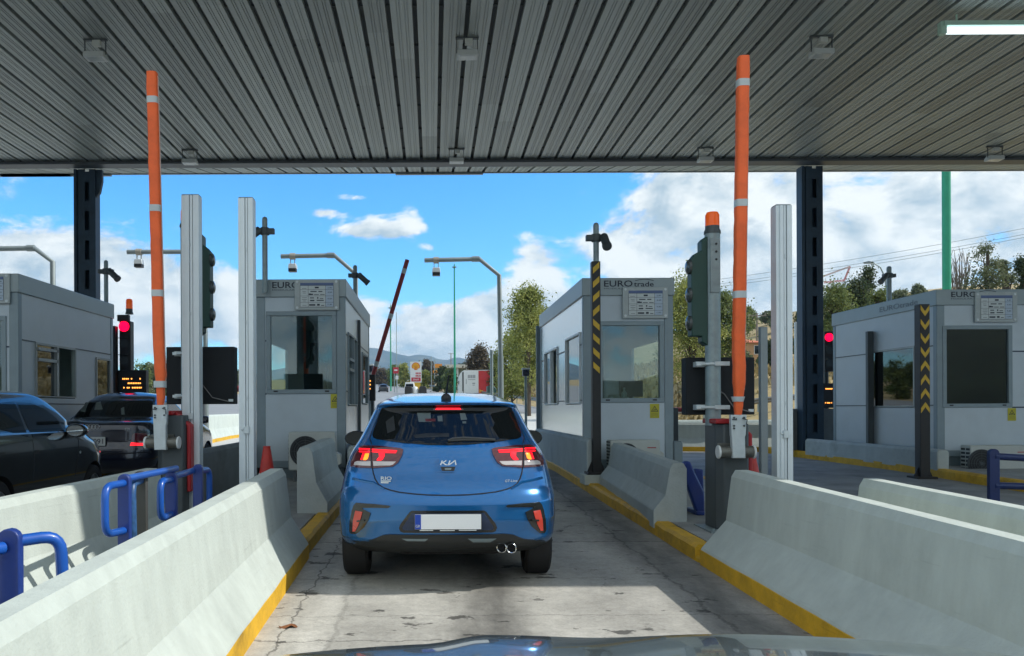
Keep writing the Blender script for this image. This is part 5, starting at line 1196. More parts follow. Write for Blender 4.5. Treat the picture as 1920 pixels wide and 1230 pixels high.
# seen through the glass: pale windscreen patch, sticker
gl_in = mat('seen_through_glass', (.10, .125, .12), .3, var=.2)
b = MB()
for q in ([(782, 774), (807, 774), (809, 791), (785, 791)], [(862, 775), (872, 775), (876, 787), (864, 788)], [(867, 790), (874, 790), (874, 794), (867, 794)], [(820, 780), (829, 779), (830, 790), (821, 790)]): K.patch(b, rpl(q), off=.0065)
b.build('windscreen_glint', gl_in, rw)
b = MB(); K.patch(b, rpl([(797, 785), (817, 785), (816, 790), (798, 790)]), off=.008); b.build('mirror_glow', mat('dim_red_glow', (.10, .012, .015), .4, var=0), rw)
b = MB()
for q in ([(723, 790), (738, 779), (741, 806), (726, 812)], [(775, 815), (800, 812), (842, 812), (842, 819), (778, 821)], [(905, 783), (912, 790), (922, 815), (914, 815)]): K.patch(b, rpl(q), off=.0062)
b.build('seat_shadow', mat('seat_grey', (.016, .019, .02), .4, var=.3, vs=20), rw)
b = MB(); K.patch(b, rpl([(811, 769), (815, 763.5), (866, 763.5), (870, 769)]), off=.010); bl = b.build('high_brake_lamp', tail_dark, kr)
b = MB(); K.patch(b, rpl([(816, 768.2), (819, 764.2), (862, 764.2), (865, 768.2)]), off=.0125, cols=12); b.build('lamp_light', tail_on, bl)
b = MB(); K.seam(b, rpl([(840, 826), (848, 822.5), (870, 821), (900, 822.5), (928, 825)]), .010, off=.02); K.seam(b, rpl([(840, 826.5), (870, 825), (928, 825.5)]), .007, off=.012); b.build('wiper', mat('wiper_grey', (.05, .055, .055), .4), kr)
# tail lamps
lamp = [(656.5, 874), (658, 862), (663, 849), (672, 837.5), (682, 833.5), (712, 835), (750, 839.5), (756, 842), (754, 852), (746, 867), (736, 874), (702, 877), (672, 876)]
def lampset(sx):
    f = (lambda p: p) if sx < 0 else mirror_poly
    b = MB(); K.patch(b, f(rpl(lamp)), off=.010, rows=14, cols=14); lo = b.build('tail_lamp', tail_dark, kr)
    b = MB()
    for q in ([(673, 839.2), (693.4, 840), (693.4, 843), (673, 842.5)], [(673, 844.3), (693.4, 845), (693.4, 847.5), (683, 847.5), (673, 846.8)], [(697.2, 840.8), (744.6, 844), (743, 846.2), (697.2, 843.4)], [(697.2, 844.8), (743, 847.2), (742, 849), (721, 848.5), (697.2, 847)],
              [(710, 847), (721, 847), (720.6, 855), (717, 861), (713.3, 863), (706.2, 862.6), (706, 861.4), (710.7, 855.8)], [(680, 848), (684, 848), (678.6, 861.5), (675.6, 861)]): K.patch(b, f(rpl(q)), off=.0135, rows=4, cols=5)
    b.build('light_bar', tail_on, lo)
    b = MB(); K.patch(b, f(rpl([(684.5, 849.5), (692, 849.5), (689.3, 859.4), (685.7, 862), (680.4, 861.6)])), off=.0135, rows=4, cols=4); b.build('indicator_light', tail_or, lo)
    b = MB(); K.patch(b, f(rpl([(662.8, 871.4), (664.4, 865.6), (669.5, 863.4), (694.6, 864), (694.6, 872.6)])), off=.0135, cols=6); K.patch(b, f(rpl([(699, 864), (742, 864.9), (736.6, 870.4), (730, 872.2), (700, 872.8)])), off=.0135, cols=6); b.build('reverse_lens', tail_white, lo)
    b = MB(); K.seam(b, f(rpl([(695.6, 835), (696.6, 876.5)])), .005, off=.0135); b.build('lamp_split', black, lo)
lampset(-1); lampset(1)
# tailgate seam
b = MB(); sl = rpl([(698, 878), (699.5, 887), (703, 898), (709, 907.5), (717, 913.5), (732, 919), (750, 923), (775, 926), (800, 928), (839, 929)])
K.seam(b, sl + [(-x, z) for x, z in reversed(sl[:-1])], .0055, off=-.001, sub=5); b.build('tailgate_seam', seam_m, kr)
b = MB(); q = rpl([(697, 833), (693, 822), (700, 800), (716, 765)]); K.seam(b, q, .004, off=-.0008, sub=5); K.seam(b, mirror_poly(q), .004, off=-.0008, sub=5)
q = rpl([(640, 905), (660, 893), (700, 893)]); b.build('tailgate_side_seam', seam_m, kr)
# crease on the bumper: a thin raised ledge
b = MB(); q = rpl([(661, 897), (700, 905), (720, 917)]); K.seam(b, q, .012, off=-.006, sub=6); b.build('bumper_crease', kblue, kr); b = MB(); K.seam(b, mirror_poly(q), .012, off=-.006, sub=6); b.build('bumper_crease', kblue, kr)
# emblem
b = MB(); K.patch(b, rpl([(822, 860), (825, 857.5), (854, 857.5), (857, 860), (854, 881), (851, 885), (828, 885), (825, 881)]), off=.010, rows=6, cols=6); eo = b.build('badge_handle', kblue, kr)
b = MB(); K.patch(b, rpl([(825.5, 875), (853.5, 875), (851, 883), (828, 883)]), off=.0115, rows=4, cols=4); b.build('handle_recess', black, eo)
b = MB(); K.patch(b, rpl([(833, 877.5), (846, 877.5), (845, 881), (834, 881)]), off=.013, rows=3, cols=3); b.build('handle_camera', steel_grey, eo)
b = MB(); (xa, zb) = K.rp(824.5, 872); (xb, zt_) = K.rp(855.5, 863); Wd = xb - xa; H = zt_ - zb; yq = K.Y0 + K.rear_y((xa + xb) / 2, (zb + zt_) / 2) - .016
def kp(u, v): return (K.X0 + xa + u * Wd, yq + .002 - (v - .5) * -.004, K.zg + zb + v * H)
def stroke(pts, wd):
    for (a, c) in zip(pts[:-1], pts[1:]):
        d = Vector((c[0] - a[0], (c[1] - a[1]) * H / Wd, 0)).normalized(); nx_, nz_ = -d.y * wd, d.x * wd * Wd / H
        b.poly([kp(a[0] - nx_, a[1] - nz_), kp(c[0] - nx_, c[1] - nz_), kp(c[0] + nx_, c[1] + nz_), kp(a[0] + nx_, a[1] + nz_)])
stroke([(.03, .02), (.14, .95)], .035); stroke([(.10, .38), (.38, .97)], .03); stroke([(.17, .52), (.36, .05), (.46, .05)], .032); stroke([(.42, .05), (.53, .05)], .032); stroke([(.50, .03), (.61, .97)], .035); stroke([(.55, .06), (.90, .92)], .03); stroke([(.84, .97), (.95, .97)], .02); stroke([(.90, .97), (.965, .03)], .035)
b.build('badge_letters', silver, eo, fixn=False)
b = MB(); (xa, zb) = K.rp(713.5, 899); (xb, zt_) = K.rp(734, 893); yq = K.Y0 + K.rear_y((xa + xb) / 2, (zb + zt_) / 2) - .010
dl = (K.rear_y(xb, zb) - K.rear_y(xa, zb)) / (xb - xa); yq = K.Y0 + K.rear_y(xa, zb) - .011; uxl = (1, dl, 0)
b.text('RIO', (K.X0 + xa, yq, K.zg + zb), uxl, (0, .06, 1), xb - xa, zt_ - zb, offset=.02)
for wd_, dz_ in (((xb - xa) * .92, .013), ((xb - xa) * .72, .026)): b.poly([(K.X0 + xa, yq - .002, K.zg + zb - dz_), (K.X0 + xa + wd_, yq - .002 + dl * wd_, K.zg + zb - dz_), (K.X0 + xa + wd_, yq - .002 + dl * wd_, K.zg + zb - dz_ + .008), (K.X0 + xa, yq - .002, K.zg + zb - dz_ + .008)])
(xa, zb) = K.rp(946, 904.5); (xb, zt_) = K.rp(969, 901); dl = (K.rear_y(xb, zb) - K.rear_y(xa, zb)) / (xb - xa); yq = K.Y0 + K.rear_y(xa, zb) - .011
b.text('GT-Line', (K.X0 + xa, yq, K.zg + zb), (1, dl, 0), (0, .06, 1), xb - xa, .020, shear=.2, offset=.015); b.build('model_letters', silver, kr, fixn=False)
# bumper vents and reflectors
vb = mat('gloss_black_trim', (.010, .011, .012), .18, var=0, coat=.6)
def vents(sx):
    f = (lambda p: p) if sx < 0 else mirror_poly
    b = MB(); K.patch(b, f(rpl([(659, 956), (662, 947), (667, 941.5), (700, 944), (728, 947.3), (731.7, 949.4), (727, 951.9), (700, 951.4), (679.6, 951.5), (672, 957)])), off=.008, rows=8, cols=16)
    K.patch(b, f(rpl([(659, 955), (667, 950), (678, 953), (694, 961), (690, 974), (681.7, 988), (667, 1000), (656.7, 1000), (653.5, 994.6), (655, 975)])), off=.007, rows=12, cols=8); vo = b.build('bumper_vent', vb, kr)
    b = MB(); K.patch(b, f(rpl([(665.5, 956.5), (678.8, 958.8), (676, 970), (671, 984), (665, 995.6), (659.8, 995.6), (661, 976)])), off=.013, rows=8, cols=5); b.build('reflector', tail_pink, vo)
    b = MB(); K.patch(b, f(rpl([(668, 974.5), (682, 974), (682, 977), (668, 977.5)])), off=.02, rows=3, cols=4); b.build('vent_fin', vb, vo)
vents(-1); vents(1)
# number plate recess and plate
rim_p = [(747, 990), (750, 982), (767, 960), (771, 957.3), (907, 957.3), (911, 960), (928, 982), (931, 990), (928, 996.5), (922, 998.5), (756, 998.5), (750, 996.5)]
b = MB(); K.patch(b, rpl(rim_p), off=.006, rows=10, cols=20); po = b.build('plate_recess', vb, kr)
b = MB(); K.patch(b, rpl([(753, 989), (771, 962), (907, 962), (925, 989), (923, 994), (755, 994)]), off=.009, rows=8, cols=16); b.build('recess_panel', mat('recess_dark_blue', (.004, .022, .07), .35, var=0, coat=.5), po)
(xa, zb) = K.rp(776, 995); (xb, zt_) = K.rp(902, 962.5); yq = K.Y0 + min(K.rear_y(0, zb), K.rear_y(0, zt_), K.rear_y(xa, zt_)) - .016
def pbox(u0, u1, v0, v1, dy, m, name, par): 
    b = MB(); b.box(K.X0 + xa + (xb - xa) * u0, K.X0 + xa + (xb - xa) * u1, yq - dy - .004, yq - dy, K.zg + zb + (zt_ - zb) * v0, K.zg + zb + (zt_ - zb) * v1); return b.build(name, m, par)
pl = pbox(0, 1, 0, 1, 0, mat('plate_frame_dark', (.008, .012, .02), .4, var=0), 'number_plate', kr)
pbox(.01, .99, .13, .97, .004, mat('plate_white', (.86, .88, .89), .4, var=0), 'plate_face', pl); pbox(.012, .10, .14, .96, .0065, mat('plate_eu_blue', (.01, .06, .42), .4, var=0), 'country_band', pl)
b = MB(); b.text('GR', (K.X0 + xa + .022 * (xb - xa), yq - .013, K.zg + zb + .24 * (zt_ - zb)), (1, 0, 0), (0, 0, 1), .065 * (xb - xa), .15 * (zt_ - zb))
for u0, u1, v in ((.08, .28, .045), (.38, .60, .035), (.66, .92, .045)): b.box(K.X0 + xa + (xb - xa) * u0, K.X0 + xa + (xb - xa) * u1, yq - .0055, yq - .005, K.zg + zb + v * (zt_ - zb), K.zg + zb + (v + .05) * (zt_ - zb))
b.build('plate_letters', white, pl, fixn=False)
# diffuser, exhausts, tow eye
dfm = mat('diffuser_black', (.018, .021, .022), .5, var=.1)
b = MB(); K.patch(b, rpl([(642, 1013), (662, 1013.5), (696, 1011.5), (717, 1003), (735, 1001.2), (839, 1003), (943, 1001.2), (961, 1003), (982, 1011.5), (1016, 1013.5), (1036, 1013), (1030, 1022), (1000, 1027), (839, 1027), (678, 1027), (648, 1022)]), off=.006, rows=8, cols=40); do = b.build('diffuser', dfm, kr)
b = MB(); K.patch(b, rpl([(752, 1009.5), (802, 1010), (796, 1014.6), (762, 1014)]), off=.010); K.patch(b, rpl([(876, 1010), (930, 1010), (918, 1017), (886, 1017)]), off=.010); b.build('diffuser_insert', steel_grey, do)
b = MB()
for px in (939, 957):
    (x, z) = K.rp(px, 1022); c = Vector((K.X0 + x, KY + .10, K.zg + z - .02)); b.lathe([(.036, .26), (.040, 0), (.036, -.004), (.032, .0), (.031, .22)], c, n=24, axis='y')
eo = b.build('exhaust', chrome, kr); b = MB()
for px in (939, 957): (x, z) = K.rp(px, 1022); c = Vector((K.X0 + x, KY + .14, K.zg + z - .02)); b.cyl(c, c + Vector((0, .01, 0)), .0305, n=20)
b.build('exhaust_bore', cunder, eo)
b = MB(); b.box(K.X0 - .62, K.X0 + .62, KY + .9, KY + 3.6, K.zg + .19, K.zg + .30); b.box(K.X0 - .40, K.X0 + .45, KY + .3, KY + .7, K.zg + .25, K.zg + .33); b.build('underbody', cunder, kr, bevel=.04)
# roof antenna, mirrors
(x, z) = (0, 1.56); c = Vector((K.X0 + .0, KY + .70, K.zg + 1.512))
b = MB(); b.lathe([(.035, -.02), (.045, .01), (.042, .03), (.02, .055)], c, n=16); b.tube([c + Vector((0, .02, .05)), c + Vector((.01, -.01, .12)), c + Vector((.022, -.06, .21))], [.010, .008, .006], 8); b.build('roof_antenna', black, kr)
for sx in (-1, 1):
    c = Vector((K.X0 + sx * .955, KY + 2.62, K.zg + 1.115)); b = MB()
    b.lathe([(.02, -.13), (.085, -.10), (.11, -.04), (.112, .05), (.10, .07)], (0, 0, 0), n=20, axis='y')
    b.V = [(c.x + v[0] * 1.15, c.y - v[1], c.z + v[2] * .74) for v in b.V]; b.box(c.x - sx * .24, c.x - sx * .08, c.y - .02, c.y + .05, c.z - .06, c.z - .02); mo = b.build('wing_mirror', black, kr)
    b = MB(); b.cyl((0, 0, 0), (0, .006, 0), .095, n=24); b.V = [(c.x + v[0] * 1.15, c.y - .074 - v[1], c.z + v[2] * .72) for v in b.V]; b.build('mirror_glass', mat('mirror_face', (.03, .035, .035), .03, .6, var=0), mo)
b = MB(); K.patch(b, [(-.66, 1.05), (.66, 1.05), (.50, 1.46), (-.50, 1.46)], off=.004, side='front', rows=16, cols=16); b.build('windscreen', cglass, kr)
# side windows and door seams
for sx in (-1, 1):
    b = MB(); K.patch(b, [(.62, 1.10), (2.55, 1.06), (2.1, 1.40), (1.6, 1.44), (.95, 1.43)], off=.004, side=sx, rows=14, cols=20); b.build('side_window', cglass, kr)
    b = MB(); K.seam(b, [(1.05, 1.08), (1.1, .62), (1.0, .40)], .005, sx, -.001); K.seam(b, [(1.95, 1.08), (1.95, .40)], .005, sx, -.001); b.build('door_seam', seam_m, kr)
    b = MB(); K.patch(b, [(1.15, .86), (1.33, .86), (1.33, .89), (1.15, .89)], off=.02, side=sx); K.patch(b, [(2.2, .86), (2.38, .86), (2.38, .89), (2.2, .89)], off=.02, side=sx); b.build('door_handle', kblue, kr)

# ---- dark saloon at the far left booth
AY = 13.0; nb = paint('dark_navy_paint', (.006, .009, .022), rough=.2, metal=.2)
tab = [(.24, .70, .25, 4.2, .35), (.32, .83, .06, 4.36, .42), (.45, .865, .0, 4.42, .45), (.62, .87, .02, 4.42, .45), (.70, .87, .05, 4.38, .45), (.80, .865, .06, 4.25, .42), (.90, .85, .065, 3.9, .40), (.97, .83, .08, 3.4, .38), (1.01, .79, .12, 3.15, .36), (1.03, .74, .42, 3.0, .35), (1.06, .70, .58, 2.9, .34), (1.15, .66, .72, 2.75, .32), (1.30, .60, .98, 2.45, .30), (1.40, .55, 1.22, 2.2, .3), (1.44, .48, 1.38, 2.0, .3), (1.46, .25, 1.5, 1.8, .1)]
sc_ = 1.12
tab = [(z * sc_, W * 1.02, a, b_, c) for z, W, a, b_, c in tab]
A = Car(PX(174, AY), AY, gY(AY), tab, n=2.6, Rf=.8)
ar = thing('saloon_car', 'dark navy saloon with one lit tail lamp stopped beside the far left booth', 'car', (A.X0, AY + 2.2, A.zg), 'cars queueing at the booths')
A.body('body', [nb, cunder], ar, [(.85, .31, .37), (3.5, .31, .37)])
for yy_ in (.85, 3.5):
    for sx in (-1, 1): A.wheel(ar, sx * .77, yy_, .32, .21, sx)
def arp(pts): return [A.rp(a, b) for a, b in pts]
b = MB(); A.patch(b, [(-.55, 1.50), (.55, 1.50), (.60, 1.42), (.675, 1.19), (.62, 1.165), (0, 1.15), (-.62, 1.165), (-.675, 1.19), (-.60, 1.42)], off=.006, rows=18, cols=24); rw = b.build('rear_window', cglass, ar)
b = MB()
for q in ([(177, 766), (181, 752), (189, 750), (193, 765)], [(227, 763), (233, 760), (234, 775), (228, 775)], [(150, 768), (160, 752), (168, 750), (160, 770)]): A.patch(b, arp(q), off=.009)
b.build('windscreen_glint', gl_in, rw)
for sx in (-1, 1):
    f = (lambda p: p) if sx > 0 else mirror_poly
    b = MB(); A.patch(b, f(arp([(242, 835), (249, 812), (254, 809), (281, 811), (282, 836)])), off=.010); lo = b.build('tail_lamp', tail_dark, ar)
    b = MB(); A.patch(b, f(arp([(244, 833), (246, 827), (280, 828), (280, 834)])), off=.013); b.build('light_bar', tail_on if sx > 0 else tail_pink, lo)
    b = MB(); A.patch(b, [(.9, 1.14), (2.8, 1.10), (2.35, 1.46), (1.5, 1.50)], off=.004, side=sx, rows=12, cols=16); b.build('side_window', cglass, ar)
    c = Vector((A.X0 + sx * .98, AY + 2.85, A.zg + 1.12)); b = MB(); b.box(c.x - .1, c.x + .1, c.y - .05, c.y + .06, c.z - .07, c.z + .07); b.build('wing_mirror', nb, ar, bevel=.035)
b = MB(); A.patch(b, [(-.66, 1.18), (.66, 1.18), (.50, 1.56), (-.50, 1.56)], off=.004, side='front', rows=12, cols=12); b.build('windscreen', cglass, ar)
(xa, zb) = A.rp(150, 833); (xb, zt_) = A.rp(199.5, 816.5); yq = AY + min(A.rear_y(xa, zb), A.rear_y(0, zt_), A.rear_y(0, zb)) - .02
b = MB(); b.box(A.X0 + xa, A.X0 + xb, yq - .006, yq, A.zg + zb, A.zg + zt_); po = b.build('number_plate', mat('plate_worn_white', (.48, .50, .49), .5, var=.1), ar, bevel=.01)
b = MB(); b.text('1091', (A.X0 + xa + (xb - xa) * .44, yq - .009, A.zg + zb + (zt_ - zb) * .22), (1, 0, 0), (0, 0, 1), (xb - xa) * .48, (zt_ - zb) * .58, offset=.01); b.build('plate_letters', ink, po, fixn=False)
b = MB()
for k in range(4):
    (x, z) = A.rp(163.5 + k * 6.3, 797.5); c = Vector((A.X0 + x, AY + A.rear_y(x, z) - .012, A.zg + z)); b.tube([c + Vector((math.cos(a * .3142) * .037, 0, math.sin(a * .3142) * .037)) for a in range(21)], .006, 6)
(x, z) = A.rp(234, 804); b.text('TDI', (A.X0 + x, AY + A.rear_y(x, z) - .012, A.zg + z), (1, 0, 0), (0, 0, 1), .085, .035, offset=.02); b.build('badge', mat('badge_grey', (.45, .47, .48), .3, .7, var=0), ar, fixn=False)
b = MB(); A.seam(b, [(-.66, 1.10), (-.66, .86), (-.5, .80), (.5, .80), (.66, .86), (.66, 1.10)], .006, off=0); A.seam(b, [(-.85, .62), (0, .60), (.85, .62)], .010, off=.002); b.build('boot_seam', seam_m, ar)

# ---- black hatchback beside the barrier at left
VY0 = 8.0; vb2 = paint('black_car_paint', (.010, .0115, .012), rough=.14, metal=.1)
tab = [(.22, .72, .25, 3.7, .35), (.30, .84, .08, 3.86, .42), (.50, .87, .0, 3.92, .45), (.75, .873, .02, 3.90, .45), (.90, .868, .05, 3.72, .42), (1.0, .85, .08, 3.45, .40), (1.06, .83, .10, 3.10, .40), (1.10, .80, .13, 2.85, .38), (1.2, .765, .22, 2.68, .36), (1.32, .72, .32, 2.50, .34), (1.43, .67, .40, 2.30, .34), (1.50, .62, .46, 2.12, .34), (1.54, .54, .56, 1.95, .34), (1.56, .40, .75, 1.7, .25), (1.565, .25, .9, 1.5, .15)]
tab = [(z * 1.045, W, a, b_, c) for z, W, a, b_, c in tab]
V = Car(-4.70 - .873, VY0, gY(10), tab, n=2.6, Rf=.9)
vr = thing('hatchback_car', 'black hatchback in the left lane, cut by the left frame edge', 'car', (V.X0, VY0 + 2, V.zg), 'cars queueing at the booths')
V.body('body', [vb2, cunder], vr, [(.66, .30, .37), (3.12, .30, .37)])
for yy_ in (.66, 3.12):
    for sx in (-1, 1): V.wheel(vr, sx * .765, yy_, .31, .21, sx)
def vsp(pts): return [V.sp(a, b) for a, b in pts]
fw_ = vsp([(30.5, 750.5), (57, 752), (84, 764.7), (105, 781), (119, 804), (119, 812), (61, 816)])
b = MB(); V.patch(b, fw_, off=.005, side=1, rows=16, cols=14); w1 = b.build('side_window', cglass, vr)
b = MB(); V.patch(b, [(-0.0 + .62, 1.24), (.75, 1.19), (V.sp(53, 816)[0], V.sp(53, 816)[1]), V.sp(25.5, 749), (.95, 1.46), (.74, 1.40)], off=.005, side=1, rows=14, cols=12); b.build('quarter_window', cglass, vr)
b = MB(); V.patch(b, [(fw_[0][0] - .02, fw_[0][1] + .01), (fw_[1][0], fw_[1][1] + .035), (fw_[2][0] + .03, fw_[2][1] + .035), (fw_[4][0] + .13, fw_[4][1] + .0), (fw_[5][0] + .13, fw_[5][1] - .02), (fw_[6][0], fw_[6][1] - .02)], off=.0025, side=1, rows=14, cols=12); b.build('window_surround', vb, vr)
b = MB(); V.patch(b, [(.7, 1.10), (2.9, 1.075), (2.9, 1.10), (.7, 1.125)], off=.007, side=1, rows=3, cols=30); b.build('belt_trim', chrome, vr)
b = MB(); q = vsp([(60, 819), (64, 860), (62, 900)]); V.seam(b, q, .005, 1, -.001); q2 = vsp([(147, 822), (146, 850), (140, 890)]); V.seam(b, q2, .005, 1, -.001); q3 = vsp([(61, 832), (100, 834), (147, 836)]); b.build('door_seam', seam_m, vr)
q = vsp([(68, 841), (81, 841), (81, 846), (68, 846)]); b = MB(); V.patch(b, q, off=.028, side=1); b.build('door_handle', vb2, vr)
b = MB(); V.patch(b, [(-.70, 1.16), (.70, 1.16), (.56, 1.55), (-.56, 1.55)], off=.004, side='front', rows=12, cols=12); b.build('windscreen', cglass, vr)
(y, z) = V.sp(150, 845); b = MB(); c = Vector((V.X0 + V.side_x(y, z) + .006, VY0 + y, V.zg + z)); b.cyl(c - Vector((.01, 0, 0)), c, .018, n=12); b.build('side_repeater', whitem, vr)
c = Vector((V.X0 + .965, VY0 + 2.36, V.zg + 1.115)); b = MB(); b.lathe([(.02, -.12), (.08, -.10), (.105, -.04), (.11, .04), (.10, .06)], (0, 0, 0), n=20, axis='y'); b.V = [(c.x + v[0] * 1.2, c.y - v[1], c.z + v[2] * .82) for v in b.V]; b.box(c.x - .22, c.x - .06, c.y - .02, c.y + .05, c.z - .08, c.z - .03); mo = b.build('wing_mirror', vb2, vr)
b = MB(); b.cyl((0, 0, 0), (0, .005, 0), .088, n=24); b.V = [(c.x + v[0] * 1.2, c.y - .064 - v[1], c.z + v[2] * .80) for v in b.V]; b.build('mirror_glass', mat('mirror_bright', (.6, .65, .65), .03, 1, var=0), mo)
for sx in (-1, 1):
    b = MB(); V.patch(b, [(3.3, .78), (3.75, .74), (3.72, .86), (3.3, .93)], off=.006, side=sx, rows=6, cols=10); b.build('headlamp', mat('headlamp_clear', (.35, .38, .38), .08, var=.2, coat=1), vr)
    b = MB(); V.patch(b, [(.06, .80), (.36, .82), (.40, 1.05), (.12, 1.05)], off=.006, side=sx, rows=8, cols=8); b.build('tail_lamp', tail_dark, vr)
b = MB(); V.patch(b, [(-.6, 1.17), (.6, 1.17), (.5, 1.45), (-.5, 1.45)], off=.006); b.build('rear_window', cglass, vr)

# ---- bonnet and nose of the car the picture is taken from
own = paint('own_car_grey_paint', (.14, .175, .18), rough=.18, metal=.2)
ox = .44; ot = thing('own_car', 'grey-blue car bonnet along the bottom of the picture, nearest the camera', 'car', (ox, 1.6, gY(1)))
b = MB(); nu, nv = 44, 26
def bz(u, v):
    x = ox + u; edge = .855 - .05 * (v ** 3.0) - .012 * abs(u / .84) ** 3; edge += .024 * ss(-.46, -.30, u) * (1 - .2 * v) - .012 * math.exp(-(u / .2) ** 2)
    return edge + .10 * (1 - v)
for j in range(nv + 1):
    v = j / nv
    for i in range(nu + 1):
        u = -.84 + 1.68 * i / nu; y = .95 + (1.16 - .08 * (abs(u) / .84) ** 2.5) * v; b.v((ox + u, y, bz(u, v)))
for j in range(nv):
    for i in range(nu): k = j * (nu + 1) + i; b.F.append((k, k + 1, k + nu + 2, k + nu + 1)); b.M.append(0)
b.build('bonnet', own, ot, ang=60, fixn=False)
b = MB(); pr = None
for q in range(41):
    a = q / 40; u = -.84 + 1.68 * a; y = .95 + (1.16 - .08 * (abs(u) / .84) ** 2.5); i = len(b.V); z1 = bz(u, 1); g0 = gY(2)
    b.V += [(ox + u, y + .0, z1 - .006), (ox + u * 1.02, y + .07, z1 - .09), (ox + u * 1.04, y + .13, z1 - .25), (ox + u * 1.04, y + .10, g0 + .28), (ox + u * .98, y - .05, g0 + .20)]
    if pr is not None:
        for m_ in range(4): b.F.append((pr + m_, i + m_, i + m_ + 1, pr + m_ + 1)); b.M.append(0)
    pr = i
b.build('front_bumper', own, ot, ang=50)
for sx in (-1, 1):
    b = MB(); pts = [(.95, bz(sx * .84, 0) - .005), (1.94, bz(sx * .84, 1) - .005), (2.02, .5), (1.95, .2), (1.72, .2), (1.6, .52), (1.35, .62), (1.1, .5), (.98, .2), (.95, .2)]
    b.prism(pts, 'x', ox + sx * .84, ox + sx * .885); b.build('wing', own, ot, bevel=.01)
    w_ = MB(); c = Vector((ox + sx * .74, 1.36, gY(1.3) + .33)); w_.lathe([(.2, -.1), (.3, -.1), (.33, -.06), (.33, .06), (.3, .1), (.2, .1)], c, n=30, axis='x'); wo = w_.build('wheel', rubber, ot); q = MB(); q.lathe([(.20, sx * .04), (.2, sx * .09), (.05, sx * .07), (.01, sx * .07)], c, n=24, axis='x'); q.build('rim', rim, wo)
# ------------------------------------------------------------------ vegetation
def leaf_mat(name, c1, c2):
    m = bpy.data.materials.new(name); m.use_nodes = True; t = m.node_tree; b = t.nodes['Principled BSDF']; b.inputs['Roughness'].default_value = .6
    tc = t.nodes.new('ShaderNodeTexCoord'); n = t.nodes.new('ShaderNodeTexNoise'); n.inputs['Scale'].default_value = 1.1; n.inputs['Detail'].default_value = 6; t.links.new(tc.outputs['Object'], n.inputs[0])
    c = t.nodes.new('ShaderNodeValToRGB'); e = c.color_ramp.elements; e[0].position = .38; e[0].color = (*c1, 1); e[1].position = .64; e[1].color = (*c2, 1); t.links.new(n.outputs[0], c.inputs[0]); t.links.new(c.outputs[0], b.inputs['Base Color'])
    tr = t.nodes.new('ShaderNodeBsdfTranslucent'); t.links.new(c.outputs[0], tr.inputs[0]); mx = t.nodes.new('ShaderNodeMixShader'); mx.inputs[0].default_value = .4
    t.links.new(b.outputs[0], mx.inputs[1]); t.links.new(tr.outputs[0], mx.inputs[2]); t.links.new(mx.outputs[0], t.nodes['Material Output'].inputs[0]); return m
LEAF = {'plane': leaf_mat('leaf_yellow_green', (.15, .19, .04), (.45, .46, .13)), 'green': leaf_mat('leaf_green', (.08, .125, .035), (.22, .26, .08)), 'pine': leaf_mat('leaf_dark_pine', (.035, .06, .025), (.09, .12, .045)),
        'olive': leaf_mat('leaf_grey_olive', (.09, .115, .055), (.22, .25, .13)), 'brown': leaf_mat('leaf_brown_grey', (.075, .06, .035), (.16, .125, .075))}
bark = mat('bark', (.085, .065, .048), .9, var=.3, vs=6, bump=.5, bs=12)
def tree(label, px, Y, top, wpx, kind='green', density=1.0, base=None, trunk=.3, name=None, cat='tree', group='trees beyond the toll plaza', seed=None, low=.28):
    rng = random.Random(seed if seed is not None else int(px * 7 + Y)); x = PX(px, Y); z0 = (zG(x, Y) if base is None else base) - .1; zt_ = PZ(top, Y); H = max(.6, zt_ - z0); Rw = wpx * Y / FPX / 2
    t = thing(name or {'pine': 'pine_tree'}.get(kind, 'leafy_tree'), label, cat, (x, Y, z0), group)
    s = MB(); lean = rng.uniform(-.04, .04) * H; s.tube([(x, Y, z0), (x + lean * .4, Y, z0 + H * .35), (x + lean, Y + .02 * H, z0 + H * .88)], [H * .016, H * .012, H * .004], 8)
    clumps = []; nc = int(42 * density)
    for k in range(nc):
        f = rng.random() ** .8; zc = z0 + H * (low + (1 - low) * f) * .97
        if kind == 'pine': rr = Rw * (1.02 - .72 * f) * rng.uniform(.35, 1.0)
        else: rr = Rw * (math.sin(math.pi * min(.97, .18 + .80 * f)) ** .6) * rng.uniform(.25, .95)
        a = rng.uniform(0, 2 * math.pi); c = Vector((x + math.cos(a) * rr + lean * f, Y + math.sin(a) * rr * .9, zc)); clumps.append(c)
        if k % 2 == 0: s.tube([(x + lean * .5 * f, Y, z0 + (zc - z0) * .6), (c + Vector((x, Y, zc - H * .05))) / 2, c], [H * .010, H * .006, H * .002], 5)
    s.build('trunk', bark, t)
    q = MB(); lf = max(.05, min(.42, Y * 1.9 / FPX * 2.2)); nl = int(165 * max(.7, min(1.5, Rw / (lf * 9))))
    for c in clumps:
        cr = Rw * rng.uniform(.26, .50); ch = cr * rng.uniform(.55, .9) * min(1.3, H / (2.4 * Rw))
        for _ in range(nl):
            d = Vector((rng.gauss(0, .5), rng.gauss(0, .5), rng.gauss(0, .5))); p = c + Vector((d.x * cr, d.y * cr, d.z * ch))
            n = Vector((rng.gauss(0, 1), rng.gauss(0, 1), rng.gauss(.4, 1))).normalized(); u = n.orthogonal().normalized(); u.rotate(Matrix.Rotation(rng.uniform(0, 6.28), 3, n)); v = n.cross(u); e = lf * rng.uniform(.55, 1.2)
            q.poly([p - u * e * .6, p + v * e * .33, p + u * e * .6, p - v * e * .33])
    q.build('crown', LEAF[kind], t, fixn=False); return t
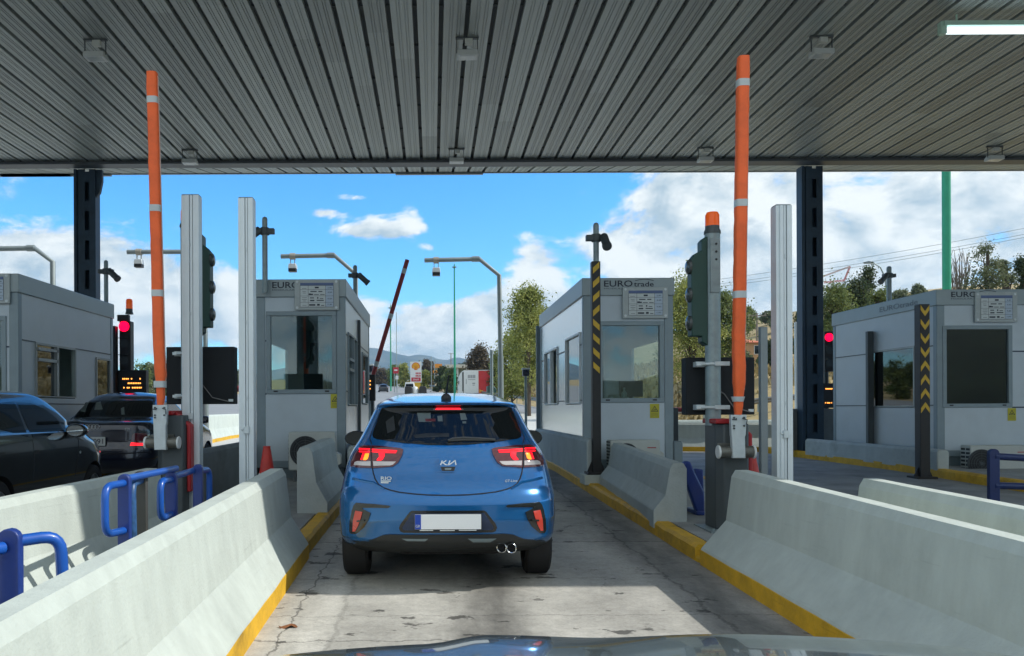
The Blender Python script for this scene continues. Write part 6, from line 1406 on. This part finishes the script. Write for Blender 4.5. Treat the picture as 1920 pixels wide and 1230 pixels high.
def bare_tree(label, px, Y, top, wpx):
    rng = random.Random(5); x = PX(px, Y); z0 = zG(x, Y) - .1; H = PZ(top, Y) - z0; Rw = wpx * Y / FPX / 2; t = thing('bare_tree', label, 'tree', (x, Y, z0), 'trees beyond the toll plaza'); s = MB(); q = MB()
    s.tube([(x, Y, z0), (x, Y, z0 + H * .45)], [H * .02, H * .013], 7)
    for k in range(16):
        a = rng.uniform(0, 6.28); h0 = rng.uniform(.3, .5); e = Vector((x + math.cos(a) * Rw * rng.uniform(.3, 1), Y + math.sin(a) * Rw * .6, z0 + H * rng.uniform(.8, 1))); b0 = Vector((x, Y, z0 + H * h0)); md = b0.lerp(e, .5) + Vector((0, 0, -H * .03))
        q.tube([b0, md, e], [H * .008, H * .005, H * .002], 5)
        for _ in range(5): f = rng.uniform(.4, .95); p = b0.lerp(e, f); q.tube([p, p + Vector((rng.uniform(-1, 1) * Rw * .35, rng.uniform(-.3, .3), H * rng.uniform(.06, .16)))], [H * .003, H * .0012], 4)
    s.build('trunk', bark, t); q.build('branches', mat('pale_twigs', (.20, .17, .14), .9, var=.2), t)
tree('tall yellow-green plane tree beyond the gantry pole, left of right centre booth', 992, 58, 540, 104, 'plane', 1.7)
tree('lower bushy yellow-green tree between gantry pole and the plane tree', 960, 64, 628, 84, 'plane', 1.2, low=.1)
tree('yellow-green tree touching the left wall of right centre booth', 1026, 62, 585, 84, 'plane', 1.2)
tree('large leafy tree right behind right centre booth and green signal head', 1298, 52, 530, 124, 'plane', 1.8, low=.2)
tree('broad leafy tree behind the galvanised beacon pole', 1346, 56, 552, 104, 'green', 1.5, low=.2)
tree('brown-grey tree above the red lorry', 903, 120, 652, 52, 'brown', 1.3, low=.1)
tree('dark evergreen tree right of brown tree, behind the gantry pole', 934, 105, 668, 36, 'pine', 1.2)
tree('bushy tree right behind navy column, above the red signal', 1566, 48, 538, 84, 'green', 1.3)
tree('dark pine between navy column and camera mast of far right booth', 1608, 55, 528, 62, 'pine', 1.4)
tree('tall thin pine behind the curved street lamp', 1634, 62, 498, 52, 'pine', .9)
tree('bushy pine just left of camera mast over far right booth', 1648, 50, 540, 50, 'green', 1.1)
tree('small round tree on the skyline right of the camera mast', 1690, 110, 548, 38, 'olive', 1.0)
tree('small round tree on skyline left of the green mast', 1722, 115, 541, 26, 'olive', .9)
tree('low shrubby tree behind roof of far right booth, near the green mast', 1748, 112, 552, 30, 'olive', .9)
tree('pale airy poplar on right behind far right booth', 1857, 62, 462, 76, 'olive', .75)
tree('smaller airy poplar right of the pale poplar', 1890, 66, 480, 40, 'olive', .6)
tree('dark pine at the right frame edge', 1925, 60, 484, 44, 'pine', 1.2)
bare_tree('leafless pale tree right of the green mast', 1800, 64, 478, 52)
tree('round tree on the hill above orange-roofed house, left side', 1402, 125, 582, 34, 'green', 1.1)
tree('small pine on hill right of the utility pole', 1440, 135, 588, 24, 'olive', .9)
tree('olive tree on the hillside left of the navy column', 1462, 120, 598, 34, 'olive', 1.0)
tree('dark tree right of the orange-roofed house', 1456, 75, 640, 46, 'pine', 1.3, low=.05)
tree('green shrub at the corner of the orange-roofed house', 1432, 78, 664, 28, 'green', .9, low=.05)
tree('dark evergreen at the far right of navy column foot', 1500, 80, 590, 34, 'pine', 1.1, low=.1)
tree('olive tree above grass bank behind right orange boom', 1386, 84, 660, 40, 'olive', 1.0, low=.05)
for i, (px, Y, tp_, wd, kd, lb) in enumerate([
        (262, 90, 680, 44, 'green', 'green tree beyond left lane, right of red signal pole'), (288, 95, 676, 40, 'olive', 'pale green tree just left of left orange boom, far off'), (213, 98, 684, 34, 'green', 'green tree at the back corner of far left booth'),
        (306, 105, 682, 40, 'pine', 'dark tree behind left orange boom, far off'), (444, 160, 694, 30, 'olive', 'far low tree between aluminium post and booth'),
        (714, 230, 690, 40, 'brown', 'brown scrubby tree at the foot of mountain, by red sign'), (738, 210, 686, 30, 'green', 'dull green tree just left of the fuel price sign'), (757, 190, 684, 26, 'plane', 'yellow-green tree touching left edge of fuel price sign'),
        (802, 190, 677, 34, 'brown', 'brown-green tree right of the fuel price sign'), (798, 165, 697, 30, 'plane', 'low yellow-green tree right of fuel price sign'), (829, 140, 690, 30, 'pine', 'dark tree in front of fuel station roof'),
        (843, 120, 692, 30, 'green', 'light green young tree left of the green mast'), (884, 260, 676, 40, 'brown', 'hazy brown tree behind the fuel station roof'), (692, 240, 694, 26, 'olive', 'far olive tree left of the first green mast'),
        (870, 260, 682, 44, 'pine', 'far dark treetop behind the fuel station canopy')]):
    tree(lb, px, Y, tp_, wd, kd, .9, low=.05)
# dry grass on the banks (uncountable)
gm = MB(); rng = random.Random(3); n = 0
while n < 9000:
    Y = rng.uniform(46, 110); x0_ = max(-22, 14.5 - .10 * (Y - 50) if Y > 50 else 14.5); x = x0_ + (rng.random() ** 1.6) * (34 + Y * .1)
    z = zG(x, Y); e = rng.uniform(.15, .42) * (.6 + Y / 110); a = rng.uniform(0, 3.14); dx, dy = math.cos(a) * e * .35, math.sin(a) * e * .35; lx = rng.uniform(-.2, .2) * e
    gm.poly([(x - dx, Y - dy, z - .05), (x + dx, Y + dy, z - .05), (x + dx * .5 + lx, Y + dy * .5, z + e), (x - dx * .3 + lx, Y - dy * .3, z + e * .7)]); n += 1
gm.build('dry_grass', leaf_mat('dry_grass_blades', (.17, .13, .05), (.42, .32, .14)), kind='stuff', label='dry yellow grass growing over the roadside banks', fixn=False)

# ------------------------------------------------------------------ mountains
mt = MB(); rng = random.Random(11); import mathutils.noise as mnoise
ridge = [(-500, 704), (0, 700), (200, 702), (420, 706), (520, 690), (620, 668), (676, 654), (700, 651), (722, 656), (745, 664), (765, 668.5), (790, 664.5), (812, 669.5), (835, 675.5), (860, 669), (885, 675), (905, 680), (940, 690), (1000, 700), (1300, 705), (2200, 706)]
YM = 3200.0; cols_ = 260; rows_ = 26
for j in range(rows_ + 1):
    f = j / rows_
    for i in range(cols_ + 1):
        px = -500 + 2700 * i / cols_; py = np.interp(px, [r[0] for r in ridge], [r[1] for r in ridge]); Yd = YM - 1500 * (1 - f); x = (px - VX) * YM / FPX; zt_ = CAMZ + (VY - py) * YM / FPX; zb = 8
        nz = mnoise.fractal(Vector((x * .004, Yd * .004, 0)), 1.0, 2.1, 6); mt.v((x, Yd + nz * 60, zb + (zt_ - zb) * (f ** 1.2) + nz * 22 * math.sin(math.pi * f) + mnoise.noise(Vector((x * .03, 0, 7))) * 5 * f))
for j in range(rows_):
    for i in range(cols_): k = j * (cols_ + 1) + i; mt.F.append((k, k + 1, k + cols_ + 2, k + cols_ + 1)); mt.M.append(0)
mm = bpy.data.materials.new('mountain_scrub'); mm.use_nodes = True; t = mm.node_tree; b = t.nodes['Principled BSDF']; b.inputs['Roughness'].default_value = 1; tc = t.nodes.new('ShaderNodeTexCoord'); n = t.nodes.new('ShaderNodeTexNoise'); n.inputs['Scale'].default_value = .012; n.inputs['Detail'].default_value = 10; n.inputs['Roughness'].default_value = .7; t.links.new(tc.outputs['Object'], n.inputs[0])
c = t.nodes.new('ShaderNodeValToRGB'); e = c.color_ramp.elements; e[0].position = .38; e[0].color = (.030, .055, .045, 1); e[1].position = .70; e[1].color = (.13, .14, .10, 1); t.links.new(n.outputs[0], c.inputs[0]); t.links.new(c.outputs[0], b.inputs['Base Color'])
mt.build('hills', mm, kind='structure', fixn=False, ang=180)

# wooded hills behind the camera: they show only as reflections in the booth windows and car bodies
bh = MB(); nb_ = 120; rws = 8
for j in range(rws + 1):
    f = j / rws
    for i in range(nb_ + 1):
        a = -1.35 + 2.7 * i / nb_; d = 340 - 120 * (1 - f); el = .040 + .085 * ss(.25, .75, a) + .03 * ss(-.2, -.9, a) + .008 * mnoise.fractal(Vector((a * 9, 3, 0)), 1.0, 2.0, 5); bh.v((math.sin(a) * d, -math.cos(a) * d, -2 + (el * 340 + 2) * f ** .7 + 1.5 * mnoise.noise(Vector((a * 60, f * 6, 1)))))
for j in range(rws):
    for i in range(nb_): k = j * (nb_ + 1) + i; bh.F.append((k, k + 1, k + nb_ + 2, k + nb_ + 1)); bh.M.append(0)
bh.build('hills', mat('wooded_hill', (.045, .055, .028), .95, var=.5, vs=.08), kind='structure', fixn=False, ang=180)

# ------------------------------------------------------------------ masts, lamps, lines, crane
green_m = mat('mast_green', (.02, .30, .17), .45, var=.1)
slim_pole('thick green mast rising behind far right booth up to the canopy edge', 1776, 34, 200, 15, green_m, name='green_mast')
def mast(label, px, Y, top, wpx):
    x = PX(px, Y); z0 = zG(x, Y) - .1; zt_ = PZ(top, Y); r = wpx * Y / FPX / 2; t = thing('light_mast', label, 'light mast', (x, Y, z0), 'tall green light masts')
    s = MB(); s.cyl((x, Y, z0), (x, Y, zt_), r * 1.3, r * .7, n=10); s.build('pole', green_m, t)
    s = MB(); k = Y / FPX
    for a in range(6): s.obox((x + math.cos(a * 1.047) * 3.2 * k, Y + math.sin(a * 1.047) * 3.2 * k, zt_ - 5 * k), 2.2 * k, 2.2 * k, 1.6 * k)
    s.cyl((x, Y, zt_ - 6 * k), (x, Y, zt_ - 5 * k), 3 * k, n=10); s.cyl((x, Y, zt_), (x, Y, zt_ + 4 * k), .4 * k, n=6); s.build('lamp_ring', galv, t); return t
mast('tall green light mast above the fuel station roof, right of the red boom', 853, 105, 496, 3.6)
mast('distant green light mast just right of raised red boom', 733, 150, 572, 2.4)
slim_pole('pale slim lamp pole between raised red boom and second green mast', 744, 180, 585, 1.3, galv)
slim_pole('pale lamp pole left of the fuel station canopy', 809, 150, 668, 1.4, galv); slim_pole('pale lamp pole next to another, left of fuel station canopy', 815, 155, 674, 1.4, galv)
# street lamp with curved arm
Y = 70; x = PX(1664, Y); z0 = zG(x, Y); t = thing('street_lamp', 'street lamp with curved arm left of the camera mast behind far right booth', 'street lamp', (x, Y, z0)); s = MB()
s.tube([(x, Y, z0), P(1664, 560, Y), P(1661, 525, Y), P(1652, 505, Y), P(1640, 497.5, Y)], [.09, .08, .07, .06, .05], 8); s.build('pole', galv, t); s = MB(); q = P(1627, 495.5, Y); s.prism([(q.x - .28, q.z + .02), (q.x + .1, q.z + .10), (q.x + .55, q.z - .02), (q.x + .55, q.z - .10), (q.x - .2, q.z - .10)], 'y', Y - .15, Y + .15); s.build('lamp_head', steel_grey, t)
# utility poles
def upole(label, px, Y, top, w_=.14):
    x = PX(px, Y); z0 = zG(x, Y); zt_ = PZ(top, Y); t = thing('utility_pole', label, 'utility pole', (x, Y, z0), 'wooden utility poles'); s = MB(); s.cyl((x, Y, z0), (x, Y, zt_), w_, w_ * .7, n=9); s.build('pole', mat('wood_pole', (.22, .20, .17), .9, var=.2), t)
    s = MB(); s.box(x - 1.1, x + 1.1, Y - .06, Y + .06, zt_ - .35, zt_ - .22)
    for q in (-1, -.4, .4, 1): s.cyl((x + q, Y, zt_ - .22), (x + q, Y, zt_ + .02), .05, n=7)
    s.build('crossarm', mat('wood_pole', (.22, .2, .17)), t); return t
upole('utility pole with crossarm above the orange-roofed house', 1420, 95, 590); upole('utility pole with crossarm on the skyline behind far station roof', 846, 300, 662, .22)
for i, (y0, y1, y2) in enumerate([(548, 505, 428), (556, 512, 440), (561, 519, 446)]):
    lab = ['topmost of the three power lines crossing the sky at right', 'middle one of the three power lines crossing the sky at right', 'lowest of the three power lines crossing the sky at right'][i]
    pts = []
    for k in range(25):
        f = k / 24; px = 1180 + 900 * f; py = y0 + (y2 - 26 - y0) * f + math.sin(math.pi * f) * 10; pts.append(P(px, py, 95 - 25 * f))
    s = MB(); s.tube(pts, .02, 5); s.build('power_line', mat('wire_grey', (.22, .26, .29), .6, var=0), loc=tuple(pts[0]), label=lab, cat='power line', group='power lines')
# red and white crane
Y = 200; t = thing('tower_crane', 'distant red and white tower crane right of navy column', 'crane', (PX(1583, Y), Y, zG(PX(1583, Y), Y))); k = Y / FPX
def lattice(s, a, b, w_, r):
    a, b = Vector(a), Vector(b); d = (b - a).normalized(); n_ = d.cross(Vector((0, 1, 0))).normalized() * w_; L_ = (b - a).length; m_ = max(2, int(L_ / (w_ * 2.2)))
    s.tube([a + n_, b + n_], r, 4); s.tube([a - n_, b - n_], r, 4)
    for q in range(m_): f0, f1 = q / m_, (q + 1) / m_; sg = 1 if q % 2 else -1; s.tube([a.lerp(b, f0) + n_ * sg, a.lerp(b, f1) - n_ * sg], r * .7, 4)
crm = mat('crane_red', (.50, .12, .10), .5, var=.1)
s = MB(); lattice(s, P(1583, 650, Y), P(1583, 530, Y), 1.6 * k, .10); s.build('mast', mat('crane_grey', (.25, .27, .29), .5), t)
s = MB(); lattice(s, P(1546, 533, Y), P(1584, 529, Y), 1.2 * k, .10); lattice(s, P(1584, 529, Y), P(1595, 503, Y), 1.1 * k, .10); s.build('boom', crm, t); s = MB(); lattice(s, P(1540, 523, Y), P(1595, 503, Y), .9 * k, .10); s.build('jib', mat('crane_pale', (.55, .42, .40), .5), t)

# ------------------------------------------------------------------ house, fuel station, signs
Y = 88; x0, x1 = PX(1393, Y), PX(1432, Y); zb = zG((x0 + x1) / 2, Y) - .3; ze, zr = PZ(645, Y), PZ(632, Y); t = thing('house', 'small pale orange house with tiled roof behind the right orange boom', 'house', ((x0 + x1) / 2, Y + 3, zb))
s = MB(); s.box(x0, x1, Y, Y + 7, zb, ze); s.build('wall', mat('house_orange_plaster', (.50, .30, .16), .9, var=.08), t)
s = MB(); o_ = .35; a = [(x0 - o_, Y - o_, ze), (x1 + o_, Y - o_, ze), (x1 + o_, Y + 7 + o_, ze), (x0 - o_, Y + 7 + o_, ze)]; xm = (x0 + x1) / 2; p, q = (xm - .2, Y + 3, zr), (xm + .2, Y + 4, zr); s.poly([a[0], a[1], q, p]); s.poly([a[1], a[2], q]); s.poly([a[2], a[3], p, q]); s.poly([a[3], a[0], p]); s.poly(a); s.build('roof', mat('roof_tile_orange', (.48, .14, .06), .8, var=.2, vs=8), t)
s = MB(); s.box(xm + .1, xm + .75, Y - .04, Y + .02, ze - 1.3, ze - .3); wo = s.build('window', white, t); s = MB(); s.box(xm + .16, xm + .69, Y - .06, Y - .03, ze - 1.24, ze - .36); s.build('pane', cglass, wo)
# fuel price totem
Y = 132; k = Y / FPX; x0, x1 = PX(769.5, Y), PX(790.5, Y); zt_, zb = PZ(678, Y), PZ(717, Y); z0 = zG(x0, Y) - .2; W = x1 - x0; H = zt_ - zb; t = thing('fuel_price_sign', 'tall white fuel price totem with yellow shell emblem', 'sign', ((x0 + x1) / 2, Y, z0))
s = MB(); s.box(x0, x1, Y, Y + .35, zb, zt_); s.build('panel', white, t); s = MB(); s.box(x0 + W * .1, x1 - W * .1, Y + .03, Y + .32, z0, zb); s.build('base', mat('totem_yellow', (.65, .40, .02), .5), t)
s = MB(); cx, cz, r = (x0 + x1) / 2, zt_ - H * .21, W * .37; pts = [(cx - r * .35, cz - r * .95), (cx + r * .35, cz - r * .95), (cx + r * .45, cz - r * .62)] + [(cx + r * math.cos(a), cz - r * .1 + r * math.sin(a) * .98) for a in np.linspace(-.45, math.pi + .45, 22)] + [(cx - r * .45, cz - r * .62)]
s.poly([(a, Y - .03, b_) for a, b_ in pts]); eo = s.build('shell_emblem', mat('emblem_red', (.55, .04, .02), .5, var=0), t, fixn=False); s = MB(); s.poly([(cx + (a - cx) * .86, Y - .06, cz + (b_ - cz) * .86) for a, b_ in pts]); s.build('shell_face', mat('emblem_yellow', (.80, .42, .01), .5, var=0), eo, fixn=False)
s = MB()
for a in np.linspace(.45, math.pi - .45, 5): s.tube([(cx, Y - .07, cz - r * .7), (cx + r * .78 * math.cos(a), Y - .07, cz - r * .05 + r * .78 * math.sin(a))], r * .03, 4)
s.build('shell_ribs', mat('emblem_red', (.55, .04, .02)), eo)
s = MB()
for v in (.44, .32): s.box(x0 + W * .48, x0 + W * .93, Y - .03, Y, zb + H * (v - .04), zb + H * (v + .04))
s.box(x0 + W * .1, x0 + W * .93, Y - .03, Y, zb + H * .05, zb + H * .24); pp = s.build('price_panel', mat('sign_red', (.50, .03, .05), .5, var=0), t)
s = MB(); s.text('1.82', (x0 + W * .55, Y - .05, zb + H * .41), (1, 0, 0), (0, 0, 1), W * .3, H * .06); s.text('1.99', (x0 + W * .55, Y - .05, zb + H * .29), (1, 0, 0), (0, 0, 1), W * .3, H * .06); s.text('Shell', (x0 + W * .25, Y - .05, zb + H * .10), (1, 0, 0), (0, 0, 1), W * .5, H * .09); s.build('price_digits', white, pp, fixn=False)
# fuel station
Y = 165; k = Y / FPX; x0, x1 = PX(838, Y), PX(882, Y); t = thing('fuel_station', 'fuel station with flat pale canopy and orange fascia far behind the blue car', 'fuel station', (PX(850, Y), Y + 6, zG(x0, Y)))
s = MB(); s.box(x0 - 3 * k, x1 + 5 * k, Y - 1, Y + 14, PZ(690, Y), PZ(684, Y)); s.build('canopy', mat('station_canopy', (.55, .55, .50), .5), t); s = MB(); s.box(PX(815, Y), PX(829, Y), Y - 1.4, Y - 1.1, PZ(690, Y), PZ(683, Y)); s.box(PX(812, Y), PX(826, Y), Y - 1.4, Y - 1.1, PZ(700, Y), PZ(695, Y)); s.build('orange_fascia', mat('station_orange', (.75, .28, .02), .5, var=0), t)
s = MB(); s.box(PX(815, Y), PX(838, Y), Y - 1, Y + 12, PZ(695, Y), PZ(690, Y)); s.box(PX(838, Y), PX(878, Y), Y + 3, Y + 12, zG(x0, Y), PZ(690, Y)); s.build('shop_wall', mat('station_grey_green', (.26, .32, .28), .8), t)
s = MB()
for q in (842, 858, 876): s.box(PX(q, Y) - .2, PX(q, Y) + .2, Y, Y + .4, zG(x0, Y), PZ(690, Y))
s.build('canopy_column', whitem, t)
# red roadside sign, small white sign
Y = 140; x = PX(742, Y); t = thing('roadside_sign', 'small red roadside sign left of the fuel price totem', 'sign', (x, Y, zG(x, Y))); s = MB(); s.box(PX(737.5, Y), PX(747.5, Y), Y, Y + .1, PZ(700, Y), PZ(688.5, Y)); so = s.build('panel', mat('sign_red', (.5, .03, .05)), t); s = MB(); s.box(PX(739.5, Y), PX(745.5, Y), Y - .03, Y, PZ(695, Y), PZ(692.5, Y)); s.build('lettering', white, so); s = MB(); s.cyl((x - .2, Y + .05, zG(x, Y)), (x - .2, Y + .05, PZ(700, Y)), .07, n=8); s.cyl((x + .25, Y + .05, zG(x, Y)), (x + .25, Y + .05, PZ(700, Y)), .07, n=8); s.build('post', galv, t)
Y = 135; x = PX(744.5, Y); t = thing('direction_sign', 'small white sign below the red roadside sign', 'sign', (x, Y, zG(x, Y))); s = MB(); s.box(x - .25, x + .25, Y, Y + .06, PZ(711, Y), PZ(704, Y)); s.build('panel', white, t); s = MB(); s.cyl((x, Y + .08, zG(x, Y)), (x, Y + .08, PZ(704, Y)), .05, n=8); s.build('post', galv, t)

# ------------------------------------------------------------------ guard rails
def guard_rail(label, path, h=.75):
    t = thing('guard_rail', label, 'guard rail', (path[0][0], path[0][1], zG(*path[0])), 'steel road guard rails'); pts = []
    for a, b in zip(path[:-1], path[1:]):
        n = max(1, int(math.hypot(b[0] - a[0], b[1] - a[1]) / 3))
        for k in range(n): pts.append((a[0] + (b[0] - a[0]) * k / n, a[1] + (b[1] - a[1]) * k / n))
    pts.append(path[-1]); s = MB(); q = MB(); pr = None
    for (x, y) in pts:
        z = zG(x, y); i = len(s.V); s.V += [(x, y, z + h - .32), (x - .05, y - .05, z + h - .24), (x, y, z + h - .16), (x - .05, y - .05, z + h - .08), (x, y, z + h)]
        if pr is not None:
            for m_ in range(4): s.F.append((pr + m_, pr + m_ + 1, i + m_ + 1, i + m_)); s.M.append(0)
        pr = i; q.box(x - .02, x + .06, y + .05, y + .12, z - .1, z + h - .02)
    s.build('rail', mat('rail_steel', (.22, .21, .19), .5, .3, var=.15), t); pi_ = q.build('posts', galv, t); pi_['kind'] = 'stuff'; return t
guard_rail('steel guard rail along the far road edge below fuel price totem', [(12.2, 49), (11.5, 56), (6.5, 104), (1, 157), (-6, 225)], .85)
guard_rail('steel guard rail in front of the dry bank behind right orange boom', [(13.2, 47.5), (17.5, 43), (26, 40)], .8)

# ------------------------------------------------------------------ far vehicles
def far_car(label, px, Y, col_m, heading=0, sc=1.0, z=None):
    x = PX(px, Y); zg = (zG(x, Y) if z is None else z); tab_ = [(.24, .72, .12, 4.1, .3), (.34, .86, .03, 4.2, .4), (.75, .87, .0, 4.2, .4), (.95, .84, .04, 3.2, .4), (1.0, .80, .10, 2.95, .4), (1.35, .64, .42, 2.2, .35), (1.46, .52, .60, 1.9, .3), (1.49, .2, .9, 1.6, .1)]
    C_ = Car(0, 0, 0, [(a * sc, b * sc, c * sc, d * sc, e * sc) for a, b, c, d, e in tab_], nl=28); t = thing('distant_car', label, 'car', (0, 0, 0), 'distant cars on the road')
    C_.body('body', [col_m, cunder], t, [], K=6, M=5)
    b = MB(); C_.patch(b, [(-.62 * sc, 1.0 * sc), (.62 * sc, 1.0 * sc), (.5 * sc, 1.36 * sc), (-.5 * sc, 1.36 * sc)], off=.02); b.build('rear_window', cglass, t)
    for sx in (-1, 1):
        b = MB(); C_.patch(b, [(.8 * sc, .98 * sc), (2.8 * sc, .96 * sc), (2.2 * sc, 1.36 * sc), (1.0 * sc, 1.36 * sc)], off=.02, side=sx); b.build('side_window', cglass, t)
        b = MB(); C_.patch(b, [(sx * .55 * sc, .72 * sc), (sx * .82 * sc, .72 * sc), (sx * .80 * sc, .88 * sc), (sx * .55 * sc, .88 * sc)], off=.02); b.build('tail_lamp', tail_dark, t)
        for yy_ in (.75, 3.3): C_.wheel(t, sx * .76 * sc, yy_ * sc, .31 * sc, .2, sx)
    t.location = (x, Y, zg); t.rotation_euler.z = heading; return t
far_car('dark grey car driving away on the road left of the blue car roof', 719.5, 140, paint('distant_dark_paint', (.03, .035, .04)), R(6))
far_car('white car far off between red signal and left orange boom', 287, 112, paint('distant_white_paint', (.6, .62, .62)), R(-70))
# lorry with white and red trailer
Y = 105; x0, xm, x1 = PX(868, Y), PX(897.5, Y), PX(944, Y); zt_, zb = PZ(694.5, Y), PZ(738, Y); zg = gY(Y); t = thing('lorry', 'lorry with white front panel and red trailer side, beyond the gantry pole', 'lorry', ((x0 + x1) / 2, Y + 1.2, zg))
s = MB(); s.box(xm, x1, Y, Y + 2.4, zb, zt_ - .02); to = s.build('trailer', mat('trailer_red', (.55, .028, .030), .45, var=.08), t); s = MB(); s.box(xm - .0, x1, Y - .02, Y + 2.42, zt_ - .06, zt_ + .03); s.box(x0, x1, Y + .03, Y + 2.3, zb - .12, zb); s.build('trailer_rail', whitem, to)
s = MB(); s.box(x0 + .12, xm - .01, Y, Y + 2.4, zb + .05, zt_); wo = s.build('front_panel', white, t); s = MB(); kx = xm - x0
for (u0, u1, v0, v1) in ((.32, .46, .66, .80), (.48, .62, .66, .80), (.64, .80, .66, .80), (.34, .80, .58, .61), (.20, .24, .40, .62), (.60, .78, .40, .46), (.62, .76, .34, .37)): s.box(x0 + kx * u0, x0 + kx * u1, Y - .015, Y, zb + (zt_ - zb) * v0, zb + (zt_ - zb) * v1)
s.build('grey_lettering', mat('letter_grey', (.35, .37, .38), .5, var=0), wo)
s = MB(); s.box(PX(899, Y), PX(901, Y), Y - .015, Y, zb + .1, zb + .5); s.box(PX(901, Y), PX(906, Y), Y - .015, Y, zb + .28, zb + .40); s.build('yellow_mark', mat('mark_yellow', (.7, .4, .03), .5, var=0), to)
xc = PX(859, Y); s = MB(); s.prism([(x0 + .05, zg + .6), (xc + .1, zg + .6), (xc, zg + 1.3), (xc + .12, zt_ - .9), (xc + .35, zt_ - .35), (x0 - .1, zt_ - .12), (x0 + .05, zt_ - .12)], 'y', Y + .05, Y + 2.35); co = s.build('cab', white, t, bevel=.03); s = MB(); s.box(x0 - .06, x0 + .1, Y - .01, Y + 2.3, zb + .3, zt_ - .25); s.box(xc + .03, xc + .13, Y - .12, Y - .02, zg + 1.75, zg + 2.2); s.build('dark_gap', black, co)
for xx in (x0 + .6, xm - .1, x1 - 2.0, x1 - .9): s = MB(); s.cyl((xx, Y + .05, zg + .48), (xx, Y + .38, zg + .48), .48, n=22); s.build('wheel', rubber, t)
s = MB(); s.box(x0, x1, Y + .3, Y + 2.1, zg + .55, zg + .85); s.build('chassis', cunder, t)
# green shelter hood in front of the lorry
Y = 45; s = MB(); s.prism([(PX(914, Y), zg - .5), (PX(931, Y), zg - .5), (PX(931, Y), PZ(730, Y)), (PX(927, Y), PZ(725, Y)), (PX(914, Y), PZ(724, Y))], 'y', Y, Y + 1); s.build('green_box', greend, loc=(PX(922, Y), Y, .2), bevel=.03, label='dark green roadside box in front of the red lorry, by gantry pole', cat='box')
# vehicle with two black rear guards, just above the blue roof
Y = 48; zg = gY(Y); xa, xb = PX(758, Y), PX(801, Y); t = thing('tractor_unit', 'dark vehicle back with two black mudguards just above the blue car roof', 'vehicle', ((xa + xb) / 2, Y, zg)); zt_ = PZ(724, Y); mg = mat('mudguard_black', (.02, .022, .024), .5, var=.1)
for (a, b) in ((758, 774), (785, 801)):
    s = MB(); s.prism([(PX(a - 1, Y), zg + .2), (PX(b + 1, Y), zg + .2), (PX(b - 1, Y), zt_ - .1), (PX(b - 3, Y), zt_), (PX(a + 2, Y), zt_), (PX(a + 1, Y), zt_ - .1)], 'y', Y, Y + .9); s.build('mudguard', mg, t, bevel=.03)
s = MB(); s.box(PX(772, Y), PX(788, Y), Y + .5, Y + 3.5, zg + .4, zt_ - .5); s.build('frame', cunder, t)
s = MB(); s.lathe([(.02, -.3), (.18, -.2), (.22, .1), (.12, .3), (.02, .34)], (PX(779, Y), Y + .3, zt_ - .35), n=14); s.build('white_bag', white, t)
for sx in (xa + .3, xb - .3): s = MB(); s.cyl((sx - .2, Y + .5, zg + .45), (sx + .2, Y + .5, zg + .45), .45, n=20); s.build('wheel', rubber, t)
# small white van behind
Y = 125; x = PX(768, Y); zg = zG(x, Y); t = thing('white_van', 'small pale van parked left of the fuel price totem base', 'van', (x, Y, zg)); s = MB(); s.prism([(x - .75, zg + .3), (x + .75, zg + .3), (x + .78, zg + 1.0), (x + .66, zg + 1.85), (x - .66, zg + 1.85), (x - .78, zg + 1.0)], 'y', Y, Y + 4); s.build('body', white, t, bevel=.06); s = MB(); s.box(x - .58, x + .58, Y - .02, Y + .05, zg + 1.1, zg + 1.6); s.build('rear_window', cglass, t)
for sx in (-.62, .62): s = MB(); s.cyl((x + sx - .1, Y + .7, zg + .3), (x + sx + .1, Y + .7, zg + .3), .3, n=16); s.build('wheel', rubber, t)
# the air: pale thin haze round the whole scene
hz = MB(); hz.box(-3600, 3600, -3050, 3700, -8, 330)
hm = bpy.data.materials.new('haze_air'); hm.use_nodes = True; t = hm.node_tree; t.nodes.clear(); o_ = t.nodes.new('ShaderNodeOutputMaterial'); pv = t.nodes.new('ShaderNodeVolumePrincipled')
pv.inputs['Color'].default_value = (.45, .70, 1.0, 1); pv.inputs['Density'].default_value = .00017; pv.inputs['Anisotropy'].default_value = .1; t.links.new(pv.outputs[0], o_.inputs['Volume'])
hz.build('haze', hm, kind='stuff')
for o in bpy.data.objects:
    if '_w' in o: del o['_w']
